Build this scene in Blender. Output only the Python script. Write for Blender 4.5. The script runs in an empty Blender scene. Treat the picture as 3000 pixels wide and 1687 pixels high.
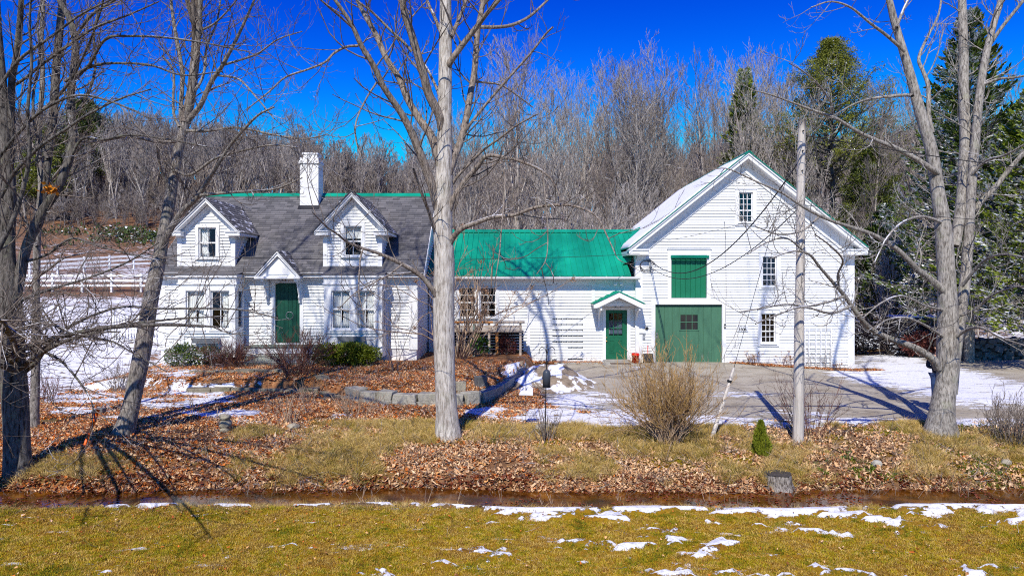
import bpy, math, random
import numpy as np
from mathutils import Vector, Matrix

random.seed(7)
RNG = np.random.default_rng(11)
SC = bpy.context.scene
COL = SC.collection

# ------------------------------------------------------------------ camera
H = 3.2            # eye height above the drive, metres
F = 1717.0         # focal length in pixels of the 2576 px wide photograph
CU, HV = 1288.0, 712.0
cam_d = bpy.data.cameras.new("camera")
cam_d.lens = 24.0
cam_d.sensor_width = 36.0
cam_d.shift_y = -12.5 / 2576.0
cam_d.clip_start = 0.1
cam_d.clip_end = 3000.0
cam = bpy.data.objects.new("camera", cam_d)
cam.location = (0, 0, H)
cam.rotation_euler = (math.radians(90), 0, 0)
COL.objects.link(cam)
SC.camera = cam

# ------------------------------------------------------------------ sky, sun, exposure
SUN_EL, SUN_AZ = math.radians(45), math.radians(12)   # shadows run away from the camera, 12 degrees to the right
world = bpy.data.worlds.new("World")
SC.world = world
world.use_nodes = True
wn = world.node_tree
wn.nodes.clear()
sky = wn.nodes.new("ShaderNodeTexSky")
sky.sky_type = 'NISHITA'
sky.sun_disc = False
sky.sun_elevation = SUN_EL
sky.sun_rotation = math.radians(180) + SUN_AZ
sky.altitude = 400
sky.air_density = 1.0
sky.dust_density = 0.0
sky.ozone_density = 3.0
# the camera's vivid colour rendering of a clear winter sky: one response curve per channel for the whole sky
sep = wn.nodes.new("ShaderNodeSeparateColor"); comb = wn.nodes.new("ShaderNodeCombineColor")
wn.links.new(sky.outputs[0], sep.inputs[0])
for ch, (gain, power, top) in enumerate(((0.10, 4.0, 0.30), (0.190, 3.2, 0.55), (0.188, 1.35, 1.05))):
    m1 = wn.nodes.new("ShaderNodeMath"); m1.operation = 'MULTIPLY'; m1.inputs[1].default_value = gain
    m2 = wn.nodes.new("ShaderNodeMath"); m2.operation = 'POWER'; m2.inputs[1].default_value = power
    m3 = wn.nodes.new("ShaderNodeMath"); m3.operation = 'MINIMUM'; m3.inputs[1].default_value = top
    m4 = wn.nodes.new("ShaderNodeMath"); m4.operation = 'MULTIPLY'; m4.inputs[1].default_value = 1 / 0.12
    wn.links.new(sep.outputs[ch], m1.inputs[0]); wn.links.new(m1.outputs[0], m2.inputs[0]); wn.links.new(m2.outputs[0], m3.inputs[0]); wn.links.new(m3.outputs[0], m4.inputs[0])
    wn.links.new(m4.outputs[0], comb.inputs[ch])
bg = wn.nodes.new("ShaderNodeBackground")
bg.inputs['Strength'].default_value = 0.12
wo = wn.nodes.new("ShaderNodeOutputWorld")
wn.links.new(comb.outputs[0], bg.inputs['Color'])
wn.links.new(bg.outputs[0], wo.inputs['Surface'])

sun_d = bpy.data.lights.new("sun", 'SUN')
sun_d.energy = 4.9
sun_d.angle = math.radians(0.5)
sun_d.color = (1.0, 0.94, 0.83)
sun = bpy.data.objects.new("sun", sun_d)
d = Vector((math.sin(SUN_AZ) * math.cos(SUN_EL), math.cos(SUN_AZ) * math.cos(SUN_EL), -math.sin(SUN_EL)))
sun.rotation_euler = d.to_track_quat('-Z', 'Y').to_euler()
sun.location = (-6, -30, 30)
COL.objects.link(sun)

SC.view_settings.view_transform = 'Standard'
SC.view_settings.look = 'None'
SC.view_settings.gamma = 1.0
SC.view_settings.exposure = 0.08
SC.view_settings.use_curve_mapping = False
SC.cycles.use_denoising = False
SC.cycles.filter_width = 1.1
SC.cycles.max_bounces = 6
SC.cycles.transparent_max_bounces = 12
SC.cycles.caustics_reflective = False
SC.cycles.caustics_refractive = False

# ------------------------------------------------------------------ measuring helpers
def W(u, v, Y):
    """a point of the place from its bearing (pixel of the photograph) and its measured distance"""
    return ((u - CU) / F * Y, Y, H - (v - HV) / F * Y)

def smooth(a, b, t):
    t = np.clip((np.asarray(t, float) - a) / (b - a), 0, 1)
    return t * t * (3 - 2 * t)

_T = np.random.default_rng(5).random((256, 256))
def vnoise(x, y):
    xi = np.floor(x).astype(int); yi = np.floor(y).astype(int)
    fx = x - xi; fy = y - yi
    fx = fx * fx * (3 - 2 * fx); fy = fy * fy * (3 - 2 * fy)
    a = _T[xi % 256, yi % 256]; b = _T[(xi + 1) % 256, yi % 256]
    c = _T[xi % 256, (yi + 1) % 256]; e = _T[(xi + 1) % 256, (yi + 1) % 256]
    return (a * (1 - fx) + b * fx) * (1 - fy) + (c * (1 - fx) + e * fx) * fy
def fbm(x, y, s=1.0, o=4):
    x = np.asarray(x, float) * s; y = np.asarray(y, float) * s
    r = 0; a = 0.5; t = 0
    for i in range(o):
        r = r + a * vnoise(x + 17.3 * i, y - 9.1 * i); t += a
        a *= 0.5; x = x * 2.03; y = y * 2.03
    return r / t          # 0..1

WALLX = [-40, -11, -9.6, -7.0, -5.6, -5.2, -4.3, -3.9, -2.2, -0.9, -0.3, 0.1, 0.44, 0.9]
WALLY = [20.6, 20.4, 20.1, 20.1, 20.0, 19.4, 18.6, 18.35, 17.85, 18.1, 20.0, 22.0, 23.6, 25.6]
def ground(x, y):
    x = np.asarray(x, float); y = np.asarray(y, float)
    z = np.interp(y + 0.10 * np.sin(x * 0.55) + 0.06 * np.sin(x * 1.7 + 1), [-60, 9.3, 9.9, 10.15, 10.9, 11.9, 12.3, 13.2, 14.0, 15.0], [-0.1, -0.1, -0.08, -0.14, -0.56, -0.58, -0.34, -0.12, -0.02, 0.0])
    z = z + 0.05 * (fbm(x, y, 0.9) - 0.5) * smooth(12, 13, y) * (1 - smooth(15, 18, y) * smooth(0, 2, x))
    z = z + 0.03 * (fbm(x, y, 0.7) - 0.5)
    # raised garden in front of the house, behind the stone kerbs
    yw = np.interp(x, WALLX, WALLY)
    inside = smooth(0.0, 0.12, y - yw) * (1 - smooth(0.45, 0.9, x)) * smooth(-13.6, -11.5, x)
    z = z + inside * np.interp(y, [17, 19, 24, 30], [0.26, 0.30, 0.42, 0.42]) * (1 - smooth(30, 33, y))
    # land falls a little towards the far corner of the barn
    z = z - 0.30 * smooth(8, 14, x) * smooth(18, 27, y)
    # pasture rising on the left, wooded hill behind everything
    left = 1 - smooth(-14, -6, x - (y - 26) * 0.0)
    past = np.interp(y, [23, 30, 49, 58, 76, 90, 100, 110, 140, 180, 230, 400], [0, 0.5, 2.5, 3.9, 5.7, 9.3, 12.2, 14.0, 21.0, 31.0, 36.0, 20.0])
    amp = np.interp(x / np.maximum(y, 20), [-0.9, -0.62, -0.40, -0.24, -0.1, 0.1, 0.5, 0.9], [1.15, 1.12, 0.93, 0.72, 0.66, 0.72, 0.9, 1.1])
    back = smooth(36, 70, y)
    wgt = np.maximum(left * (x < 30), back)
    z = z + past * amp ** smooth(60, 150, y) * wgt
    z = z + 0.8 * (fbm(x, y, 0.06) - 0.5) * smooth(38, 80, y)
    return z
def gz(x, y): return float(ground(x, y))
def G(u, v, guess=0.0):
    """where the sight line through a pixel of the photograph meets the ground"""
    z = guess
    for _ in range(12):
        Y = (H - z) * F / (v - HV); x = (u - CU) / F * Y
        z = 0.5 * z + 0.5 * gz(x, Y)
    return (x, Y, gz(x, Y))

# ------------------------------------------------------------------ materials
MATS = {}
class NT:
    def __init__(s, name):
        s.m = bpy.data.materials.new(name); s.m.use_nodes = True
        s.t = s.m.node_tree; s.t.nodes.clear()
        s.out = s.n('ShaderNodeOutputMaterial')
    def n(s, ty, **kw):
        nd = s.t.nodes.new(ty)
        for k, v in kw.items(): setattr(nd, k, v)
        return nd
    def l(s, a, b): s.t.links.new(a, b)
    def pos(s, scale=(1, 1, 1)):
        g = s.n('ShaderNodeNewGeometry'); mp = s.n('ShaderNodeMapping'); mp.inputs['Scale'].default_value = scale
        s.l(g.outputs['Position'], mp.inputs['Vector']); return mp.outputs[0]
    def noise(s, vec, scale, detail=4, rough=0.55):
        nd = s.n('ShaderNodeTexNoise'); nd.inputs['Scale'].default_value = scale
        nd.inputs['Detail'].default_value = detail; nd.inputs['Roughness'].default_value = rough
        s.l(vec, nd.inputs['Vector']); return nd.outputs['Fac']
    def ramp(s, fac, stops, interp='LINEAR'):
        r = s.n('ShaderNodeValToRGB'); r.color_ramp.interpolation = interp
        el = r.color_ramp.elements
        while len(el) > 1: el.remove(el[-1])
        el[0].position = stops[0][0]; c = stops[0][1]; el[0].color = (*c, 1) if len(c) == 3 else c
        for p, c in stops[1:]:
            e = el.new(p); e.color = (*c, 1)
        s.l(fac, r.inputs[0]); return r.outputs[0]
    def math(s, op, a, b=None, clamp=False):
        nd = s.n('ShaderNodeMath', operation=op); nd.use_clamp = clamp
        for i, v in enumerate((a, b)):
            if v is None: continue
            if isinstance(v, (int, float)): nd.inputs[i].default_value = v
            else: s.l(v, nd.inputs[i])
        return nd.outputs[0]
    def mix(s, fac, a, b):
        nd = s.n('ShaderNodeMix', data_type='RGBA')
        for sk, v in ((nd.inputs[0], fac), (nd.inputs[6], a), (nd.inputs[7], b)):
            if isinstance(v, (int, float)): sk.default_value = v
            elif isinstance(v, tuple): sk.default_value = (*v, 1)
            else: s.l(v, sk)
        return nd.outputs[2]
    def step(s, val, lo, hi):
        nd = s.n('ShaderNodeMapRange'); nd.interpolation_type = 'SMOOTHSTEP'
        nd.inputs[1].default_value = lo; nd.inputs[2].default_value = hi
        s.l(val, nd.inputs[0]); return nd.outputs[0]
    def attr(s, name):
        a = s.n('ShaderNodeAttribute', attribute_name=name); return a.outputs['Fac']
    def bump(s, h, strength, dist=0.02):
        b = s.n('ShaderNodeBump'); b.inputs['Strength'].default_value = strength; b.inputs['Distance'].default_value = dist
        s.l(h, b.inputs['Height']); return b.outputs[0]
    def bsdf(s, color, rough=0.6, spec=0.3, metallic=0.0, normal=None, **kw):
        p = s.n('ShaderNodeBsdfPrincipled')
        if isinstance(color, tuple): p.inputs['Base Color'].default_value = (*color, 1)
        else: s.l(color, p.inputs['Base Color'])
        if isinstance(rough, (int, float)): p.inputs['Roughness'].default_value = rough
        else: s.l(rough, p.inputs['Roughness'])
        p.inputs['Specular IOR Level'].default_value = spec
        p.inputs['Metallic'].default_value = metallic
        if normal is not None: s.l(normal, p.inputs['Normal'])
        for k, v in kw.items(): p.inputs[k].default_value = v
        s.l(p.outputs[0], s.out.inputs['Surface']); return p
def rnd(t):
    return t.n('ShaderNodeObjectInfo').outputs['Random']

def paint(name, col, var=0.12, scale=3.0, rough=0.5, bump=0.15, bscale=40, spec=0.3, stretch=(1, 1, 1), objvar=0.0, dirt=None, metallic=0.0):
    t = NT(name)
    p = t.pos(stretch)
    n1 = t.noise(p, scale, 5); n2 = t.noise(p, bscale, 3)
    lo = tuple(c * (1 - var) for c in col); hi = tuple(min(c * (1 + var * 0.6), 0.9) for c in col)
    c = t.ramp(n1, [(0.3, lo), (0.7, hi)])
    if objvar:
        c = t.mix(t.math('MULTIPLY', rnd(t), objvar), c, tuple(x * 0.45 for x in col))
    if dirt:
        n3 = t.noise(t.pos((1, 1, 0.35)), 2.3, 7, 0.7)
        c = t.mix(t.math('MULTIPLY', t.step(n3, 0.55, 0.78), dirt[1]), c, dirt[0])
    t.bsdf(c, rough, spec, metallic, t.bump(n2, bump, 0.01))
    return t.m

M = {}
M['white'] = paint('white_paint', (0.80, 0.80, 0.79), 0.05, 2.0, 0.45, 0.12, dirt=((0.52, 0.50, 0.45), 0.25))
M['clap'] = paint('clapboard_paint', (0.80, 0.80, 0.785), 0.06, 1.2, 0.5, 0.15, objvar=0.09, dirt=((0.5, 0.48, 0.43), 0.35))
M['green'] = paint('green_door_paint', (0.012, 0.12, 0.06), 0.15, 5, 0.35, 0.1)
M['green_old'] = paint('weathered_green_paint', (0.060, 0.165, 0.098), 0.16, 3, 0.6, 0.2, stretch=(3, 3, 0.5), objvar=0.12)
M['green_dark'] = paint('dark_green_paint', (0.010, 0.060, 0.040), 0.2, 5, 0.5, 0.2, objvar=0.2)
M['metal'] = paint('green_metal_roofing', (0.006, 0.31, 0.19), 0.38, 1.1, 0.36, 0.05, 8, 0.4, stretch=(1, 0.4, 0.4), objvar=0.30, dirt=((0.02, 0.13, 0.09), .5))
M['loft'] = paint('green_corrugated_door', (0.010, 0.17, 0.085), 0.12, 2, 0.45, 0.05, objvar=0.08)
M['dark'] = paint('dark_void', (0.015, 0.015, 0.016), 0.2, 3, 0.8, 0.1)
M['black'] = paint('black_metal', (0.02, 0.02, 0.022), 0.2, 8, 0.45, 0.1)
M['grey_metal'] = paint('grey_metal', (0.30, 0.31, 0.33), 0.15, 8, 0.35, 0.1, metallic=0.3)
M['concrete'] = paint('concrete', (0.36, 0.34, 0.30), 0.25, 3, 0.85, 0.5, 60, dirt=((0.16, 0.16, 0.12), 0.6))
M['red'] = paint('red_plastic', (0.75, 0.015, 0.008), 0.06, 4, 0.3, 0.02)
M['orange'] = paint('orange_plastic', (0.95, 0.13, 0.01), 0.06, 4, 0.4, 0.02)
M['mat'] = paint('doormat', (0.13, 0.085, 0.06), 0.3, 30, 0.95, 0.6, 90)
M['deck'] = paint('weathered_deck_wood', (0.46, 0.38, 0.31), 0.25, 4, 0.8, 0.4, 50, stretch=(0.6, 3, 3), objvar=0.3)
M['deck_orange'] = paint('fresh_orange_wood', (0.50, 0.21, 0.06), 0.25, 5, 0.75, 0.3, 50, stretch=(3, 3, 0.5), objvar=0.15)
M['pole'] = paint('weathered_pole_wood', (0.58, 0.53, 0.47), 0.34, 7, 0.85, 0.9, 26, stretch=(3, 3, 0.16), dirt=((0.22, 0.18, 0.15), 0.5))
M['stumpwood'] = paint('cut_stump_top', (0.075, 0.065, 0.055), 0.5, 20, 0.9, 0.6, 50)
M['curtain'] = paint('white_curtain', (0.82, 0.82, 0.80), 0.08, 4, 0.9, 0.05)
M['board'] = paint('sign_board', (0.72, 0.73, 0.74), 0.1, 12, 0.5, 0.1)
M['wire'] = paint('black_cable', (0.025, 0.025, 0.028), 0.1, 4, 0.6, 0.05)
M['bgroof'] = paint('grey_slate_roof', (0.16, 0.18, 0.22), 0.2, 2, 0.7, 0.2)

def mk_stone(name, a, b, moss=0.3):
    t = NT(name); p = t.pos()
    c = t.ramp(t.noise(p, 5, 6, 0.65), [(0.25, a), (0.75, b)])
    c = t.mix(t.math('MULTIPLY', rnd(t), 0.35), c, tuple(x * 0.6 for x in a))
    c = t.mix(t.math('MULTIPLY', t.step(t.noise(p, 3, 5), 0.52, 0.68), moss), c, (0.10, 0.105, 0.03))
    t.bsdf(c, 0.9, 0.2, normal=t.bump(t.noise(p, 18, 8, 0.7), 0.8, 0.03)); return t.m
M['stone'] = mk_stone('grey_wall_stone', (0.28, 0.265, 0.22), (0.55, 0.52, 0.44), .25)
M['stone_tan'] = mk_stone('tan_fieldstone', (0.32, 0.28, 0.20), (0.50, 0.45, 0.34), 0.1)
M['stone_dark'] = mk_stone('dark_fieldstone', (0.07, 0.07, 0.07), (0.24, 0.235, 0.23), 0.2)

def mk_snow(name='snow'):
    t = NT(name); p = t.pos()
    c = t.ramp(t.noise(p, 2.2, 6), [(0.3, (0.80, 0.82, 0.86)), (0.7, (0.88, 0.88, 0.89))])
    t.bsdf(c, 0.7, 0.25, normal=t.bump(t.noise(p, 9, 7, 0.65), 0.5, 0.04)); return t.m
M['snow'] = mk_snow()

def mk_bark(name, dark, light, snow=0.5, lichen=0.2, fine=26, bump=0.9, stretch=0.22):
    t = NT(name); p = t.pos((1, 1, stretch)); q = t.pos()
    n1 = t.noise(p, fine, 7, 0.7)
    c = t.ramp(n1, [(0.38, dark), (0.49, tuple(a * .45 + b * .55 for a, b in zip(dark, light))), (0.60, light)])
    c = t.mix(t.math('MULTIPLY', t.step(t.noise(q, 1.6, 5), 0.5, 0.7), 0.4), c, dark)
    c = t.mix(t.math('MULTIPLY', t.step(t.noise(q, 3.1, 6), 0.58, 0.66), lichen), c, (0.33, 0.34, 0.22))
    if snow:
        g = t.n('ShaderNodeNewGeometry'); sp = t.n('ShaderNodeSeparateXYZ'); t.l(g.outputs['Normal'], sp.inputs[0])
        k = t.math('MULTIPLY', t.step(sp.outputs[2], 0.62, 0.8), t.step(t.noise(q, 1.1, 4), 0.62 - 0.25 * snow, 0.68 - 0.25 * snow))
        c = t.mix(k, c, (0.85, 0.86, 0.9))
    t.bsdf(c, 0.85, 0.2, normal=t.bump(n1, bump, 0.025)); return t.m
M['bark_pale'] = mk_bark('pale_ash_bark', (0.23, 0.195, 0.16), (0.66, 0.61, 0.545), 0.3, 0.12, 26, 1.0, .16)
M['bark_limb'] = mk_bark('brown_grey_limb_bark', (0.09, 0.07, 0.055), (0.36, 0.30, 0.25), 0.35, 0.25, 26, 1.0)
M['bark_dead'] = mk_bark('bleached_limb_bark', (0.42, 0.33, 0.27), (0.6, 0.5, 0.43), 0, 0.0, 12, 0.3)
M['bark_maple'] = mk_bark('grey_maple_bark', (0.06, 0.05, 0.042), (0.37, 0.33, 0.29), 0.3, 0.2, 34, 1.0)
M['bark_dark'] = mk_bark('dark_furrowed_bark', (0.022, 0.019, 0.017), (0.21, 0.19, 0.17), 0.3, 0.3, 24, 1.5)
M['bark_grey'] = mk_bark('grey_lichened_bark', (0.11, 0.095, 0.08), (0.44, 0.405, 0.355), 0.4, 0.3, 30, 0.9)
M['bark_wood'] = mk_bark('grey_woodland_bark', (0.09, 0.070, 0.055), (0.56, 0.50, 0.44), 0.42, 0.05, 9, 0.4)
M['bark_wood2'] = mk_bark('brown_woodland_bark', (0.065, 0.050, 0.042), (0.40, 0.335, 0.295), 0.2, 0.05, 9, 0.4)
M['bark_far'] = mk_bark('far_woodland_bark', (0.10, 0.082, 0.075), (0.46, 0.41, 0.38), 0.3, 0.0, 3, 0.2)
M['twig_grey_dark'] = mk_bark('dark_grey_twigs', (0.06, 0.047, 0.04), (0.26, 0.215, 0.18), 0.3, 0, 12, 0.2)
M['twig_tan'] = mk_bark('tan_twigs', (0.22, 0.14, 0.09), (0.52, 0.38, 0.26), 0, 0, 12, 0.2)
M['twig_gold'] = mk_bark('golden_twigs', (0.26, 0.15, 0.06), (0.56, 0.36, 0.13), 0, 0, 12, 0.2)
M['twig_red'] = mk_bark('reddish_twigs', (0.09, 0.035, 0.025), (0.22, 0.10, 0.07), 0.35, 0, 12, 0.2)
M['twig_grey'] = mk_bark('grey_brown_twigs', (0.12, 0.09, 0.07), (0.34, 0.28, 0.23), 0.3, 0, 12, 0.2)

def mk_leaf(name, stops, rough=0.65, snow=0.0, big=7.0, spec=0.25):
    t = NT(name); q = t.pos()
    k = t.math('ADD', t.math('MULTIPLY', rnd(t), 0.5 if big > 3 else .42), t.math('MULTIPLY', t.noise(q, big, 5), 0.5 if big > 3 else 1.05))
    if big <= 3: k = t.math('SUBTRACT', k, .24)
    c = t.ramp(k, stops)
    if snow:
        g = t.n('ShaderNodeNewGeometry'); sp = t.n('ShaderNodeSeparateXYZ'); t.l(g.outputs['Normal'], sp.inputs[0])
        up = t.math('ABSOLUTE', sp.outputs[2])
        kk = t.math('MULTIPLY', t.step(up, 0.45, 0.75), t.step(t.noise(q, 1.3, 5), 0.6 - snow * 0.3, 0.66 - snow * 0.3))
        c = t.mix(kk, c, (0.84, 0.86, 0.9))
    t.bsdf(c, rough, spec); return t.m
M['leaf_warm'] = mk_leaf('rust_leaf_litter', [(0.0, (0.06, 0.016, 0.006)), (0.22, (0.34, 0.075, 0.014)), (0.38, (0.64, 0.20, 0.03)), (0.50, (0.16, 0.055, 0.02)), (0.58, (0.68, 0.36, 0.12)), (0.70, (0.80, 0.58, 0.38)), (0.82, (0.48, 0.16, 0.04)), (1.0, (0.78, 0.34, 0.03))])
M['leaf_pale'] = mk_leaf('pale_leaf_litter', [(0.0, (0.08, 0.035, 0.02)), (0.22, (0.42, 0.20, 0.09)), (0.40, (0.72, 0.46, 0.23)), (0.50, (0.18, 0.09, 0.05)), (0.60, (0.80, 0.58, 0.35)), (0.78, (0.60, 0.34, 0.17)), (1.0, (0.68, 0.28, 0.05))])
M['leaf_wet'] = mk_leaf('wet_leaf_litter', [(0.0, (0.06, 0.015, 0.008)), (0.5, (0.17, 0.045, 0.018)), (1.0, (0.28, 0.09, 0.03))], 0.35)
M['grass'] = mk_leaf('olive_lawn_grass', [(0.12, (0.04, 0.07, 0.004)), (0.30, (0.18, 0.19, 0.005)), (0.42, (0.46, 0.35, 0.008)), (0.52, (0.42, 0.21, 0.012)), (0.62, (0.64, 0.46, 0.12)), (0.74, (0.20, 0.10, 0.02)), (0.95, (0.45, 0.30, 0.04))], 0.7, big=1.6)
M['straw'] = mk_leaf('straw_tufts', [(0.15, (0.16, 0.17, 0.015)), (0.34, (0.42, 0.29, 0.06)), (0.5, (0.68, 0.50, 0.22)), (0.62, (0.50, 0.32, 0.07)), (0.75, (0.24, 0.20, 0.02)), (0.95, (0.66, 0.46, 0.16))], 0.75, big=2.2)
M['vinca'] = mk_leaf('green_ground_cover', [(0.1, (0.03, 0.06, 0.008)), (0.5, (0.10, 0.15, 0.012)), (1.0, (0.26, 0.26, 0.02))], 0.5)
M['spruce'] = mk_leaf('spruce_needles', [(0.1, (0.010, 0.027, 0.009)), (0.40, (0.045, 0.080, 0.010)), (0.66, (0.17, 0.215, 0.015))], 0.6, 0.42)
M['pine'] = mk_leaf('pine_needles', [(0.1, (0.010, 0.022, 0.006)), (0.42, (0.045, 0.068, 0.010)), (0.75, (0.19, 0.20, 0.022))], 0.6, 0.05)
M['yew'] = mk_leaf('yellow_green_yew', [(0.1, (0.03, 0.06, 0.006)), (0.4, (0.16, 0.19, 0.012)), (0.8, (0.48, 0.42, 0.03))], 0.55, 0.05)
M['yew_snow'] = mk_leaf('snowy_yew', [(0.1, (0.015, 0.04, 0.006)), (0.5, (0.07, 0.11, 0.012)), (0.9, (0.22, 0.24, 0.02))], 0.55, 0.75)
M['arbor'] = mk_leaf('arborvitae_green', [(0.1, (0.05, 0.09, 0.008)), (0.5, (0.17, 0.20, 0.015)), (0.9, (0.36, 0.33, 0.03))], 0.55)
M['hedge'] = mk_leaf('dark_hedge_leaves', [(0.1, (0.01, 0.008, 0.012)), (0.6, (0.03, 0.02, 0.025)), (0.9, (0.07, 0.03, 0.03))], 0.6, 0.5)
M['redleaf'] = mk_leaf('burgundy_leaves', [(0.1, (0.05, 0.012, 0.012)), (0.6, (0.14, 0.04, 0.035)), (0.95, (0.30, 0.10, 0.07))], 0.5)
M['rhodo'] = mk_leaf('rhododendron_leaves', [(0.1, (0.02, 0.06, 0.01)), (0.6, (0.10, 0.20, 0.02)), (0.95, (0.30, 0.42, 0.03))], 0.4)
M['orange_leaf'] = mk_leaf('orange_dead_leaves', [(0.1, (0.35, 0.10, 0.01)), (0.9, (0.75, 0.30, 0.02))], 0.5)
M['flower'] = mk_leaf('dried_flower_heads', [(0.1, (0.20, 0.08, 0.04)), (0.9, (0.55, 0.36, 0.20))], 0.8)
M['brush'] = mk_leaf('green_brush', [(0.1, (0.02, 0.04, 0.01)), (0.5, (0.07, 0.10, 0.02)), (0.9, (0.2, 0.22, 0.05))], 0.7, 0.3)

def mk_shingle(name='asphalt_shingles', snow=0.0):
    t = NT(name); q = t.pos()
    isl = t.n('ShaderNodeNewGeometry').outputs['Random Per Island']
    c = t.ramp(isl, [(0.0, (0.10, 0.098, 0.102)), (0.5, (0.155, 0.150, 0.152)), (1.0, (0.22, 0.21, 0.21))])
    c = t.mix(t.math('MULTIPLY', t.noise(q, 130, 2), 0.5), c, (0.05, 0.05, 0.052))
    c = t.mix(t.math('MULTIPLY', t.step(t.noise(t.pos((1.5, 0.5, 0.5)), 1.2, 5), 0.5, 0.75), 0.35), c, (0.06, 0.06, 0.05))
    if snow:
        c = t.mix(t.step(t.noise(t.pos((1.0, 1.0, 2.2)), 2.6, 7, 0.75), 0.56 - snow, 0.585 - snow), c, (0.86, 0.87, 0.9))
    t.bsdf(c, 0.9, 0.2, normal=t.bump(t.noise(q, 90, 3), 0.4, 0.01)); return t.m
M['shingle'] = mk_shingle()
M['shingle_snow'] = mk_shingle('snowy_shingles', -0.005)

def mk_glass(name='window_glass', tint=(0.97, 0.98, 0.98), refl=0.0):
    t = NT(name); fr = t.n('ShaderNodeFresnel'); fr.inputs[0].default_value = 1.5
    f = t.math('ADD', t.math('MULTIPLY', fr.outputs[0], 1.3), refl, True)
    gl = t.n('ShaderNodeBsdfGlossy'); gl.inputs['Roughness'].default_value = 0.02
    nz = t.noise(t.pos(), 1.4, 2); b = t.bump(nz, 0.25, 0.05); t.l(b, gl.inputs['Normal'])
    gm = t.n('ShaderNodeNewGeometry'); f = t.math('MULTIPLY', f, t.math('SUBTRACT', 1.0, gm.outputs['Backfacing']))
    tr = t.n('ShaderNodeBsdfTransparent'); tr.inputs[0].default_value = (*tint, 1)
    mx = t.n('ShaderNodeMixShader'); t.l(f, mx.inputs[0]); t.l(tr.outputs[0], mx.inputs[1]); t.l(gl.outputs[0], mx.inputs[2])
    t.l(mx.outputs[0], t.out.inputs['Surface']); return t.m
M['glass'] = mk_glass()
M['glass_b'] = mk_glass('old_wavy_glass', (0.55, 0.6, 0.66), 0.02)

def mk_ground():
    t = NT('ground_cover'); q = t.pos()
    snow = t.attr('snow'); drive = t.attr('drive'); leaf = t.attr('leaf'); lawn = t.attr('lawn'); road = t.attr('field')
    nb = t.noise(q, 1.1, 6, 0.6); nf = t.noise(q, 34, 5, 0.7); nm = t.noise(q, 6, 6, 0.65)
    lawn_c = t.ramp(t.math('ADD', t.math('MULTIPLY', nb, 0.6), t.math('MULTIPLY', nf, 0.4)), [(0.3, (0.03, 0.035, 0.004)), (0.42, (0.15, 0.12, 0.006)), (0.5, (0.32, 0.18, 0.008)), (0.6, (0.16, 0.065, 0.012)), (0.75, (0.22, 0.14, 0.02))])
    soil_c = t.ramp(t.math('ADD', t.math('MULTIPLY', nm, 0.5), t.math('MULTIPLY', nf, 0.5)), [(0.3, (0.05, 0.032, 0.02)), (0.55, (0.16, 0.095, 0.05)), (0.75, (0.26, 0.17, 0.09))])
    leaf_c = t.ramp(t.math('ADD', t.math('MULTIPLY', nm, 0.35), t.math('MULTIPLY', nf, 0.65)), [(0.3, (0.10, 0.035, 0.014)), (0.5, (0.34, 0.13, 0.045)), (0.66, (0.58, 0.33, 0.16))])
    field_c = t.ramp(t.math('ADD', t.math('MULTIPLY', nb, 0.5), t.math('MULTIPLY', nm, 0.5)), [(0.3, (0.05, 0.035, 0.022)), (0.5, (0.17, 0.10, 0.06)), (0.62, (0.30, 0.13, 0.06)), (0.75, (0.22, 0.15, 0.10))])
    gravel_c = t.ramp(t.math('ADD', t.math('MULTIPLY', nb, 0.7), t.math('MULTIPLY', nf, 0.3)), [(0.3, (0.19, 0.155, 0.11)), (0.45, (0.36, 0.315, 0.24)), (0.58, (0.44, 0.40, 0.32)), (0.75, (0.30, 0.26, 0.19))])
    crack = t.n('ShaderNodeTexVoronoi'); crack.feature = 'DISTANCE_TO_EDGE'; crack.inputs['Scale'].default_value = 0.8
    wv = t.n('ShaderNodeVectorMath', operation='ADD'); t.l(q, wv.inputs[0])
    nn = t.n('ShaderNodeTexNoise'); nn.inputs['Scale'].default_value = 1.5; t.l(q, nn.inputs['Vector']); t.l(nn.outputs['Color'], wv.inputs[1]); t.l(wv.outputs[0], crack.inputs['Vector'])
    gravel_c = t.mix(t.math('MULTIPLY', t.math('SUBTRACT', 1.0, t.step(crack.outputs['Distance'], 0.0, 0.02)), 0.45), gravel_c, (0.09, 0.08, 0.065))
    c = t.mix(leaf, soil_c, leaf_c)
    c = t.mix(road, c, field_c)
    c = t.mix(lawn, c, lawn_c)
    c = t.mix(t.step(t.math('ADD', drive, t.math('MULTIPLY', t.math('SUBTRACT', nm, 0.5), 0.5)), 0.42, 0.58), c, gravel_c)
    fine = t.math('ADD', t.math('MULTIPLY', t.math('SUBTRACT', t.noise(q, 9, 8, 0.75), 0.5), 1.2), t.math('MULTIPLY', t.math('SUBTRACT', t.noise(t.pos((.6, 1.7, 1)), 2.6, 7, 0.72), 0.5), 2.7))
    s = t.step(t.math('ADD', snow, fine), -0.03, 0.07)
    sc_ = t.ramp(t.noise(q, 14, 7, .7), [(.32, (.55, .56, .60)), (.5, (.80, .81, .84)), (.65, (.88, .885, .90))])
    c = t.mix(s, c, sc_)
    h = t.math('ADD', t.math('MULTIPLY', nf, 0.6), t.math('MULTIPLY', s, 0.8))
    t.bsdf(c, 0.9, 0.15, normal=t.bump(h, 0.7, 0.03)); return t.m
M['ground'] = mk_ground()

def mk_water():
    t = NT('ditch_water'); q = t.pos()
    c = t.ramp(t.noise(q, 2.5, 6, 0.65), [(0.3, (0.02, 0.008, 0.002)), (0.5, (0.10, 0.032, 0.003)), (0.68, (0.26, 0.10, 0.010))])
    t.bsdf(c, 0.09, 0.5, normal=t.bump(t.noise(q, 6, 4), 0.12, 0.02)); return t.m
M['water'] = mk_water()

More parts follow.
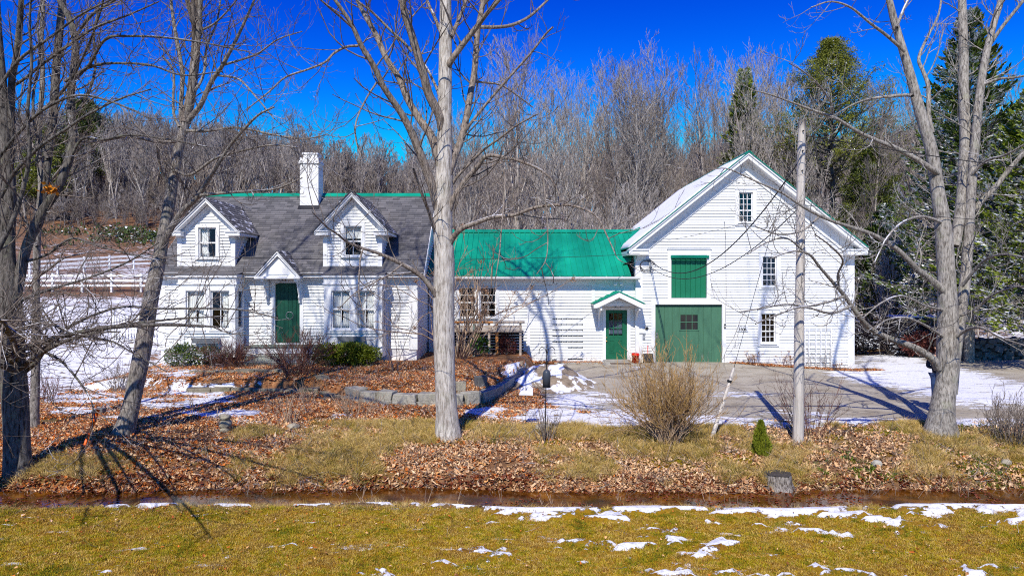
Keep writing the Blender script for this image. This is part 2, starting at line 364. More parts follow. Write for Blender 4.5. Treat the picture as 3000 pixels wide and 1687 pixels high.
# ------------------------------------------------------------------ mesh helpers
def mesh_np(name, verts, faces, fsize, mat=None, smooth_=False):
    """verts (N,3), faces (M,fsize) or list of such arrays"""
    me = bpy.data.meshes.new(name)
    verts = np.asarray(verts, np.float32)
    if not isinstance(faces, list): faces = [np.asarray(faces)]
    me.vertices.add(len(verts)); me.vertices.foreach_set('co', verts.ravel())
    loops = np.concatenate([f.ravel() for f in faces]).astype(np.int32)
    tot = np.concatenate([np.full(len(f), f.shape[1], np.int32) for f in faces])
    st = np.concatenate([[0], np.cumsum(tot)[:-1]]).astype(np.int32)
    me.loops.add(len(loops)); me.loops.foreach_set('vertex_index', loops)
    me.polygons.add(len(tot)); me.polygons.foreach_set('loop_start', st); me.polygons.foreach_set('loop_total', tot)
    if smooth_: me.polygons.foreach_set('use_smooth', np.ones(len(tot), bool))
    me.update(calc_edges=True)
    if mat: me.materials.append(mat)
    return me

def root_of(o):
    while o.parent: o = o.parent
    return o
ORG = {}
def tag(o, label=None, cat=None, group=None, kind=None):
    if label: o['label'] = label
    if cat: o['category'] = cat
    if group: o['group'] = group
    if kind: o['kind'] = kind
    return o
def thing(name, label, cat, loc=(0, 0, 0), group=None):
    o = bpy.data.objects.new(name, None); COL.objects.link(o)
    o.location = loc; o.empty_display_size = 0.2
    ORG[o.name] = tuple(loc)
    return tag(o, label, cat, group)
def link(name, me, parent=None, loc=(0, 0, 0)):
    o = bpy.data.objects.new(name, me); COL.objects.link(o)
    o.location = loc
    if parent: o.parent = parent
    else: ORG[o.name] = tuple(loc)
    return o

class MB:
    def __init__(s): s.v = []; s.f = []
    def add(s, v, f):
        n = len(s.v); s.v += [tuple(p) for p in v]; s.f += [tuple(i + n for i in q) for q in f]; return s
    def hexa(s, p):       # 8 points: bottom 4 (ccw seen from above), top 4
        return s.add(p, [(0, 3, 2, 1), (4, 5, 6, 7), (0, 1, 5, 4), (1, 2, 6, 5), (2, 3, 7, 6), (3, 0, 4, 7)])
    def box(s, x0, x1, y0, y1, z0, z1):
        return s.hexa([(x0, y0, z0), (x1, y0, z0), (x1, y1, z0), (x0, y1, z0), (x0, y0, z1), (x1, y0, z1), (x1, y1, z1), (x0, y1, z1)])
    def prism(s, pts, y0, y1):   # polygon in x,z extruded along y
        n = len(pts)
        v = [(x, y0, z) for x, z in pts] + [(x, y1, z) for x, z in pts]
        f = [tuple(range(n)), tuple(range(2 * n - 1, n - 1, -1))] + [(i, i + n, (i + 1) % n + n, (i + 1) % n) for i in range(n)]
        return s.add(v, f)
    def prism_x(s, pts, x0, x1):  # polygon in y,z extruded along x
        n = len(pts)
        v = [(x0, y, z) for y, z in pts] + [(x1, y, z) for y, z in pts]
        f = [tuple(range(n - 1, -1, -1)), tuple(range(n, 2 * n))] + [(i, (i + 1) % n, (i + 1) % n + n, i + n) for i in range(n)]
        return s.add(v, f)
    def slab(s, a, b, c, e, t):   # top quad a,b,c,e and thickness t straight down
        dn = lambda p: (p[0], p[1], p[2] - t)
        return s.hexa([dn(a), dn(b), dn(c), dn(e), a, b, c, e])
    def tube(s, pts, r, sides=8, cap=True):
        pts = np.asarray(pts, float); K = len(pts)
        r = np.broadcast_to(np.asarray(r, float), (K,))
        V, Fq = tubes(pts[None], r[None], sides)
        n = len(s.v); s.v += [tuple(p) for p in V.tolist()]; s.f += [tuple(i + n for i in q) for q in Fq.tolist()]
        if cap:
            s.f.append(tuple(n + i for i in range(sides))[::-1]); s.f.append(tuple(n + (K - 1) * sides + i for i in range(sides)))
        return s
    def lathe(s, cx, cy, prof, sides=16):   # prof list of (r,z)
        n0 = len(s.v)
        for r, z in prof:
            for k in range(sides):
                a = 2 * math.pi * k / sides; s.v.append((cx + r * math.cos(a), cy + r * math.sin(a), z))
        for i in range(len(prof) - 1):
            for k in range(sides):
                k2 = (k + 1) % sides
                s.f.append((n0 + i * sides + k, n0 + i * sides + k2, n0 + (i + 1) * sides + k2, n0 + (i + 1) * sides + k))
        s.f.append(tuple(n0 + k for k in range(sides))[::-1]); s.f.append(tuple(n0 + (len(prof) - 1) * sides + k for k in range(sides)))
        return s

def obj(name, mb, mat, parent=None, smooth_=False, bevel=0.0):
    if parent: o0 = ORG[root_of(parent).name]
    else:
        a = np.array(mb.v); o0 = ((a[:, 0].min() + a[:, 0].max()) / 2, (a[:, 1].min() + a[:, 1].max()) / 2, a[:, 2].min())
    me = bpy.data.meshes.new(name)
    me.from_pydata([(p[0] - o0[0], p[1] - o0[1], p[2] - o0[2]) for p in mb.v], [], mb.f)
    me.materials.append(mat)
    if smooth_: me.polygons.foreach_set('use_smooth', np.ones(len(me.polygons), bool))
    o = link(name, me, parent, (0, 0, 0) if parent else o0)
    if bevel:
        b = o.modifiers.new('bevel', 'BEVEL'); b.width = bevel; b.segments = 2; b.limit_method = 'ANGLE'
    return o

def unit_mesh(name, mb, mat):
    me = bpy.data.meshes.new(name); me.from_pydata(mb.v, [], mb.f); me.materials.append(mat); return me
def place(name, me, parent, at, scale=(1, 1, 1), rot=(0, 0, 0)):
    """a shared piece set at a world position under its thing"""
    o0 = ORG[root_of(parent).name]
    o = link(name, me, parent, (at[0] - o0[0], at[1] - o0[1], at[2] - o0[2]))
    o.scale = scale; o.rotation_euler = rot; return o
def dup(root, loc, rz=0.0, sc=1.0, label=None, group=None):
    r = root.copy(); COL.objects.link(r); r.location = loc; r.rotation_euler = (root.rotation_euler[0], root.rotation_euler[1], rz)
    r.scale = (sc, sc, sc) if isinstance(sc, (int, float)) else sc
    if label: r['label'] = label
    if group: r['group'] = group
    for ch in root.children:
        c = ch.copy(); COL.objects.link(c); c.parent = r
        for g in ch.children:
            e = g.copy(); COL.objects.link(e); e.parent = c
    return r

# ------------------------------------------------------------------ vectorised branches
def norm(a): return a / np.maximum(np.linalg.norm(a, axis=-1, keepdims=True), 1e-9)
def tubes(P, R, sides):
    """P (N,K,3) centre lines, R (N,K) radii -> verts, quads"""
    N, K, _ = P.shape
    T = norm(np.gradient(P, axis=1))
    mean = norm(P[:, -1] - P[:, 0])
    ref = np.where(np.abs(mean[:, 2:3]) > 0.8, np.array([[1.0, 0.13, 0]]), np.array([[0.05, 0.1, 1.0]]))
    ref = np.broadcast_to(ref[:, None, :], T.shape)
    U = norm(np.cross(T, ref)); V = np.cross(T, U)
    ang = np.arange(sides) * 2 * math.pi / sides
    ring = P[:, :, None, :] + R[:, :, None, None] * (np.cos(ang)[None, None, :, None] * U[:, :, None, :] + np.sin(ang)[None, None, :, None] * V[:, :, None, :])
    idx = np.arange(N * K * sides).reshape(N, K, sides)
    a = idx[:, :-1, :]; b = np.roll(idx, -1, axis=2)[:, :-1, :]; c = np.roll(idx, -1, axis=2)[:, 1:, :]; e = idx[:, 1:, :]
    return ring.reshape(-1, 3), np.stack([a, e, c, b], -1).reshape(-1, 4)

def grow(S, D, L, r0, K, up=0.0, jit=0.15, rng=RNG, tip=0.25, drop=0.0):
    """branches from starts S with directions D and lengths L"""
    N = len(S); P = np.zeros((N, K, 3)); P[:, 0] = S; d_ = norm(D)
    stepl = (L / (K - 1))[:, None]
    upv = np.array([0, 0, 1.0])
    curl = rng.normal(0, jit, (N, 3))
    for k in range(1, K):
        t = k / (K - 1)
        d_ = norm(d_ + curl * 0.6 + rng.normal(0, jit, (N, 3)) * 0.6 + upv * (up * t - drop * (1 - t)))
        P[:, k] = P[:, k - 1] + d_ * stepl
    R = r0[:, None] * np.linspace(1, tip, K)[None, :]
    return P, R

def spawn(P, R, n, rng, t0=0.25, t1=1.0, ang=(30, 65), lens=(0.5, 1.0), rr=0.6, up=0.25, parent_len=True):
    """n children per parent -> S, D, L, r"""
    N, K, _ = P.shape
    pi = np.repeat(np.arange(N), n); m = len(pi)
    t = (t0 + (t1 - t0) * ((np.tile(np.arange(n), N) + rng.random(m)) / n)) * (K - 1)
    i = np.clip(t.astype(int), 0, K - 2); f = (t - i)[:, None]
    S = P[pi, i] * (1 - f) + P[pi, i + 1] * f
    T = norm(P[pi, i + 1] - P[pi, i])
    rad = R[pi, i] * (1 - f[:, 0]) + R[pi, i + 1] * f[:, 0]
    q = norm(rng.normal(0, 1, (m, 3))); q = norm(q - (q * T).sum(1, keepdims=True) * T)
    a = np.radians(rng.uniform(ang[0], ang[1], m))[:, None]
    D = norm(T * np.cos(a) + q * np.sin(a) + np.array([0, 0, up]))
    plen = np.linalg.norm(P[:, -1] - P[:, 0], axis=1)[pi] if parent_len else np.ones(m)
    L = plen * rng.uniform(lens[0], lens[1], m) * (1.15 - 0.6 * (t / (K - 1)))
    return S, D, L, rad * rr

def catmull(pts, n):
    pts = np.asarray(pts, float)
    if len(pts) < 3:
        t = np.linspace(0, 1, n)[:, None]; return pts[0] * (1 - t) + pts[-1] * t
    p = np.vstack([2 * pts[0] - pts[1], pts, 2 * pts[-1] - pts[-2]])
    out = []
    for q in np.linspace(0, len(pts) - 1 - 1e-6, n):
        i = int(q); t = q - i; a, b, c, e = p[i], p[i + 1], p[i + 2], p[i + 3]
        out.append(0.5 * ((2 * b) + (c - a) * t + (2 * a - 5 * b + 4 * c - e) * t * t + (3 * b - a - 3 * c + e) * t ** 3))
    return np.array(out)

def cards(C, D, Ln, Wd, rng, fold=0.25):
    """leaf shaped folded quads at C pointing along D"""
    n = len(C); D = norm(D); q = norm(rng.normal(0, 1, (n, 3))); S_ = norm(np.cross(D, q)); Nn = np.cross(S_, D)
    Ln = np.broadcast_to(Ln, (n,))[:, None]; Wd = np.broadcast_to(Wd, (n,))[:, None]
    a = C; b = C + D * Ln * 0.45 + S_ * Wd + Nn * Wd * fold; c = C + D * Ln; e = C + D * Ln * 0.45 - S_ * Wd + Nn * Wd * fold
    V = np.stack([a, b, c, e], 1).reshape(-1, 3); i = np.arange(n)[:, None] * 4
    Fq = np.concatenate([i + np.array([[0, 1, 2]]), i + np.array([[0, 2, 3]])])
    return V, Fq

def merge(parts):
    Vs, Fs, o = [], {}, 0
    for V, Fq in parts:
        Vs.append(V); Fs.setdefault(Fq.shape[1], []).append(Fq + o); o += len(V)
    return np.vstack(Vs), [np.vstack(f) for f in Fs.values()]

# ------------------------------------------------------------------ scatter (only for what nobody could count)
_protos = {}
def proto_collection(name, meshes):
    c = bpy.data.collections.new(name)
    for i, me in enumerate(meshes):
        o = bpy.data.objects.new(me.name, me); c.objects.link(o)
    return c
def scatter(name, pts, rots, scales, coll, label):
    me = bpy.data.meshes.new(name)
    n = len(pts); me.vertices.add(n); me.vertices.foreach_set('co', np.asarray(pts, np.float32).ravel())
    a = me.attributes.new('rot', 'FLOAT_VECTOR', 'POINT'); a.data.foreach_set('vector', np.asarray(rots, np.float32).ravel())
    a = me.attributes.new('sc', 'FLOAT', 'POINT'); a.data.foreach_set('value', np.asarray(scales, np.float32))
    a = me.attributes.new('pick', 'INT', 'POINT'); a.data.foreach_set('value', RNG.integers(0, len(coll.objects), n).astype(np.int32))
    o = link(name, me); tag(o, label, None, None, 'stuff')
    ng = bpy.data.node_groups.new(name, 'GeometryNodeTree')
    ng.interface.new_socket('Geometry', in_out='INPUT', socket_type='NodeSocketGeometry')
    ng.interface.new_socket('Geometry', in_out='OUTPUT', socket_type='NodeSocketGeometry')
    gi = ng.nodes.new('NodeGroupInput'); go = ng.nodes.new('NodeGroupOutput')
    ip = ng.nodes.new('GeometryNodeInstanceOnPoints'); ci = ng.nodes.new('GeometryNodeCollectionInfo')
    ci.inputs['Collection'].default_value = coll; ci.inputs['Separate Children'].default_value = True; ci.inputs['Reset Children'].default_value = True
    ip.inputs['Pick Instance'].default_value = True
    def na(nm, ty):
        x = ng.nodes.new('GeometryNodeInputNamedAttribute'); x.data_type = ty; x.inputs['Name'].default_value = nm; return x.outputs['Attribute']
    L = ng.links
    L.new(gi.outputs[0], ip.inputs['Points']); L.new(ci.outputs[0], ip.inputs['Instance'])
    L.new(na('rot', 'FLOAT_VECTOR'), ip.inputs['Rotation']); L.new(na('sc', 'FLOAT'), ip.inputs['Scale']); L.new(na('pick', 'INT'), ip.inputs['Instance Index'])
    L.new(ip.outputs[0], go.inputs[0])
    md = o.modifiers.new('scatter', 'NODES'); md.node_group = ng
    return o
# ================================================================== THE SETTING: ground
def blob(x, y, u, v, ru, rv):
    """soft oval on the ground round a spot measured in the photograph"""
    yy = np.maximum(y, 4.0)
    return np.clip(1.42 - np.sqrt(((x / yy * F + CU - u) / ru) ** 2 + ((H * F / yy + HV - v) / rv) ** 2), 0, 1)

def masks(x, y):
    x = np.asarray(x, float); y = np.asarray(y, float)
    yw = np.interp(x, WALLX, WALLY)
    garden = (smooth(0, .1, y - yw) * (x < 0.7) * (x > -12.2))
    # snow
    s = np.full(x.shape, -0.62)
    for u, v, ru, rv, a in [(180, 900, 210, 85, 1.5), (210, 985, 190, 42, 1.15), (420, 1010, 150, 32, .95), (430, 965, 110, 26, 1.0), (110, 940, 120, 60, 1.1), (180, 1036, 130, 18, .85), (470, 1003, 190, 28, .95), (560, 1040, 180, 16, .85), (440, 930, 110, 22, 1.0), (330, 1050, 150, 12, .8), (560, 985, 60, 12, .8),
                            (630, 1062, 70, 9, .75), (500, 1040, 110, 12, .7), (885, 1047, 110, 10, .65), (760, 1075, 40, 6, .5), (690, 1020, 80, 12, .35),
                            (1235, 1040, 100, 22, .85), (1390, 1050, 130, 30, 1.15), (1540, 1058, 130, 28, 1.25), (1460, 1008, 130, 26, .8), (1600, 1025, 90, 20, .55),
                            (1360, 955, 80, 30, .75), (1595, 925, 40, 8, .95), (1850, 1066, 150, 16, 1.15), (1990, 1072, 130, 12, .95), (1760, 1060, 120, 18, 1.0),
                            (1860, 992, 110, 10, .66), (2010, 1040, 160, 16, .62), (2150, 1060, 190, 12, 1.0), (2110, 1015, 90, 8, .5), (2280, 925, 190, 44, 1.35), (2230, 885, 100, 18, .9),
                            (2470, 985, 190, 44, 1.25), (2480, 1066, 140, 16, 1.2), (2380, 950, 200, 36, 1.0), (1230, 915, 60, 5, .5), (1190, 950, 60, 14, .45)]:
        s = np.maximum(s, -0.62 + a * blob(x, y, u, v, ru, rv))
    s = s - 0.9 * blob(x, y, 1500, 945, 150, 26) - 0.35 * blob(x, y, 2290, 1012, 200, 17) - 0.5 * blob(x, y, 2250, 1035, 160, 10) - .3 * blob(x, y, 2000, 960, 200, 20)
    s = s - 0.8 * blob(x, y, 2480, 895, 130, 14) - 0.6 * blob(x, y, 2290, 872, 100, 7)
    # pasture on the left stays white with bare streaks
    pl = smooth(-13.0, -15.5, x + (y - 24) * 0.15) * smooth(22, 25, y)
    ps = np.interp(y, [22, 40, 46, 48, 50, 56, 66, 80, 92, 100, 400], [.62, .30, .02, -.45, -.5, -.02, -.12, -.22, -.5, -.45, -.40])
    s = s * (1 - pl) + pl * ps
    s = np.where((x < -5) & (y < 24), np.minimum(s, .20), s); s = np.where((x > 0) & (y > 15) & (y < 34), np.minimum(s, .34), s); s = np.where((x < -10) & (y >= 24), np.minimum(s, .27), s)
    # garden has little snow; behind the buildings thin snow
    s = np.where((garden > 0.5) & (y > yw + 0.1) & (x > -9.7), np.minimum(s, -0.30 + 0.5 * smooth(-1.6, 0.2, x)), s)
    back = smooth(34, 44, y) * (x > -14)
    s = s * (1 - back) + back * 0.0
    # thin ridge of snow left along the lip of the ditch
    yl = 9.98 - 0.10 * np.sin(x * 0.55) - 0.06 * np.sin(x * 1.7 + 1)
    wdt = np.interp(x, [-9, -5.5, -1.5, -0.8, 1, 8, 10], [.03, .04, .05, .12, .16, .14, .09]) * (.15 + 1.3 * fbm(x, 0 * x, 1.9, 4))
    rid = 0.55 - 1.1 * np.clip(fbm(x, y, 2.4, 4) - .50, 0, 1) * 2.6 - 0.62 * ((y - yl + wdt * 0.45) / wdt) ** 2
    s = np.maximum(s, np.where((y < 10.6) & (x > -6.1), rid, -1))
    # scattered streaks on the lawn, more to the right
    lw = (y < 10.0)
    rn = 1 - np.abs(2 * fbm(x * .55, y * 1.9, 2.3, 5) - 1)
    streak = -0.335 + (rn - .90) * 2.4 + 1.1 * (fbm(x, y * 1.4, 1.5, 4) - .38) + np.interp(x, [-6, -1, 0.5, 3, 9], [-.22, -.16, -.02, .08, .02]) + 0.26 * smooth(9.1, 9.6, y) * smooth(-1.6, -.6, x)
    s = np.where(lw, np.maximum(s, streak), s)
    s = s + 0.55 * (fbm(x * .8, y * 1.5, 1.5, 5) - 0.5) * (1 - lw) + 0.30 * (fbm(x * 0.6, y, 0.5, 3) - 0.5) * (1 - lw)
    # drive of old asphalt and gravel
    yd = np.interp(x, [0.2, 1.2, 2.6, 5, 8, 12, 16, 40], [20.5, 17.0, 15.9, 15.4, 15.2, 15.3, 15.6, 16])
    dr = smooth(-0.3, 0.5, y - yd) * smooth(0.2, 1.0, x - np.interp(y, [15, 18, 24, 28], [1.0, 0.2, 0.9, 1.2])) * (1 - smooth(27.7, 28.0, y) * (x < 13.9))
    dr = dr * (1 - smooth(31.5, 33.5, y + 0.12 * (x - 14))) * (1 - smooth(14.0, 14.5, x) * smooth(-0.8, 0.4, -(y - (23.5 + 0.12 * (x - 14)))) * 0.0)
    bed = (1 - smooth(0.75, 0.95, (27.7 - y) / (0.75 + 0.12 * np.sin(x * 2)))) * smooth(8.6, 9.2, x) * (1 - smooth(14.4, 15.0, x)) * (y < 28)
    dr = dr * (1 - bed)
    bed2 = (1 - smooth(0.5, 0.7, 27.7 - y)) * (x > 0.5) * (x < 3.6) * (y < 28)
    dr = dr * (1 - bed2)
    s = s - 1.0 * bed - bed2
    lawn = 1 - smooth(9.75, 10.05, y)
    # grass on the far bank
    gb = smooth(0.40, 0.68, fbm(x, y, 0.55, 4) + np.interp(x, [-10, -4.5, -2, 0.6, 2.0, 7, 8, 12], [-.20, -.08, .10, .24, .06, .12, .16, .14])) * smooth(12.0, 12.6, y) * (1 - smooth(15.5, 17, y))
    lawn = np.maximum(lawn, gb * 0.9)
    lawn = np.maximum(lawn, 0.5 * smooth(33.2, 34.5, y + .12 * (x - 14)) * (x > 12) * (1 - smooth(36, 40, y)))
    # leaf litter
    lf = smooth(10.7, 12.1, y) * (1 - smooth(0.3, 0.6, y - yd) * (x > 0.8)) * (1 - smooth(28, 33, y))
    lf = lf * np.interp(x, [-13, -11, 30], [0.5, 1, 1]) * (0.35 + 0.65 * smooth(0.35, 0.5, fbm(x, y, 0.9, 4)))
    lf = lf * (1 - 0.5 * gb) * (0.45 + 0.55 * smooth(.36, .56, fbm(x + 7, y, 2.1, 3)))
    lf = np.maximum(lf, np.maximum(bed, bed2)) * (1 - smooth(0.08, 0.25, s))
    fld = smooth(30, 44, y)
    return dict(snow=s, drive=dr, lawn=lawn, leaf=lf, field=fld, gb=gb, garden=garden, bed=np.maximum(bed, bed2))

def grow_axis(a, b, st, mul):
    out = [a]
    while out[-1] < b: out.append(out[-1] + st); st *= mul
    return out
xs = list(np.arange(-11, 11.01, 0.085))
xs = [-v for v in grow_axis(11, 500, 0.12, 1.045)][::-1][:-1] + xs + grow_axis(11, 500, 0.12, 1.045)[1:]
ys = [-v for v in grow_axis(-5.5, 60, 0.4, 1.3)][::-1][:-1] + list(np.arange(5.5, 15, 0.06)) + list(np.arange(15, 30, 0.11)) + grow_axis(30, 900, 0.16, 1.05)
xs = np.array(xs); ys = np.array(ys)
XX, YY = np.meshgrid(xs, ys)
MK = masks(XX, YY)
ZZ = ground(XX, YY)
near = (YY < 34)
ZZ = ZZ + np.where(near, 0.028 * smooth(-0.02, 0.15, MK['snow']) * (1 + 1.2 * (YY < 10.6)), 0)
ZZ = ZZ + np.where((YY < 14.5), 0.012 * (fbm(XX, YY, 9, 3) - 0.5), 0)
nx, ny = len(xs), len(ys)
idx = np.arange(nx * ny).reshape(ny, nx)
quads = np.stack([idx[:-1, :-1], idx[:-1, 1:], idx[1:, 1:], idx[1:, :-1]], -1).reshape(-1, 4)
gme = mesh_np('ground', np.stack([XX, YY, ZZ], -1).reshape(-1, 3), quads, 4, M['ground'], True)
for k in ('snow', 'drive', 'lawn', 'leaf', 'field'):
    a = gme.attributes.new(k, 'FLOAT', 'POINT'); a.data.foreach_set('value', MK[k].astype(np.float32).ravel())
tag(link('ground', gme), 'lawn, leafy bank, patchy snow and asphalt drive running back to the wooded hill', kind='structure')

wm = MB(); n0 = 60
for i in range(n0 + 1):
    x = -24 + 48 * i / n0
    yo = -(0.10 * math.sin(x * 0.55) + 0.06 * math.sin(x * 1.7 + 1))
    wm.v += [(x, 10.25 + yo, -0.46), (x, 12.7 + yo, -0.46)]
for i in range(n0): wm.f.append((2 * i, 2 * i + 2, 2 * i + 3, 2 * i + 1))
water = obj('water', wm, M['water']); tag(water, 'shallow brown water standing in the roadside ditch', kind='structure')

# ================================================================== building helpers
def wall_cols(mb, x0, x1, zb, top, holes, y0, y1, extra=()):
    """a wall with openings, cut in upright strips; top is a function of x"""
    cuts = sorted(set([x0, x1] + [h[0] for h in holes] + [h[1] for h in holes] + list(extra)))
    cuts = [c for c in cuts if x0 <= c <= x1]
    for a, b in zip(cuts[:-1], cuts[1:]):
        m = (a + b) / 2; z = zb
        for h in sorted([h for h in holes if h[0] <= m <= h[1]], key=lambda h: h[2]):
            if h[2] > z: mb.box(a, b, y0, y1, z, h[2])
            z = h[3]
        mb.prism([(a, z), (b, z), (b, top(b)), (a, top(a))], y0, y1)

board_me = {}
def clap_mesh(mat):
    if mat.name not in board_me:
        mb = MB(); mb.add([(0, -.041, 0), (1, -.041, 0), (1, 0, 0), (0, 0, 0), (0, -.006, 1), (1, -.006, 1), (1, 0, 1), (0, 0, 1)],
                          [(0, 3, 2, 1), (4, 5, 6, 7), (0, 1, 5, 4), (1, 2, 6, 5), (2, 3, 7, 6), (3, 0, 4, 7)])
        board_me[mat.name] = unit_mesh('clapboard', mb, mat)
    return board_me[mat.name]
def siding(root, xl, xr, z0, z1, y, e, holes, rotz=0.0, mat=None, axis='x'):
    """rows of clapboards; each board is an object; xl, xr are functions of z"""
    me = clap_mesh(mat or M['clap']); z = z0; n = 0
    while z < z1 - 0.02:
        a, b = xl(z + e * .5), xr(z + e * .5)
        if b - a > 0.05:
            segs = [(a, b)]
            for h in holes:
                if h[2] < z + e * 0.75 and h[3] > z + e * 0.25:
                    ns = []
                    for p, q in segs:
                        if h[1] <= p or h[0] >= q: ns.append((p, q))
                        else:
                            if h[0] > p: ns.append((p, h[0]))
                            if h[1] < q: ns.append((h[1], q))
                    segs = ns
            for p, q in segs:
                if q - p < 0.04: continue
                cut = [p, q]
                if q - p > 4.2:
                    c = p + (q - p) * (0.3 + 0.4 * random.random()); cut = [p, c - 0.001, c + 0.001, q]
                for i in range(0, len(cut), 2):
                    w = cut[i + 1] - cut[i]; j = random.uniform(-.0015, .0015)
                    if axis == 'x': place('clapboard', me, root, (cut[i], y + j, z + random.uniform(-.003, .003)), (w, 1, min(e, z1 - z) + .002))
                    else: place('clapboard', me, root, (y + j, cut[i], z), (w, 1, min(e, z1 - z) + .002), (0, 0, math.radians(90)))
                    n += 1
        z += e
    return n

pane_me = unit_mesh('pane', MB().box(0, 1, 0, .006, 0, 1), M['glass'])
pane_b = unit_mesh('pane', MB().box(0, 1, 0, .006, 0, 1), M['glass_b'])
def make_window(root, x0, x1, z0, z1, y, cols, rows, casing=(.12, .12, .10, .08), meet=None, glass=None, curtains=None, hood=True, head=0.0):
    """x0..z1 is the sash opening; y the wall face. window > sash, muntin, panes, curtain"""
    cl, cr, ct, cb = casing
    f = MB()
    f.box(x0 - cl, x0, y - .055, y, z0 - cb, z1 + ct + head); f.box(x1, x1 + cr, y - .055, y, z0 - cb, z1 + ct + head)
    f.box(x0, x1, y - .052, y, z1, z1 + ct + head); f.box(x0, x1, y - .052, y, z0 - cb, z0 - .045)
    if hood: f.box(x0 - cl - .03, x1 + cr + .03, y - .085, y, z1 + ct + head, z1 + ct + head + .035)
    w = obj('window', f, M['white'], root)
    s = MB(); s.box(x0 - .05, x1 + .05, y - .10, y, z0 - .045, z0 - .004); obj('sill', s, M['white'], w)
    s = MB(); t = .045; ya, yb = y + .015, y + .055
    m = meet if meet is not None else (z0 + z1) / 2
    s.box(x0, x0 + t, ya, yb, z0, z1); s.box(x1 - t, x1, ya, yb, z0, z1)
    s.box(x0 + t, x1 - t, ya, yb, z1 - t, z1); s.box(x0 + t, x1 - t, ya, yb, z0, z0 + t + .01); s.box(x0 + t, x1 - t, ya - .01, yb, m - .025, m + .025)
    obj('sash', s, M['white'], w)
    mt = MB(); gx0, gx1 = x0 + t, x1 - t
    ru, rl = rows
    g = glass or pane_me
    for (a, b, nr) in ((m + .025, z1 - t, ru), (z0 + t + .01, m - .025, rl)):
        for i in range(1, cols):
            xx = gx0 + (gx1 - gx0) * i / cols; mt.box(xx - .011, xx + .011, ya + .006, yb - .004, a, b)
        for k in range(1, nr):
            zz = a + (b - a) * k / nr
            for i in range(cols):
                p = gx0 + (gx1 - gx0) * i / cols + (.011 if i else 0); q = gx0 + (gx1 - gx0) * (i + 1) / cols - (.011 if i < cols - 1 else 0)
                mt.box(p, q, ya + .006, yb - .004, zz - .011, zz + .011)
        for k in range(nr):
            for i in range(cols):
                p = gx0 + (gx1 - gx0) * i / cols; q = gx0 + (gx1 - gx0) * (i + 1) / cols
                c = a + (b - a) * k / nr; dd = a + (b - a) * (k + 1) / nr
                place('pane', g, w, (p + .012, y + .036, c + .012), (q - p - .024, 1, dd - c - .024), (random.uniform(-.008, .008), 0, random.uniform(-.008, .008)))
    if mt.v: obj('muntin', mt, M['white'], w)
    if curtains:
        for side in curtains:
            c = MB(); K = 26; rowsn = 7
            lo = (x0 + .02, (x0 + x1) / 2 + .02) if side == 'l' else ((x0 + x1) / 2 - .02, x1 - .02)
            for r in range(rowsn + 1):
                tt = r / rowsn; z = z1 - (z1 - z0 - .02) * tt
                pinch = 1 - 0.22 * math.exp(-((tt - .62) / .22) ** 2)
                for i in range(K + 1):
                    s_ = i / K; wdt = (lo[1] - lo[0]) * pinch
                    x = lo[0] + wdt * s_ if side == 'l' else lo[1] - wdt * s_
                    c.v.append((x, y + .13 + .022 * math.sin(s_ * 26 + r * .3), z))
            for r in range(rowsn):
                for i in range(K):
                    a = r * (K + 1) + i; c.f.append((a, a + 1, a + K + 2, a + K + 1))
            co = obj('curtain', c, M['curtain'], w, True)
            md = co.modifiers.new('cloth', 'SOLIDIFY'); md.thickness = .004
    return w

def shingle_slope(mb, o, xd, sd, width, length, tab=0.30, exp=0.14, rng=RNG, keep=None):
    """courses of shingles on a slope: o lower corner, xd along the eave, sd up the slope"""
    o = np.array(o, float); xd = np.array(xd, float); sd = np.array(sd, float)
    xd /= np.linalg.norm(xd); sd /= np.linalg.norm(sd); nn = np.cross(xd, sd); nn = nn if nn[2] > 0 else -nn
    rows = int(math.ceil(length / exp))
    for r in range(rows):
        s0 = r * exp; s1 = min(s0 + exp * 1.15, length)
        if s1 - s0 < .02: break
        a = -rng.random() * tab
        while a < width:
            b = a + tab * rng.uniform(.8, 1.2)
            p, q = max(a, 0), min(b - .006, width)
            if q - p > .02 and (keep is None or keep(o + xd * (p + q) / 2 + sd * (s0 + s1) / 2)):
                j = rng.uniform(0, .005); t = .013 + rng.uniform(0, .006)
                pt = lambda x, s, h: tuple(o + xd * x + sd * s + nn * h)
                mb.hexa([pt(p, s0 + j, 0), pt(q, s0 + j, 0), pt(q, s1, -.004), pt(p, s1, -.004), pt(p, s0 + j, t), pt(q, s0 + j, t), pt(q, s1, .003), pt(p, s1, .003)])
            a = b
    return mb

# ================================================================== THE BARN
YB = 27.6
def bx(u): return (u - CU) / F * YB
def bz(v): return H - (v - HV) / F * YB
BX0, BX1, BC = 5.03, 13.78, 9.40
SL = 0.80
barn = thing('barn', 'tall white clapboard barn with big green door and snow on its roof', 'barn', (BC, YB, -0.3))
BAP, BEV = 8.42, 4.66          # apex and eave tip of the roof top
tipx0, tipx1 = 4.65, 14.15
roofz = lambda x: BAP - SL * abs(x - BC)
under = lambda x: roofz(x) - 0.16
garage = (bx(1648), bx(1816), -0.4, bz(766)); loft = (bx(1688), bx(1778), bz(750), bz(642))
w1 = (bx(1857.5), bx(1893), bz(560), bz(484)); w2 = (bx(1917), bx(1953), bz(721), bz(645)); w3 = (bx(1914), bx(1950), bz(863), bz(788))
holes = [garage, loft, w1, w2, w3]
mb = MB(); wall_cols(mb, BX0, BX1, -0.6, under, holes, YB, YB + .12, (BC,))
YR = 37.0
mb.box(BX0, BX0 + .12, YB + .12, YR - .12, -.6, under(BX0)); mb.box(BX1 - .12, BX1, YB + .12, YR - .12, -.6, under(BX1))
wall_cols(mb, BX0, BX1, -0.6, under, [], YR - .12, YR, (BC,))
obj('wall', mb, M['white'], barn)
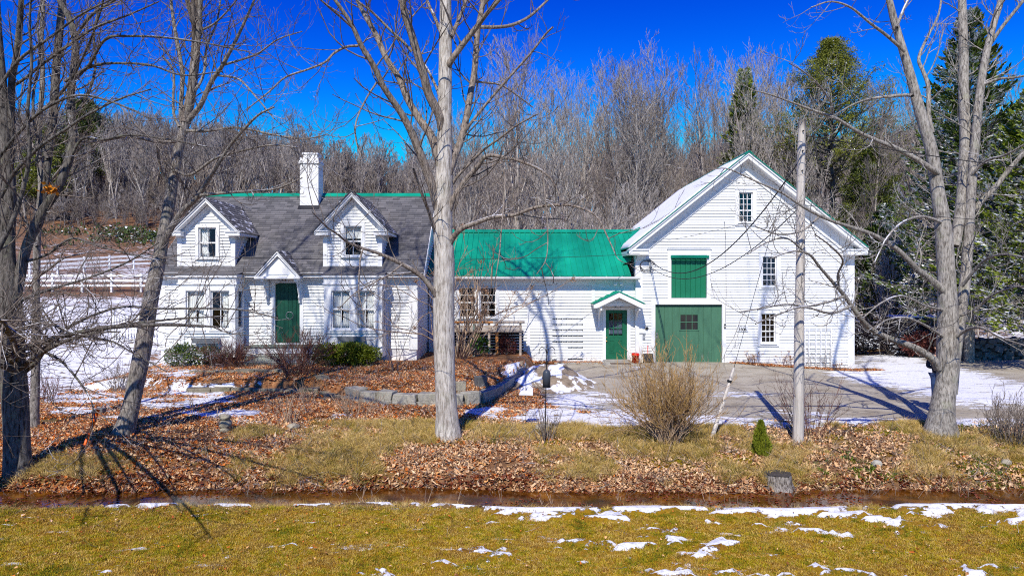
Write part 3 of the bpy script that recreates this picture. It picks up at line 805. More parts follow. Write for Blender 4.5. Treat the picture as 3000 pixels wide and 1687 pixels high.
cas = [(bx(1638), bx(1825.5), -0.6, bz(751.5)), (bx(1679), bx(1787), bz(756), bz(627)), (w1[0] - .14, w1[1] + .14, w1[2] - .13, w1[3] + .12),
       (w2[0] - .13, w2[1] + .15, w2[2] - .12, w2[3] + .14), (w3[0] - .14, w3[1] + .15, w3[2] - .12, w3[3] + .14)]
xl = lambda z: max(BX0 + .24, BC - (BAP - .48 - z) / SL); xr = lambda z: min(BX1 - .22, BC + (BAP - .48 - z) / SL)
siding(barn, xl, xr, -0.33, 7.93, YB, 0.1130, cas)
# side walls: boards on the right flank (seen only from the side)
e = .113
for z in np.arange(-.33, 4.7, e): place('clapboard', clap_mesh(M['clap']), barn, (BX1, YB + .2, z), (YR - YB - .4, 1, e), (0, 0, math.radians(90)))
mb = MB(); mb.box(BX0 - .03, BX0 + .24, YB - .045, YB, -.5, bz(640)); mb.box(BX0 - .045, BX0 - .001, YB - .04, YB + .22, -.5, bz(640) - .02)
obj('corner_board', mb, M['white'], barn)
mb = MB(); mb.box(BX1 - .22, BX1 + .035, YB - .045, YB, -.6, bz(640)); mb.box(BX1 + .001, BX1 + .05, YB - .04, YB + .22, -.6, bz(640) - .02)
obj('corner_board', mb, M['white'], barn)
# frieze boards, rake fascia, soffit
YF = YB - .47
for sgn in (-1, 1):
    tip = tipx0 if sgn < 0 else tipx1
    xw = BX0 if sgn < 0 else BX1
    def P(x, dz): return (x, roofz(x) - dz)
    mb = MB(); pts = [P(BC, .20), P(xw, .20), P(xw, .74), P(BC, .74)]
    mb.prism(pts if sgn < 0 else pts[::-1], YB - .035, YB - .001); obj('frieze_board', mb, M['white'], barn)
    mb = MB(); pts = [P(BC, .66), P(xw, .66), P(xw, .76), P(BC, .76)]
    mb.prism(pts if sgn < 0 else pts[::-1], YB - .075, YB - .036); obj('frieze_molding', mb, M['white'], barn)
    mb = MB(); pts = [P(BC, .035), P(tip, .035), P(tip, .27), P(BC, .27)]
    mb.prism(pts if sgn < 0 else pts[::-1], YF, YF + .05); obj('rake_board', mb, M['white'], barn)
    mb = MB(); pts = [P(BC, .03), P(tip, .03), P(tip, .11), P(BC, .11)]
    mb.prism(pts if sgn < 0 else pts[::-1], YF - .05, YF - .001); obj('rake_molding', mb, M['white'], barn)
    mb = MB(); pts = [P(BC, .205), P(tip, .205), P(tip, .235), P(BC, .235)]
    mb.prism(pts if sgn < 0 else pts[::-1], YF + .051, YB - .036); obj('soffit', mb, M['white'], barn)
    # boxed eave return
    a, b = sorted((tip, xw + (-sgn) * .42)); zt = roofz(tip) - .10
    mb = MB(); mb.box(a, b, YF + .02, YB - .076, zt - .20, zt - .02); mb.box(a - .02, b + .03, YF - .02, YB - .076, zt - .02, zt + .03)
    mb.box(min(xw, xw - sgn * .34), max(xw, xw - sgn * .34), YB - .16, YB - .046, zt - .36, zt - .20)
    obj('eave_return', mb, M['white'], barn)
    mb = MB(); mb.box(min(tip, xw) - (.02 if sgn > 0 else 0) , max(tip, xw) + (.02 if sgn < 0 else 0), YB + .0, YR, zt - .20, zt - .02); obj('eave_soffit', mb, M['white'], barn)
    # roof slab with standing ribs
    mb = MB(); A = (BC, YF - .09, BAP); Bp = (tip, YF - .09, roofz(tip)); Cp = (tip, YR + .3, roofz(tip)); Dp = (BC, YR + .3, BAP)
    mb.slab(*( (Bp, A, Dp, Cp) if sgn < 0 else (A, Bp, Cp, Dp)), .03)
    rf = obj('roof', mb, M['metal'], barn)
    if sgn > 0:
        rib = MB()
        for y in np.arange(YF + .1, YR + .2, .3):
            rib.slab((BC + .05, y, BAP - .04 + .03), (tip, y, roofz(tip) + .03), (tip, y + .03, roofz(tip) + .03), (BC + .05, y + .03, BAP - .04 + .03), .03)
        obj('roof_rib', rib, M['metal'], barn)['kind'] = 'stuff'
    else:
        sn = MB(); K = 22; J = 16; grid = []
        for j in range(J + 1):
            for i in range(K + 1):
                s_ = i / K; x = BC - .18 - (BC - .18 - (tip + .0)) * s_; y = YF - .06 + (YR + .15 - YF - .02) * j / J
                th = (.075 + .05 * float(fbm(x, y, 1.1))) * (min(1, 5 * j / J) if j else .2)
                grid.append((x, y, roofz(x) + .004 + th * (0.3 if i in (0, K) else 1)))
        sn.v = grid
        sn.f = [(j * (K + 1) + i + 1, j * (K + 1) + i, (j + 1) * (K + 1) + i, (j + 1) * (K + 1) + i + 1) for j in range(J) for i in range(K)]
        so = obj('snow_sheet', sn, M['snow'], barn, True); md = so.modifiers.new('depth', 'SOLIDIFY'); md.thickness = .03; md.offset = -1
mb = MB(); mb.prism([(BC - .16, BAP - .128 + .012), (BC, BAP + .012), (BC + .16, BAP - .128 + .012), (BC + .16, BAP - .10 + .02), (BC, BAP + .04), (BC - .16, BAP - .10 + .02)][::-1], YF - .1, YR + .3)
obj('ridge_cap', mb, M['metal'], barn)
# garage door: casing, planks, little window
mb = MB(); g = garage
mb.box(cas[0][0], g[0], YB - .05, YB, -.5, g[3]); mb.box(g[1], cas[0][1], YB - .05, YB, -.5, g[3]); mb.box(cas[0][0], cas[0][1], YB - .05, YB, g[3], cas[0][3] + .012)
obj('door_casing', mb, M['white'], barn)
gd = MB(); gd.box(g[0], g[1], YB + .075, YB + .10, -.35, g[3]); gdo = obj('barn_door', gd, M['green_old'], barn)
gw = (bx(1711), bx(1757), bz(829), bz(792))
edges = [g[0] + .005, bx(1672), bx(1693), bx(1711), bx(1757), bx(1771), bx(1790), g[1] - .005]
for i in range(len(edges) - 1):
    a, b = edges[i] + .007, edges[i + 1] - .007
    for zz0, zz1 in ([(-.02, gw[2] - .05), (gw[3] + .05, g[3] - .10)] if abs(edges[i] - gw[0]) < .01 else [(-.02, g[3] - .10)]):
        n_ = 2 if abs(edges[i] - gw[0]) < .01 else 1
        for q in range(n_):
            aa = a + (b - a) * q / n_ + (.007 if q else 0); bb = a + (b - a) * (q + 1) / n_ - (.007 if q < n_ - 1 else 0)
            p = MB(); p.box(aa, bb, YB + .05 + random.uniform(0, .006), YB + .0745, zz0, zz1); obj('plank', p, M['green_old'], gdo)
p = MB(); p.box(g[0] + .01, g[1] - .01, YB + .04, YB + .0745, g[3] - .095, g[3] - .005); obj('top_rail', p, M['green_dark'], gdo)
p = MB(); a, b, c, dd = gw
p.box(a - .03, b + .03, YB + .035, YB + .0745, dd, dd + .045); p.box(a - .03, b + .03, YB + .035, YB + .0745, c - .045, c)
p.box(a - .03, a + .02, YB + .036, YB + .0745, c, dd); p.box(b - .02, b + .03, YB + .036, YB + .0745, c, dd); p.box(a + .02, b - .02, YB + .037, YB + .0745, (c + dd) / 2 - .015, (c + dd) / 2 + .015)
for i in (1, 2): xx = a + (b - a) * i / 3; p.box(xx - .012, xx + .012, YB + .038, YB + .0745, c, dd)
obj('door_window', p, M['green_old'], gdo)
p = MB(); p.box(a, b, YB + .06, YB + .0735, c, dd)
dg = NT('dark_door_glass'); dg.bsdf((0.02, 0.025, 0.028), 0.06, 0.9); M['darkglass'] = dg.m
obj('glass_pane', p, M['darkglass'], gdo)
p = MB(); p.lathe(0, 0, [(.0, 0), (.035, 0), (.04, .01), (.02, .03), (0, .03)], 10); hm = [(x + bx(1653), YB + .05 - z, y + bz(840)) for x, y, z in p.v]; p.v = hm
p.box(bx(1653) - .025, bx(1653) + .025, YB + .03, YB + .05, bz(840) - .17, bz(840) - .06); obj('door_handle', p, M['grey_metal'], gdo)
# loft door
mb = MB(); l = loft; c2 = cas[1]
mb.box(c2[0], l[0], YB - .05, YB, cas[0][3] + .013, c2[3]); mb.box(l[1], c2[1], YB - .05, YB, cas[0][3] + .013, c2[3]); mb.box(l[0], l[1], YB - .048, YB, l[3], c2[3]); mb.box(l[0], l[1], YB - .048, YB, cas[0][3] + .013, l[2])
mb.box(c2[0] - .03, c2[1] + .03, YB - .09, YB, c2[3], c2[3] + .035); obj('loft_casing', mb, M['white'], barn)
ld = MB(); ld.box(l[0], l[1], YB + .16, YB + .18, l[2], l[3]); ldo = obj('loft_door', ld, M['loft'], barn)
npan = 7; pw = (l[1] - l[0]) / npan
pm = unit_mesh('panel', MB().prism([(.02, .0), (.10, .0), (.16, 0), (.98, 0), (.98, 1), (.02, 1)], 0, .02), M['loft'])
for i in range(npan):
    q = place('panel', pm, ldo, (l[0] + pw * i, YB + .135, l[2] + .01), (pw, 1, l[3] - l[2] - .10))
    p = MB(); p.prism([(l[0] + pw * i - .0 + .001, l[2] + .01), (l[0] + pw * i + .035, l[2] + .01), (l[0] + pw * i + .035, l[3] - .10), (l[0] + pw * i + .001, l[3] - .10)], YB + .105, YB + .1345); obj('rib', p, M['loft'], ldo)
p = MB(); p.prism([(l[0] - .03, l[3] - .12), (l[1] + .06, l[3] - .12), (l[1] + .06, l[3] - .02), (l[0] - .03, l[3] - .02)], YB - .12, YB - .052)
for k in range(3): p.box(l[0] - .035, l[1] + .065, YB - .135, YB - .12, l[3] - .11 + .035 * k, l[3] - .095 + .035 * k)
obj('door_track', p, M['metal'], barn)
make_window(barn, w1[0], w1[1], w1[2], w1[3], YB, 3, (3, 2), (.14, .14, .12, .13), w1[2] + (w1[3] - w1[2]) * .40, pane_b)
make_window(barn, w2[0], w2[1], w2[2], w2[3], YB, 3, (3, 2), (.13, .15, .14, .12), w2[2] + (w2[3] - w2[2]) * .40, pane_b)
make_window(barn, w3[0], w3[1], w3[2], w3[3], YB, 3, (3, 2), (.14, .15, .14, .12), w3[2] + (w3[3] - w3[2]) * .40, pane_b)
# inside: loft floor and a near-black sheet so the panes look into a dim barn
mb = MB(); mb.box(BX0 + .13, BX1 - .13, YB + .6, YR - .13, 2.75, 2.9); obj('loft_floor', mb, M['deck'], barn)
mb = MB(); mb.box(BX0 + .13, BX1 - .13, YB + 1.2, YB + 1.25, -.3, 5.0); mb.prism([(BX0 + .5, 5.0), (BX1 - .5, 5.0), (BC, 7.9)], YB + 1.2, YB + 1.25); obj('dim_barn_sheet', mb, M['dark'], barn)
# apron in front of the door
mb = MB(); mb.add([(g[0] - .35, YB - 1.0, -.02), (g[1] + .45, YB - 1.1, -.12), (g[1] + .30, YB + .06, -.03), (g[0] - .1, YB + .06, .02), (g[0] - .35, YB - 1.0, -.3), (g[1] + .45, YB - 1.1, -.3), (g[1] + .3, YB + .06, -.3), (g[0] - .1, YB + .06, -.3)],
                  [(0, 1, 2, 3), (4, 7, 6, 5), (0, 4, 5, 1), (1, 5, 6, 2), (2, 6, 7, 3), (3, 7, 4, 0)])
tag(obj('doorway_slab', mb, M['concrete'], None, False, .02), 'worn concrete slab sloping out from the big green barn door', 'slab')

# sign 1806
sx0, sx1, sz0, sz1 = bx(1852), bx(1881), bz(834), bz(817)
mb = MB(); c = .035
mb.prism([(sx0 + c, sz0), (sx1 - c, sz0), (sx1, sz0 + c), (sx1, sz1 - c), (sx1 - c, sz1), (sx0 + c, sz1), (sx0, sz1 - c), (sx0, sz0 + c)], YB - .062, YB - .036)
sg = obj('date_sign', mb, M['board']); tag(sg, 'small white sign reading 1806 on the barn clapboards', 'sign')
def text(body, x, z, y, size, mat, parent, name='lettering', ext=.002, align='CENTER'):
    cu = bpy.data.curves.new(name, 'FONT'); cu.body = body; cu.size = size; cu.extrude = ext; cu.offset = size * .022; cu.align_x = align; cu.align_y = 'CENTER'; cu.materials.append(mat)
    tmp = bpy.data.objects.new('tmp', cu); COL.objects.link(tmp)
    me = bpy.data.meshes.new_from_object(tmp.evaluated_get(bpy.context.evaluated_depsgraph_get())); bpy.data.objects.remove(tmp)
    o = link(name, me, parent); o0 = ORG[root_of(parent).name]
    o.location = (x - o0[0], y - o0[1], z - o0[2]); o.rotation_euler = (math.radians(90), 0, 0); return o
cxs = (sx0 + sx1) / 2
t_ = text('1806', cxs, sz0 + .085, YB - .065, .165, M['black'], sg)
t_ = text('E.S.T.B.', cxs, sz1 - .045, YB - .065, .065, M['black'], sg)

# ================================================================== THE LOW WING between house and barn
YW = 27.7
def cx(u): return (u - CU) / F * YW
def cz(v): return H - (v - HV) / F * YW
WX0, WX1 = -3.38, BX0 - .05
wing = thing('low_wing', 'low white clapboard wing with a green metal roof between house and barn', 'building', ((WX0 + WX1) / 2, YW, 0))
door = (cx(1523.5), cx(1577), cz(903.6), cz(779.5)); ww1 = (cx(1155), cx(1196), cz(799), cz(723)); ww2 = (cx(1207.5), cx(1248), cz(799), cz(723))
ZT = 3.42
mb = MB(); wall_cols(mb, WX0, WX1, -.3, lambda x: ZT, [door, ww1, ww2], YW, YW + .12)
mb.box(WX0, WX0 + .1, YW + .12, 34.3, -.3, ZT); wall_cols(mb, WX0, WX1, -.3, lambda x: ZT, [], 34.3, 34.4)
obj('wall', mb, M['white'], wing)
ca = [(cx(1147), cx(1256), cz(806), cz(715)), (cx(1515.5), cx(1585.5), -.3, cz(774)), (cx(1326.5), cx(1333.5), -.3, 4), (cx(1488), cx(1496), cz(768), 4), (cx(1602), cx(1612), -.3, 4)]
siding(wing, lambda z: WX0 + .3, lambda z: WX1, .04, cz(718), YW, .118, ca)
for u0, u1, zb in ((1326.5, 1333.5, -.1), (1488, 1496, cz(766)), (1602, 1612, -.05)):
    mb = MB(); mb.box(cx(u0), cx(u1), YW - .05, YW, zb, cz(706)); obj('corner_board', mb, M['white'], wing)
mb = MB(); mb.box(WX0, cx(1488) - .002, YW - .06, YW, cz(718), cz(704)); mb.box(cx(1496) + .002, cx(1602) - .002, YW - .042, YW, cz(712), cz(704)); obj('frieze_board', mb, M['white'], wing)
mb = MB(); mb.box(WX0, WX1 + .1, YW - .36, YW, 3.36, 3.40); obj('soffit', mb, M['white'], wing)
mb = MB(); mb.box(WX0, WX1 + .13, YW - .40, YW - .365, 3.33, 3.45); obj('fascia', mb, M['white'], wing)
mb = MB(); mb.prism_x([(YW - .40, 3.36), (YW - .50, 3.37), (YW - .52, 3.45), (YW - .505, 3.45), (YW - .49, 3.385), (YW - .40, 3.375)], WX0, WX1 + .15); obj('gutter', mb, M['white'], wing)
for x in np.arange(WX0 + .3, WX1, .62):
    b_ = MB(); b_.box(x, x + .05, YW - .51, YW - .40, 3.452, 3.462); obj('gutter_strap', b_, M['white'], wing)
# roof: single metal panels with a rib each, cut where the barn roof rises
EY, EZ, RY, RZ = YW - .46, 3.49, 31.0, 5.55
sl = (RZ - EZ) / (RY - EY)
px = .232; xx = WX0 + .02
def barn_clip(x, s):   # s 0..1 up the slope
    return roofz(x) < EZ + (RZ - EZ) * s if x > tipx0 else False
while xx < 5.75:
    a, b = xx, xx + px
    # length of the panel before it dives under the barn roof
    smin = 0.0
    if a > 4.75: smin = max(0.0, min(1.0, (roofz((a + b) / 2) - .10 - EZ) / (RZ - EZ)))
    if smin < .97:
        y0_, z0_ = EY + (RY - EY) * smin, EZ + (RZ - EZ) * smin
        p = MB()
        p.slab((a + .004, y0_, z0_), (b - .004, y0_, z0_), (b - .004, RY, RZ), (a + .004, RY, RZ), .02)
        p.slab((a - .017, y0_, z0_ + .05), (a + .017, y0_, z0_ + .05), (a + .017, RY, RZ + .05), (a - .017, RY, RZ + .05), .05)
        obj('roof_panel', p, M['metal'], wing)
    xx += px
p = MB(); p.slab((WX0, 34.6, EZ), (WX1, 34.6, EZ), (WX1 + .6, RY, RZ), (WX0, RY, RZ), .03); obj('rear_roof', p, M['metal'], wing)
p = MB(); p.prism_x([(RY - .2, RZ - .2 * sl + .035), (RY, RZ + .045), (RY + .2, RZ - .2 * sl + .035), (RY + .2, RZ - .2 * sl + .06), (RY, RZ + .075), (RY - .2, RZ - .2 * sl + .06)], WX0, 5.70); obj('ridge_cap', p, M['metal'], wing)
# valley flashing where the roofs meet
p = MB(); A = np.array((4.66, EY + .75, EZ + .75 * sl + .05)); Bq = np.array((5.62, RY - .05, RZ + .03))
p.slab(tuple(A + (-.16, 0, .02)), tuple(A + (.22, 0, .17)), tuple(Bq + (.2, 0, .17)), tuple(Bq + (-.16, 0, .02)), .02); obj('valley_flashing', p, M['metal'], wing)
for wv in (ww1, ww2):
    make_window(wing, wv[0], wv[1], wv[2], wv[3], YW, 2, (2, 2), (.10, .10, .02, .06), cz(761), None, None, False)
mb = MB(); mb.box(cx(1147), cx(1155) - .102, YW - .05, YW, cz(806), cz(718)); mb.box(ww2[1] + .102, cx(1256), YW - .05, YW, cz(806), cz(718)); obj('window_casing', mb, M['white'], wing)
mb = MB(); mb.box(WX0 + .2, WX1 - .1, YW + 1.4, YW + 1.45, 0, 3.3); obj('dim_room_sheet', mb, M['dark'], wing)  # near-black sheet stands in for the dimness of the room behind the panes
# entry door
dd = thing('d', 'x', 'x') if False else None
mb = MB(); ya = YW - .055
mb.box(cx(1515.5), door[0], ya, YW, cz(905), cz(774)); mb.box(door[1], cx(1585.5), ya, YW, cz(905), cz(774)); mb.box(door[0], door[1], ya + .002, YW, door[3], cz(774)); obj('door_casing', mb, M['white'], wing)
gl = (cx(1532), cx(1566), cz(843.5), cz(787.5))
mb = MB(); wall_cols(mb, door[0], door[1], door[2], lambda x: door[3], [gl], YW + .02, YW + .06)
edo = obj('entry_door', mb, M['green'], wing)
mb = MB()
for i in (1, 2): x = gl[0] + (gl[1] - gl[0]) * i / 3; mb.box(x - .013, x + .013, YW + .022, YW + .05, gl[2], gl[3])
for i in (1, 2):
    z = gl[2] + (gl[3] - gl[2]) * i / 3
    for k in range(3): mb.box(gl[0] + (gl[1] - gl[0]) * k / 3 + .013, gl[0] + (gl[1] - gl[0]) * (k + 1) / 3 - .013, YW + .023, YW + .05, z - .013, z + .013)
obj('muntin', mb, M['green'], edo)
for i in range(3):
    for k in range(3):
        w_ = (gl[1] - gl[0]) / 3; h_ = (gl[3] - gl[2]) / 3
        place('pane', pane_b, edo, (gl[0] + w_ * i + .014, YW + .035, gl[2] + h_ * k + .014), (w_ - .028, 1, h_ - .028))
mb = MB(); mb.box(gl[0] + .01, gl[1] - .01, YW + .10, YW + .11, gl[2] + .05, gl[3] - .3); obj('curtain', mb, M['curtain'], edo)
for u0, u1 in ((1532, 1545.5), (1553, 1566.5)):
    a, b = cx(u0), cx(u1); p = MB(); z0, z1 = cz(888.5), cz(856)
    p.box(a, b, YW + .004, YW + .019, z0, z0 + .03); p.box(a, b, YW + .004, YW + .019, z1 - .03, z1); p.box(a, a + .03, YW + .004, YW + .019, z0 + .03, z1 - .03); p.box(b - .03, b, YW + .004, YW + .019, z0 + .03, z1 - .03)
    p.box(a + .07, b - .07, YW + .008, YW + .019, z0 + .09, z1 - .09); obj('door_panel', p, M['green'], edo)
mb = MB(); mb.lathe(0, 0, [(0, 0), (.03, 0), (.03, .01), (.012, .02), (.03, .045), (.0, .06)], 10); k0 = (cx(1526), YW + .02, cz(858)); mb.v = [(x + k0[0], k0[1] - z, y + k0[2]) for x, y, z in mb.v]
br = paint('brass', (.45, .33, .12), .1, 5, .3, metallic=.7); mb.box(k0[0] - .02, k0[0] + .02, YW + .008, YW + .02, k0[2] + .12, k0[2] + .18); obj('door_knob', mb, br, edo)
mb = MB(); mb.box(door[0] - .05, door[1] + .05, YW - .08, YW + .1, door[2] - .06, door[2]); obj('threshold', mb, M['concrete'], wing)
# gabled hood over the door
hood = MB(); YH = YW - .95
scl = F / YH
def hx(u): return (u - CU) / scl
def hz(v): return H - (v - HV) / scl
hc = hx(1557.5); hp = hz(733); hw = hx(1623) - hc; he = hz(764)
hs_ = (hp - he) / hw; hr = lambda x: hp - hs_ * abs(x - hc)
hd = MB()
for sgn in (-1, 1):
    A = (hc, YH - .06, hp); Bp = (hc + sgn * hw, YH - .06, he); Cp = (hc + sgn * hw, YW, he); Dp = (hc, YW, hp)
    hd.slab(*((Bp, A, Dp, Cp) if sgn < 0 else (A, Bp, Cp, Dp)), .025)
    for y in np.arange(YH, YW, .23): hd.slab((hc + (0 if sgn > 0 else -hw), y, hp + .02 if sgn > 0 else he + .02), (hc + (hw if sgn > 0 else 0), y, he + .02 if sgn > 0 else hp + .02), (hc + (hw if sgn > 0 else 0), y + .02, he + .02 if sgn > 0 else hp + .02), (hc + (0 if sgn > 0 else -hw), y + .02, hp + .02 if sgn > 0 else he + .02), .02)
can = obj('door_hood', hd, M['metal'], wing)
hf = MB()
for sgn in (-1, 1):
    pts = [(hc, hp - .03), (hc + sgn * (hw - .02), he - .03), (hc + sgn * (hw - .02), he - .17), (hc + sgn * (hw - .16), he - .17), (hc, hp - .24)]
    hf.prism(pts[::-1] if sgn < 0 else pts, YH - .03, YH + .02)
    A = (hc, YH + .03, hp - .045); Bp = (hc + sgn * (hw - .03), YH + .03, he - .045); Cp = (Bp[0], YW, Bp[2]); Dp = (hc, YW, hp - .045)
    hf.slab(*((Bp, A, Dp, Cp) if sgn < 0 else (A, Bp, Cp, Dp)), .05)
hf.prism([(hc - hw + .35, he - .10), (hc + hw - .35, he - .10), (hc + .02, hp - .32), (hc - .02, hp - .32)], YH + .30, YH + .33)
for k in range(3):
    z = he - .08 + k * .1; ww = (hp - .34 - z) / hs_
    if ww > .1: hf.box(hc - ww, hc + ww, YH + .27, YH + .299, z + .085, z + .1)
hf.box(hc - hw + .3, hc + hw - .3, YH + .03, YW, he - .17, he - .11) if False else None
obj('hood_gable', hf, M['white'], can)
for u_ in (1505.5, 1599):
    x = cx(u_); p = MB(); p.box(x - .045, x + .045, YW - .12, YW - .051, cz(823), cz(768)); p.box(x - .045, x + .045, YH + .1, YW - .12, he - .20, he - .12)
    arc = [(YW - .12 - .78 * (1 - math.cos(t)) , cz(812) + (he - .22 - cz(812)) * math.sin(t)) for t in np.linspace(0, math.pi / 2, 9)]
    for (a1, b1), (a2, b2) in zip(arc[:-1], arc[1:]):
        p.hexa([(x - .035, a1, b1 - .04), (x + .035, a1, b1 - .04), (x + .035, a1, b1 + .04), (x - .035, a1, b1 + .04), (x - .035, a2, b2 - .04), (x + .035, a2, b2 - .04), (x + .035, a2, b2 + .04), (x - .035, a2, b2 + .04)])
    obj('bracket', p, M['white'], can)
# number plaque over the door
p = MB(); p.box(cx(1548), cx(1560), YW - .085, YW - .057, cz(773.5), cz(767.5)); pl = obj('plaque', p, M['black']); tag(pl, 'tiny framed plaque above the glazed green entry door', 'plaque')
p = MB(); p.box(cx(1549.5), cx(1558.5), YW - .089, YW - .0855, cz(772.6), cz(768.4)); obj('plaque_face', p, M['board'], pl)
# flood light under the eave
fl = thing('flood_light', 'twin white flood lights under the eave above the green door', 'light', (cx(1553), YW - .05, cz(713)))
p = MB(); p.box(cx(1553) - .05, cx(1553) + .05, YW - .10, YW - .05, cz(713), cz(707)); obj('light_base', p, M['white'], fl)
for s_ in (-1, 1):
    p = MB(); p.lathe(0, 0, [(.0, 0), (.07, 0), (.075, .02), (.05, .1), (.02, .14), (0, .14)], 12)
    an = math.radians(60); x0_ = cx(1553) + s_ * .12
    p.v = [(x0_ + x, YW - .26 + z * .8 + y * .3, cz(712) - .03 + y * .9 + z * .25) for x, y, z in p.v]
    obj('lamp_head', p, M['white'], fl, True)
# slotted vents in rows
vt = thing('wall_vents', 'rows of thin dark slotted vent strips let into the white wing wall', 'vents', (cx(1428), YW, cz(860)))
for v_ in (801.7, 816, 830.3, 844.8, 859.4, 874, 902.3):
    u0 = 1427.5 if v_ > 870 else 1389
    n_ = 3 if v_ > 870 else 6
    for k in range(n_):
        p = MB(); a = u0 + k * (12.9); p.box(cx(a + .4), cx(a + 12), YW - .041, YW - .031, cz(v_ + .9), cz(v_ - .6)); p.box(cx(a + 10), cx(a + 12.4), YW - .047, YW - .042, cz(v_ + 1.4), cz(v_ - 1.2)); obj('slot', p, M['black'], vt)
# dryer vent hood
dv = thing('dryer_vent', 'small grey hooded dryer vent low on the wing wall', 'vent', (cx(1395), YW - .03, cz(900)))
p = MB(); p.box(cx(1388), cx(1399), YW - .05, YW - .02, cz(908), cz(894)); obj('vent_plate', p, M['white'], dv)
p = MB(); ar = [(YW - .05, cz(906)), (YW - .17, cz(906)), (YW - .19, cz(902)), (YW - .14, cz(896)), (YW - .05, cz(894.5))]; p.prism_x(ar, cx(1389), cx(1398.5)); obj('vent_hood', p, M['grey_metal'], dv)
# electric meter, boxes, conduit
mt_ = thing('electric_meter', 'round glass electric meter on white board beside the green door', 'meter', (cx(1625), YW - .05, cz(826)))
p = MB(); p.box(cx(1617.5), cx(1632), YW - .06, YW - .03, cz(838), cz(817)); obj('meter_board', p, M['white'], mt_)
p = MB(); p.lathe(0, 0, [(0, 0), (.085, 0), (.09, .06), (.07, .11), (.0, .12)], 16); p.v = [(x + cx(1625), YW - .06 - z, y + cz(825)) for x, y, z in p.v]; obj('meter_glass', p, M['grey_metal'], mt_, True)
p = MB(); p.lathe(0, 0, [(0, .12), (.05, .12), (.05, .13), (0, .131)], 12); p.v = [(x + cx(1625), YW - .06 - z, y + cz(825)) for x, y, z in p.v]; obj('meter_dial', p, M['dark'], mt_)
bxo = thing('breaker_box', 'grey utility box mounted left of the red shovel handle', 'box', (cx(1614), YW - .05, cz(846)))
p = MB(); p.box(cx(1607), cx(1622), YW - .14, YW - .031, cz(855), cz(838)); obj('housing', p, M['grey_metal'], bxo, False, .012)
p = MB(); p.box(cx(1606.5), cx(1622.5), YW - .155, YW - .141, cz(840), cz(837)); obj('lid', p, M['grey_metal'], bxo)
p = MB(); p.tube([(cx(1610), YW - .05, cz(855)), (cx(1609), YW - .05, cz(866)), (cx(1614), YW - .05, cz(871)), (cx(1622), YW - .05, cz(870)), (cx(1625), YW - .05, cz(860))], .012, 6); obj('conduit', p, M['grey_metal'], bxo)
p = MB(); p.box(cx(1631), cx(1637), YW - .08, YW - .031, cz(868), cz(856)); sb = obj('switch_box', p, M['grey_metal']); tag(sb, 'small grey switch box right of the red shovel handle', 'box')
p = MB(); p.tube([(cx(1627), YW - .05, cz(838)), (cx(1629), YW - .05, cz(846)), (cx(1629), YW - .05, cz(850))], .03, 8); cp = obj('cable_clamp', p, M['black']); tag(cp, 'black cable fitting just under the round meter', 'fitting')
p = MB(); p.box(cx(1598), cx(1601.5), YW - .09, YW - .031, cz(837), cz(831)); o_ = obj('outlet_box', p, M['grey_metal']); tag(o_, 'tiny dark outlet box right of the green entry door', 'outlet')
# service bracket, coil and drop cable
srv = thing('service_bracket', 'coil of black service cable on the barn corner under the eave', 'cable', (cx(1628), YW - .1, cz(668)))
p = MB()
for k in range(4):
    r_ = .17 + .03 * k; c0 = (cx(1622) + .03 * k, YW - .14 - .02 * k, cz(667) - .02 * k)
    p.tube([(c0[0] + r_ * math.cos(t) * 1.25, c0[1] + .02 * math.sin(3 * t), c0[2] + r_ * math.sin(t)) for t in np.linspace(0, 2 * math.pi * .93, 18)], .009, 5)
obj('coil', p, M['wire'], srv)
p = MB(); p.box(cx(1632), cx(1636), YW - .16, YW - .06, cz(684), cz(652)); obj('bracket', p, M['grey_metal'], srv)
p = MB(); p.tube([(cx(1634), YW - .11, cz(684)), (cx(1632), YW - .09, cz(740)), (cx(1635.5), YW - .08, cz(800)), (cx(1633), YW - .09, cz(818))], .013, 6); obj('drop_cable', p, M['wire'], srv)
rp = thing('pull_rope', 'thin pull rope with iron ring hanging right of the barn doors', 'rope', (bx(1822), YB - .06, bz(820)))
p = MB(); p.tube([(bx(1821), YB - .07, bz(557)), (bx(1824), YB - .07, bz(600)), (bx(1825.5), YB - .07, bz(740)), (bx(1823), YB - .08, bz(812))], .007, 5); obj('rope', p, M['wire'], rp)
p = MB(); p.tube([(bx(1822.3) + .035 * math.cos(t), YB - .08, bz(820) + .09 * math.sin(t)) for t in np.linspace(0, 6.1, 14)], .014, 6); obj('ring', p, M['black'], rp)
# steps, mat
st = thing('entry_steps', 'low concrete steps below the glazed green entry door', 'steps', (cx(1551), YW - .4, 0))
p = MB(); p.box(cx(1518), cx(1584), YW - .50, YW - .04, -.1, door[2] - .065); obj('upper_step', p, M['concrete'], st, False, .015)
p = MB(); p.box(cx(1508), cx(1592), YW - .92, YW - .505, -.1, .012); obj('lower_step', p, M['concrete'], st, False, .015)
p = MB(); p.box(cx(1529), cx(1577), YW - .90, YW - .58, .013, .035); tag(obj('doormat', p, M['mat'], None, False, .006), 'worn brown doormat on the lower concrete step', 'doormat')
p = MB(); p.box(cx(1392), cx(1516), YW - .62, YW - .50, -.1, .05); tag(obj('edging_kerb', p, M['concrete'], None, False, .015), 'thin concrete edging strip along the leaf bed by the wing', 'edging')
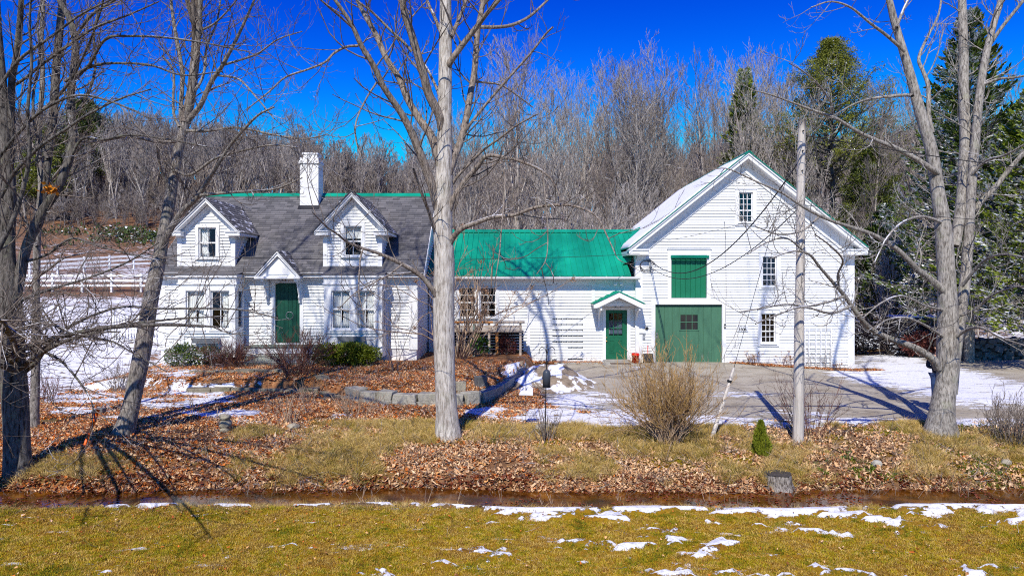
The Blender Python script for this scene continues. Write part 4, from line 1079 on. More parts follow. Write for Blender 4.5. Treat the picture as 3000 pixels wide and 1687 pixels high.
# bucket
def wp(u, v, Y): return W(u, v, Y)
bk = thing('bucket', 'bright red plastic bucket standing beside the entry steps', 'bucket', (cx(1594.5), YW - .35, 0))
p = MB(); q = (bk.location.x, bk.location.y)
p.lathe(q[0], q[1], [(.0, .01), (.128, .01), (.150, .30), (.160, .30), (.162, .335), (.152, .335), (.155, .385), (.148, .385), (.125, .03), (0, .03)], 20); obj('bucket_body', p, M['red'], bk, True)
p = MB(); p.tube([(q[0] + .158 * math.cos(t), q[1] - .02 - .10 * math.sin(t), .30 - .12 * math.sin(t)) for t in np.linspace(0, math.pi, 12)], .004, 5); obj('bail_handle', p, M['white'], bk)
sh = thing('snow_shovel', 'red handled snow shovel with black scoop leaning by the meter', 'shovel', (cx(1627), YW - .3, 0))
p = MB(); p.tube([(cx(1628.8), YW - .06, cz(852)), (cx(1627), YW - .22, cz(897))], .017, 8); obj('handle', p, M['red'], sh)
p = MB(); x0_, x1_ = cx(1613.5), cx(1640)
pr = [(YW - .20, .36), (YW - .30, .22), (YW - .33, .06), (YW - .30, .0)]
for i in range(3):
    (a1, b1), (a2, b2) = pr[i], pr[i + 1]
    p.hexa([(x0_, a2, b2), (x1_, a2, b2), (x1_, a2 + .012, b2), (x0_, a2 + .012, b2), (x0_, a1, b1), (x1_, a1, b1), (x1_, a1 + .012, b1), (x0_, a1 + .012, b1)])
for k in range(7): xk = x0_ + (x1_ - x0_) * (k + .5) / 7; p.hexa([(xk - .008, YW - .345, .06), (xk + .008, YW - .345, .06), (xk + .008, YW - .329, .06), (xk - .008, YW - .329, .06), (xk - .008, YW - .225, .34), (xk + .008, YW - .225, .34), (xk + .008, YW - .205, .34), (xk - .008, YW - .205, .34)])
obj('scoop', p, M['black'], sh)
# ================================================================== THE MAIN HOUSE
YM = 24.6
M['front_green'] = paint('front_door_green', (0.010, 0.075, 0.045), 0.2, 5, 0.45, 0.2, objvar=.15)
def mx(u, Y=YM): return (u - CU) / F * Y
def mz(v, Y=YM): return H - (v - HV) / F * Y
HX0, HX1 = -12.65, -3.44
RX0, RX1 = -12.76, -3.14
EYm, EZm, RYm, RZm = 24.28, 3.57, 28.3, 6.86
SM = (RZm - EZm) / (RYm - EYm)
roofm = lambda y: EZm + SM * (y - EYm)
house = thing('farmhouse', 'white clapboard farmhouse with two gabled dormers, bay windows and grey shingle roof', 'house', ((HX0 + HX1) / 2, YM, .4))
YBK = 2 * RYm - EYm
hdoor = (mx(693), mx(755), mz(863), mz(712))
# bay openings pass through the main wall
YBAY = 23.82
bays = []
for (ua, ub, wins) in ((450, 593.5, ((469, 516), (531, 578.5))), (816, 962, ((834.5, 882), (895.5, 943.5)))):
    bays.append((mx(ua, YBAY), mx(ub, YBAY), [(mx(a, YBAY), mx(b, YBAY), mz(829, YBAY), mz(731.5, YBAY)) for a, b in wins]))
mb = MB()
hb = [(b[0] + .12, b[1] - .12, 1.3, 3.1) for b in bays]
wall_cols(mb, HX0, HX1, .1, lambda x: 3.42, hb + [hdoor], YM, YM + .12)
mb.box(HX0, HX1, YBK - .5, YBK - .38, .1, 3.42)
for xa, xb in ((HX0, HX0 + .12), (HX1 - .12, HX1)):
    mb.prism_x([(YM + .12, .1), (YBK - .5, .1), (YBK - .5, 3.6), (RYm, RZm - .12), (YM + .12, roofm(YM + .12) - .12)], xa, xb)
obj('wall', mb, M['white'], house)
mb = MB(); mb.box(HX0 + .2, HX1 - .2, YM + 2.2, YM + 2.25, .5, 3.3); obj('dim_room_sheet', mb, M['dark'], house)  # coloured almost black to give the unlit depth of the house rooms
ec = .118
sh_ = [(b[0], b[1], 0, 3.3) for b in bays] + [(mx(684), mx(764), 0, 3.6)]
siding(house, lambda z: HX0 + .16, lambda z: HX1 - .27, .84, 3.28, YM, ec, sh_)
for z in np.arange(.84, 6.6, ec):   # right end wall
    ya = YM + .24 if z < 3.3 else YM + (z - 3.5) / SM + .30
    yb = YBK - .6 if z < 3.6 else 2 * RYm - YM - (z - 3.5) / SM - .30
    if yb - ya > .2: place('clapboard', clap_mesh(M['clap']), house, (HX1, ya, z), (yb - ya, 1, ec + .002), (0, 0, math.radians(90)))
mb = MB(); mb.box(HX1 - .27, HX1 + .04, YM - .045, YM, .80, 3.3); mb.box(HX1 + .001, HX1 + .045, YM + .001, YM + .24, .80, 3.3); obj('corner_board', mb, M['white'], house)
mb = MB(); mb.box(HX0 - .04, HX0 + .16, YM - .045, YM, .80, 3.3); obj('corner_board', mb, M['white'], house)
mb = MB(); mb.box(HX0 + .02, HX1 - .02, YM + .03, YBK - .5, .0, .82); obj('foundation', mb, M['concrete'], house)
# frieze, soffit and eave fascia
mb = MB()
segs = [HX0 - .04, bays[0][0], bays[0][1], bays[1][0], bays[1][1], HX1 + .04]
for a, b in ((segs[0], segs[1]), (segs[2], segs[3]), (segs[4], segs[5])): mb.box(a, b, YM - .04, YM, 3.28 + .001, 3.42)
obj('frieze_board', mb, M['white'], house)
mb = MB(); mb.box(RX0 + .02, RX1 - .02, EYm + .04, YM, 3.425, 3.455); obj('soffit', mb, M['white'], house)
mb = MB(); mb.box(RX0, RX1, EYm - .0, EYm + .038, 3.40, 3.56); mb.box(RX0, RX1, EYm - .045, EYm - .001, 3.49, 3.565); obj('eave_fascia', mb, M['white'], house)
# roof slabs + shingles
mb = MB(); mb.slab((RX0, EYm - .05, EZm - .04), (RX1, EYm - .05, EZm - .04), (RX1, RYm, RZm), (RX0, RYm, RZm), .05)
mb.slab((RX1, YBK, EZm), (RX0, YBK, EZm), (RX0, RYm + .002, RZm), (RX1, RYm + .002, RZm), .05)
hrf = obj('roof', mb, M['shingle'], house)
sd_ = (0, RYm - EYm, RZm - EZm)
sl_ = math.hypot(RYm - EYm, RZm - EZm)
mb = shingle_slope(MB(), (RX0, EYm - .06, EZm - .045 + .003), (1, 0, 0), sd_, RX1 - RX0, sl_ + .06, .30, .138)
o_ = obj('shingles', mb, M['shingle'], hrf); o_['kind'] = 'stuff'
mb = MB(); mb.prism_x([(RYm - .17, RZm - .14 + .035), (RYm, RZm + .03), (RYm + .17, RZm - .14 + .035), (RYm + .17, RZm - .08), (RYm, RZm + .06), (RYm - .17, RZm - .08 + .02)], RX0, RX1); obj('ridge_cap', mb, M['metal'], hrf)
for X, dx in ((RX1, 1), (RX0, -1)):
    mb = MB()
    x0_, x1_ = sorted((X, X + dx * .03)); q = lambda y, dz: (y, roofm(y) - dz)
    mb.prism_x([q(EYm - .04, .02), q(RYm, .02), q(RYm, .22), q(EYm - .04, .22)][::1], x0_, x1_)
    x0_, x1_ = sorted((X - dx * .26, X - dx * .02)); mb.prism_x([q(EYm + .1, .20), q(RYm, .20), q(RYm, .22), q(EYm + .1, .22)], x0_, x1_)
    X2 = HX1 + .04 if dx > 0 else HX0 - .04
    x0_, x1_ = sorted((X2, X2 - dx * .035)); mb.prism_x([q(YM, .23), q(RYm, .23), q(RYm, .50), q(YM, .50)], x0_, x1_)
    obj('rake_board', mb, M['white'], house)
# chimney
cy0, cy1 = 27.57, 28.25; cx0, cx1 = (754.5 - CU) / F * cy0, (801 - CU) / F * cy0
brick_w = paint('white_painted_brick', (.80, .79, .77), .06, 3, .7, .3, 14, dirt=((.5, .48, .45), .3))
ch = MB(); ch.box(cx0, cx1, cy0, cy1, 6.0, 8.02); ch.box(cx0 - .04, cx1 + .04, cy0 - .04, cy1 + .04, 8.02, 8.14); ch.box(cx0, cx1, cy0, cy1, 8.14, 8.25)
cho = obj('chimney', ch, brick_w, house)
for k in range(2):
    p = MB(); a = cx0 + .09 + k * .32; 
    p.box(a, a + .27, cy0 + .06, cy1 - .06, 8.251, 8.46); p.box(a - .02, a + .29, cy0 + .04, cy1 - .04, 8.40, 8.47); obj('flue', p, M['white'], cho)
p = MB(); p.prism_x([(cy0 - .16, roofm(cy0 - .16) + .03), (cy0 - .005, roofm(cy0 - .16) + .20), (cy0 - .005, roofm(cy0) + .02)], cx0 - .05, cx1 + .05); obj('flashing', p, M['black'], cho)

# ---- bays
for bi, (x0, x1, wins) in enumerate(bays):
    bay = MB(); zt, zb = 3.42, .62
    wall_cols(bay, x0, x1, zb, lambda x: 3.40, wins, YBAY, YBAY + .09)
    bay.box(x1 - .09, x1, YBAY + .09, YM, zb, 1.62); bay.box(x1 - .09, x1, YBAY + .09, YM, 2.95, 3.40)
    bay.box(x1 - .09, x1, YBAY + .09, YBAY + .22, 1.62, 2.95); bay.box(x1 - .09, x1, YM - .18, YM, 1.62, 2.95)
    bay.box(x0, x0 + .09, YBAY + .09, YM, zb, 3.40)
    bo = obj('bay', bay, M['white'], house)
    t = MB()
    t.box(x0 - .05, x1 + .05, YBAY - .06, YM - .001, 3.15, 3.20); t.box(x0 - .02, x1 + .02, YBAY - .03, YBAY, 3.20, 3.40); t.box(x1 + .0, x1 + .03, YBAY, YM - .001, 3.201, 3.40)
    t.box(x0 - .08, x1 + .08, YBAY - .10, YM, 3.401, 3.50)
    obj('cornice', t, M['white'], bo)
    t = MB(); zs = mz(834, YBAY); t.box(x0 - .03, x1 + .04, YBAY - .07, YM - .002, zs - .055, zs - .01)
    t.box(x0, x0 + .2, YBAY - .028, YBAY - .001, zb, zs - .056); t.box(x1 - .2, x1, YBAY - .028, YBAY - .001, zb, zs - .056)
    t.box(x0 + .2, x1 - .2, YBAY - .028, YBAY - .001, zs - .17, zs - .056); t.box(x0 + .2, x1 - .2, YBAY - .028, YBAY - .001, zb, zb + .14)
    obj('base_panel', t, M['white'], bo)
    # thin-lipped roof strip of the bay pokes out below the eave shingles
    t = MB(); t.slab((x0 - .09, YBAY - .12, 3.505), (x1 + .09, YBAY - .12, 3.505), (x1 + .09, EYm + .02, 3.60), (x0 - .09, EYm + .02, 3.60), .03)
    obj('bay_roof', t, M['shingle'], bo)
    for wi, wv in enumerate(wins):
        oth = .08
        cas_ = ((wv[0] - x0) if wi == 0 else (wins[1][0] - wins[0][1]) / 2 - .002, (x1 - wv[1]) if wi == 1 else (wins[1][0] - wins[0][1]) / 2 - .002, .14, .10)
        make_window(house, wv[0], wv[1], wv[2], wv[3], YBAY - .002, 2, (1, 1), cas_, (wv[2] + wv[3]) / 2 + .04, None,
                    'lr' if (bi + wi) % 3 != 1 else 'r' if bi == 0 else 'lr', False)
    # narrow side light
    t = MB(); t.box(x1 - .05, x1 - .04, YBAY + .22, YM - .18, 1.62, 2.95); so = obj('side_pane', t, M['glass_b'], bo)
    t = MB()
    for (a, b, c, e_) in ((YBAY + .22, YBAY + .25, 1.62, 2.95), (YM - .21, YM - .18, 1.62, 2.95), (YBAY + .251, YM - .211, 2.26, 2.31), (YBAY + .251, YM - .211, 1.62, 1.66), (YBAY + .251, YM - .211, 2.91, 2.95)): t.box(x1 - .06, x1 - .02, a, b, c, e_)
    obj('side_sash', t, M['white'], bo)
    t = MB(); a, b = mx(853 if bi else 488, YBAY - .12), mx(918 if bi else 551, YBAY - .12)
    zz = mz(858, YBAY) if bi else mz(862, YBAY); 
    fb = thing('flower_box', ('empty metal flower box under the bay window right of the front door', 'empty flower box under the bay window left of the front door')[1 - bi], 'flower box', ((a + b) / 2, YBAY - .13, zz))
    t.box(a, b, YBAY - .24, YBAY - .03, zz, zz + .03); t.hexa([(a, YBAY - .25, zz + .03), (b, YBAY - .25, zz + .03), (b, YBAY - .235, zz + .03), (a, YBAY - .235, zz + .03), (a - .03, YBAY - .29, zz + .18), (b + .03, YBAY - .29, zz + .18), (b + .03, YBAY - .275, zz + .18), (a - .03, YBAY - .275, zz + .18)])
    t.box(a, a + .015, YBAY - .234, YBAY - .03, zz + .03, zz + .18); t.box(b - .015, b, YBAY - .234, YBAY - .03, zz + .03, zz + .18)
    obj('trough', t, M['grey_metal'], fb)
    t = MB(); t.box(a + .02, b - .02, YBAY - .23, YBAY - .04, zz + .031, zz + .15); obj('soil', t, M['dark'], fb)
# ---- dormers
def dormer(uc, half_tip, zpk, ztip, xw0, xw1, win, extra_snow):
    YD = YM - .02; xc = (uc - CU) / F * 24.25
    o = []
    s_ = (zpk - ztip) / half_tip; rz_ = lambda x: zpk - s_ * abs(x - xc)
    zb = roofm(YD) + .0
    ybk = RYm - .3
    mb = MB(); wall_cols(mb, xw0, xw1, zb - .1, lambda x: rz_(x) - .14, [win], YD, YD + .1, (xc,))
    for xa, xb in ((xw0, xw0 + .08), (xw1 - .08, xw1)):
        zt = rz_(xa if xa == xw0 else xb) - .12
        yend = EYm + (zt - EZm) / SM
        mb.prism_x([(YD + .1, roofm(YD + .1) - .1), (yend, zt), (YD + .1, zt)], xa, xb)
    dm = obj('dormer', mb, M['white'], house)
    # cheek boards
    for z in np.arange(zb + .05, ztip - .02, ec):
        yend = EYm + (z - EZm) / SM - .03
        if yend - YD > .3:
            p = place('clapboard', clap_mesh(M['clap']), dm, (xw1, YD + .02, z), (yend - YD - .02, 1, ec), (0, 0, math.radians(90)))
    siding(dm, lambda z: max(xw0 + .12, xc - (zpk - .42 - z) / s_), lambda z: min(xw1 - .12, xc + (zpk - .42 - z) / s_), zb + .03, zpk - .50, YD, ec * .93,
           [(win[0] - .13, win[1] + .13, win[2] - .14, win[3] + .15)])
    t = MB()
    t.box(xw0 - .03, xw0 + .13, YD - .045, YD - .001, zb - .03, ztip - .13); t.box(xw1 - .13, xw1 + .03, YD - .045, YD - .001, zb - .03, ztip - .13)
    t.box(xw1 + .001, xw1 + .032, YD, YD + .10, zb + .06, ztip - .13); t.box(xw0 + .13, xw1 - .13, YD - .04, YD - .001, zb - .03, zb + .03)
    obj('corner_board', t, M['white'], dm)
    YF_ = 24.25
    t = MB()
    for sg_ in (-1, 1):
        def q(dx, dz): x = xc + sg_ * dx; return (x, rz_(x) - dz)
        A = [q(0, .03), q(half_tip, .03), q(half_tip, .16), q(0, .20)]; t.prism(A[::-1] if sg_ < 0 else A, YF_, YF_ + .04)
        A = [q(0, .02), q(half_tip, .02), q(half_tip, .09), q(0, .09)]; t.prism(A[::-1] if sg_ < 0 else A, YF_ - .04, YF_ - .001)
        A = [q(0, .22), q(half_tip - .12, .20), q(half_tip - .12, .36), q(0, .46)]; t.prism(A[::-1] if sg_ < 0 else A, YD - .04, YD - .001)
        A = [q(0, .165), q(half_tip - .03, .165), q(half_tip - .03, .19), q(0, .19)]; t.prism(A[::-1] if sg_ < 0 else A, YF_ + .041, YD - .041)
    obj('rake_board', t, M['white'], dm)
    for sg_, xw in ((-1, xw0), (1, xw1)):
        t = MB(); tip = xc + sg_ * half_tip; a, b = sorted((tip, xw - sg_ * .22))
        t.box(a, b, YF_ + .02, YD - .046, ztip - .17, ztip - .04); t.box(a - .02, b + .02, YF_ - .02, YD - .046, ztip - .04, ztip - .005)
        a2, b2 = sorted((xw + sg_ * .034, tip)); yend = EYm + (ztip - .1 - EZm) / SM
        t.box(a2, b2, YD - .045, yend, ztip - .15, ztip - .03)
        obj('eave_return', t, M['white'], dm)
    for sg_ in (-1, 1):
        t = MB(); tip = xc + sg_ * (half_tip + .03); zt = rz_(tip)
        yr = EYm + (zpk - EZm) / SM + .05; ye = EYm + (zt - EZm) / SM + .05
        A = (xc, YF_ - .07, zpk); Bp = (tip, YF_ - .07, zt); Cp = (tip, ye, zt); Dp = (xc, yr, zpk)
        t.slab(*((Bp, A, Dp, Cp) if sg_ < 0 else (A, Bp, Cp, Dp)), .03)
        ro = obj('dormer_roof', t, M['shingle_snow'] if extra_snow else M['shingle'], dm)
        # shingle courses up the slope, running back
        sdv = np.array((xc - tip, 0, zpk - zt)); ln = np.linalg.norm(sdv)
        o0 = np.array((tip, YF_ - .09, zt + .003)) - sdv / ln * .03
        kp = lambda p: p[2] > roofm(p[1]) - .12
        sh2 = shingle_slope(MB(), o0, (0, 1, 0), sdv, yr - YF_, ln + .03, .28, .138, keep=kp)
        s2 = obj('shingles', sh2, M['shingle_snow'], ro); s2['kind'] = 'stuff'
    make_window(dm, win[0], win[1], win[2], win[3], YD, 2, (1, 1), (.11, .11, .12, .07), (win[2] + win[3]) / 2, None, 'l' if uc < 600 else None, False)
    return dm
YD_ = YM - .02
dormer(517, 1.22, 6.26, 5.05, mx(450), mx(591.5), (mx(501), mx(545.5), mz(649), mz(573)), True)
dormer(884, 1.32, 6.47, 5.07, mx(816), mx(960), (mx(866), mx(911), mz(645), mz(569)), True)
# blind in the right dormer
p = MB(); p.box(mx(869), mx(908), YM + .12, YM + .125, mz(600), mz(572)); obj('window_blind', p, M['curtain'], house)
# ---- entrance: hood, brackets, door, number, porch
YP = 23.93
pxc = (697.5 - CU) / F * YP; phw = .78; pz0, pz1 = H - (692 - HV) / F * YP, H - (630 - HV) / F * YP
sp_ = (pz1 - pz0) / phw
ph = MB(); pr_ = lambda x: pz1 - sp_ * abs(x - pxc)
for sg_ in (-1, 1):
    yb_ = EYm + (pz1 - EZm) / SM
    A = (pxc, YP - .05, pz1); Bp = (pxc + sg_ * phw, YP - .05, pz0); Cp = (pxc + sg_ * phw, 24.4, pz0); Dp = (pxc, yb_ + .1, pz1)
    ph.slab(*((Bp, A, Dp, Cp) if sg_ < 0 else (A, Bp, Cp, Dp)), .03)
pho = obj('porch_hood', ph, M['shingle_snow'], house)
for sg_ in (-1, 1):
    sdv = np.array((-sg_ * phw, 0, pz1 - pz0)); ln = np.linalg.norm(sdv)
    s2 = obj('shingles', shingle_slope(MB(), np.array((pxc + sg_ * phw, YP - .06, pz0 + .003)), (0, 1, 0), sdv, 1.4, ln, .25, .13, keep=lambda p: p[2] > roofm(p[1]) - .1), M['shingle_snow'], pho); s2['kind'] = 'stuff'
t = MB()
for sg_ in (-1, 1):
    def q(dx, dz): x = pxc + sg_ * dx; return (x, pr_(x) - dz)
    A = [q(0, .03), q(phw, .03), q(phw, .15), q(0, .19)]; t.prism(A[::-1] if sg_ < 0 else A, YP, YP + .04)
    A = [q(0, .02), q(phw, .02), q(phw, .08), q(0, .08)]; t.prism(A[::-1] if sg_ < 0 else A, YP - .04, YP - .001)
t.box(pxc - phw - .02, pxc + phw + .02, YP - .03, YP + .10, pz0 - .13, pz0 - .04)
t.prism([(pxc - phw + .12, pz0 - .04), (pxc + phw - .12, pz0 - .04), (pxc, pz1 - .17)], YP + .10, YP + .13)
t.prism([(pxc - phw + .42, pz0 + .03), (pxc + phw - .42, pz0 + .03), (pxc, pz1 - .36)], YP + .06, YP + .099)
t.box(pxc - phw + .02, pxc + phw - .02, YP + .131, YM - .001, pz0 - .13, pz0 - .05)
obj('pediment', t, M['white'], pho)
for u_ in (675, 757):
    x = mx(u_); t = MB(); zt = pz0 - .135; zb_ = mz(762)
    t.box(x - .05, x + .05, YM - .10, YM - .047, zb_, zt); t.box(x - .05, x + .05, YP + .05, YM - .101, zt - .08, zt)
    for (c0, c1, r_, tt) in ((YM - .30, zt - .26, .14, 5.2), (YM - .20, zb_ + .2, .09, 5.2)):
        t.tube([(x, c0 + (r_ * (1 - .09 * k)) * math.cos(k * .55 + 1.0), c1 + (r_ * (1 - .09 * k)) * math.sin(k * .55 + 1.0)) for k in range(10)], .024, 6)
    t.tube([(x, YM - .45, zt - .09), (x, YM - .36, zt - .30), (x, YM - .14, zb_ + .14), (x, YM - .11, zb_ + .02)], .03, 6)
    obj('bracket', t, M['white'], pho)
mb = MB(); mb.box(mx(684), hdoor[0], YM - .05, YM, .85, 3.30); mb.box(hdoor[1], mx(764), YM - .05, YM, .85, 3.30); mb.box(hdoor[0], hdoor[1], YM - .052, YM, hdoor[3], 3.30); obj('door_casing', mb, M['white'], house)
fd = MB(); fd.box(hdoor[0], hdoor[1], YM + .08, YM + .10, hdoor[2], hdoor[3]); fdo = obj('front_door', fd, M['green_dark'], house)
nb = 6; w_ = (hdoor[1] - hdoor[0]) / nb
for k in range(nb):
    p = MB(); p.box(hdoor[0] + k * w_ + .005, hdoor[0] + (k + 1) * w_ - .005, YM + .05 + .004 * (k % 2), YM + .0795, hdoor[2] + .01, hdoor[3] - .01); obj('plank', p, M['front_green'], fdo)
p = MB(); p.tube([(hdoor[0] + .5 + .13 * math.cos(t_), YM + .035, 2.28 - .25 + .13 * math.sin(t_)) for t_ in np.linspace(0, 6.2, 16)], .010, 5); obj('door_wreath_ring', p, M['grey_metal'], fdo)
p = MB(); p.box(hdoor[0] + .04, hdoor[0] + .07, YM + .02, YM + .049, 1.85, 2.05); obj('handle', p, M['black'], fdo)
p = MB(); p.box(mx(703.6), mx(721), YM - .075, YM - .053, mz(706.5), mz(697)); pq = obj('number_plaque', p, M['black']); tag(pq, 'small framed plaque above the plank front door', 'plaque')
for i in range(2):
    p = MB(); a = mx(705 + i * 8); p.box(a, a + .09, YM - .080, YM - .0755, mz(705.5), mz(698)); obj('plaque_tile', p, M['board'], pq)
# porch platform and steps
po = thing('porch_steps', 'old white wooden porch steps with green lichen at the front door', 'steps', (mx(712), 23.6, .4))
def pbox(nm, u0, u1, ya, yb, z0, z1, m): p = MB(); x0_ = (u0 - CU) / F * 24.0; x1_ = (u1 - CU) / F * 24.0; p.box(x0_, x1_, ya, yb, z0, z1); return obj(nm, p, m, po, False, .006)
lich = mk_stone('lichened_white_wood', (.30, .32, .22), (.66, .67, .60), .35)
decking = paint('green_grey_decking', (.16, .20, .16), .2, 5, .7, .2)
for k in range(5): pbox('deck_board', 622, 806, 23.55 + k * .20, 23.55 + k * .20 + .192, .96, .99, decking)
pbox('riser', 624, 804, 23.58, 23.60, .76, .959, M['white']); pbox('tread', 630, 800, 23.30, 23.60, .70, .74, lich); pbox('riser', 632, 798, 23.33, 23.36, .55, .699, lich)
pbox('tread', 622, 808, 23.02, 23.36, .50, .54, lich); pbox('riser', 624, 806, 23.05, 23.09, .30, .499, lich)
tag(po, None)

# ================================================================== DECK BY THE WING
dk = thing('wooden_ramp', 'weathered wooden ramp with railing boards in front of the wing windows', 'ramp', (cx(1230), 26.6, .4))
YK = 26.2
kx = lambda u: (u - CU) / F * YK
kz = lambda v: H - (v - HV) / F * YK
def kbox(nm, u0, u1, va, vb, y0, y1, m): p = MB(); p.box(kx(u0), kx(u1), y0, y1, kz(vb), kz(va)); return obj(nm, p, m, dk, False, .005)
for a, b in ((1120, 1240), (1240.8, 1320)):
    kbox('cap_rail', a, b, 809, 812.5, YK - .04, YK + .42, M['deck_orange'] if a < 1200 else M['deck'])
for a, b in ((1120, 1239), (1240, 1313)):
    kbox('rail_board', a, b, 818.5, 825.7, YK, YK + .035, M['deck']); kbox('rail_board', a, b, 827, 835, YK, YK + .035, M['deck'])
for a, b, vb, m in ((1148, 1154, 884, 'deck'), (1227.3, 1233.2, 888, 'deck'), (1246.7, 1253.4, 887, 'deck_orange'), (1306.6, 1312, 893, 'deck')):
    kbox('post', a, b, 813, vb + 3, YK + .036, YK + .13, M[m])
for k in range(7): kbox('skirt_slat', 1120, 1318, 838 + k * 7.2, 840.6 + k * 7.2, YK + .75, YK + .77, M['white'])
kbox('skirt_shade_sheet', 1120, 1318, 836, 893, YK + .80, YK + .83, M['dark'])  # dark sheet added for the shade seen between the slats under the deck
for k in range(6): p = MB(); p.box(kx(1120), kx(1318), YK + .14 + k * .145, YK + .14 + k * .145 + .137, kz(836), kz(834.5)); obj('deck_board', p, M['deck'], dk)
p = MB(); p.tube([(kx(1171), YK - .3, kz(887)), (kx(1171), YK - .3, kz(850)), (kx(1173), YK - .3, kz(846)), (kx(1178), YK - .3, kz(846))], .035, 8); pp = obj('bent_pipe', p, M['grey_metal']); tag(pp, 'pale bent pipe standing before the wooden ramp', 'pipe')
p = MB(); p.box(kx(1192), kx(1196.5), 25.6, 25.65, .25, kz(812)); pp = obj('green_stake', p, paint('green_grey_stake', (.16, .2, .17), .2, 5)); tag(pp, 'thin grey green stake in the bed left of the ramp posts', 'stake')

# ================================================================== STONE KERBS of the raised garden
stone_meshes = []
for k in range(6):
    bm_ = MB(); n_ = 6
    r_ = random.Random(k)
    j = lambda s=.05: r_.uniform(-s, s)
    P8 = [(-.5 + j(), -.5 + j(), -.5 + j()), (.5 + j(), -.5 + j(), -.5 + j()), (.5 + j(), .5 + j(), -.5 + j()), (-.5 + j(), .5 + j(), -.5 + j()), (-.5 + j(), -.5 + j(), .5 + j()), (.5 + j(), -.5 + j(), .5 + j()), (.5 + j(), .5 + j(), .5 + j()), (-.5 + j(), .5 + j(), .5 + j())]
    bm_.hexa(P8)
    import bmesh
    me = bpy.data.meshes.new('stone'); me.from_pydata(bm_.v, [], bm_.f)
    b2 = bmesh.new(); b2.from_mesh(me); bmesh.ops.bevel(b2, geom=b2.edges[:], offset=.07, segments=2, profile=.6, affect='EDGES'); b2.to_mesh(me); b2.free()
    stone_meshes.append(me)
def stone_set(mat):
    out = []
    for m_ in stone_meshes: c_ = m_.copy(); c_.materials.append(mat); out.append(c_)
    return out
M['stone_moss'] = mk_stone('mossy_brown_stone', (0.17, 0.15, 0.10), (0.42, 0.37, 0.27), .5)
STM = stone_set(M['stone_moss']); ST = stone_set(M['stone']); STT = stone_set(M['stone_tan']); STD = stone_set(M['stone_dark'])
for nm, lab, path, hgt, two in (
    ('stone_wall', 'curved low wall of squared grey stones round the raised garden bed', [(-4.45, 18.75), (-3.9, 18.3), (-3.2, 18.0), (-2.2, 17.8), (-0.95, 18.05), (-0.35, 19.9), (.05, 21.9), (.42, 23.5)], .34, True),
    ('stone_edging', 'row of low grey kerb stones across the garden path', [(-9.5, 20.05), (-8.2, 20.05), (-7.0, 20.05), (-5.75, 20.0)], .15, False),
    ('stone_step', 'upper row of flat mossy stones below the porch steps', [(-10.2, 21.7), (-8.2, 21.6), (-6.9, 21.5)], .11, False),
    ('stone_kerb', 'short curving run of mossy stones left of the main garden wall', [(-5.9, 20.9), (-5.45, 20.0), (-5.15, 19.35), (-4.6, 18.9)], .10, False)):
    L_ = catmull([(a, b, 0) for a, b in path], 200); seg = np.r_[0, np.cumsum(np.linalg.norm(np.diff(L_, axis=0), axis=1))]
    wl = thing(nm, lab, 'stone wall', (L_[100][0], L_[100][1], gz(L_[100][0], L_[100][1] - .3)))
    s_ = 0; k = 0
    while s_ < seg[-1]:
        ln = random.uniform(.42, .75); m_ = np.interp(s_ + ln / 2, seg, L_[:, 0]), np.interp(s_ + ln / 2, seg, L_[:, 1])
        a_ = np.interp(min(s_ + ln, seg[-1]), seg, L_[:, 0]) - np.interp(s_, seg, L_[:, 0]), np.interp(min(s_ + ln, seg[-1]), seg, L_[:, 1]) - np.interp(s_, seg, L_[:, 1])
        an = math.atan2(a_[1], a_[0]); zb_ = float(ground(m_[0] + .25 * math.sin(an), m_[1] - .28 * math.cos(an))) if nm != 'stone_step' else gz(*m_)
        hh = hgt + random.uniform(-.09 if nm == 'stone_wall' else -.05, .02)
        if two and random.random() < .55:
            h1 = hh * .42
            place('stone', random.choice(ST), wl, (m_[0], m_[1], zb_ + h1 / 2 - .05), (ln * .99, .36, h1 + .08), (0, 0, an)); place('stone', random.choice(ST), wl, (m_[0], m_[1] + .01, zb_ + h1 + (hh - h1) / 2), (ln * .97, .36, hh - h1 + .02), (random.uniform(-.03, .03), random.uniform(-.03, .03), an + random.uniform(-.04, .04)))
        else: place('stone', random.choice(ST if nm == 'stone_wall' else STM), wl, (m_[0], m_[1], zb_ + hh / 2 - .04), (ln * .97, .36, hh + .08), (random.uniform(-.04, .04), random.uniform(-.04, .04), an + random.uniform(-.04, .04)))
        s_ += ln; k += 1
# flat path slabs
for (u, v, s_, lab) in ((690, 1012, .9, 'flat grey slab in the garden path below the porch, left one'), (780, 1003, 1.3, 'long flat grey slab in front of the stone kerb path')):
    g_ = G(u, v, .1); o_ = thing('paving_slab', lab, 'paving slab', g_); place('slab_stone', random.choice(STM), o_, (g_[0], g_[1], g_[2] - .01), (s_, .6, .07), (0, 0, .1))
def pebbles(mat):
    out = []
    for k in range(4):
        b2 = bmesh.new(); bmesh.ops.create_icosphere(b2, subdivisions=3, radius=.5); r_ = np.random.default_rng(k); ax = r_.normal(0, 1, (7, 3)); ax /= np.linalg.norm(ax, axis=1)[:, None]; am = r_.uniform(.30, .46, 7)
        for v_ in b2.verts:
            p_ = np.array(v_.co)
            for q_, h_ in zip(ax, am):
                t_ = p_ @ q_
                if t_ > h_: p_ = p_ - q_ * (t_ - h_) * .8
            v_.co = p_
        me = bpy.data.meshes.new('pebble'); b2.to_mesh(me); b2.free(); me.materials.append(mat); me.polygons.foreach_set('use_smooth', np.ones(len(me.polygons), bool)); out.append(me)
    return out
PBT = pebbles(M['stone_tan']); PBG = pebbles(M['stone'])
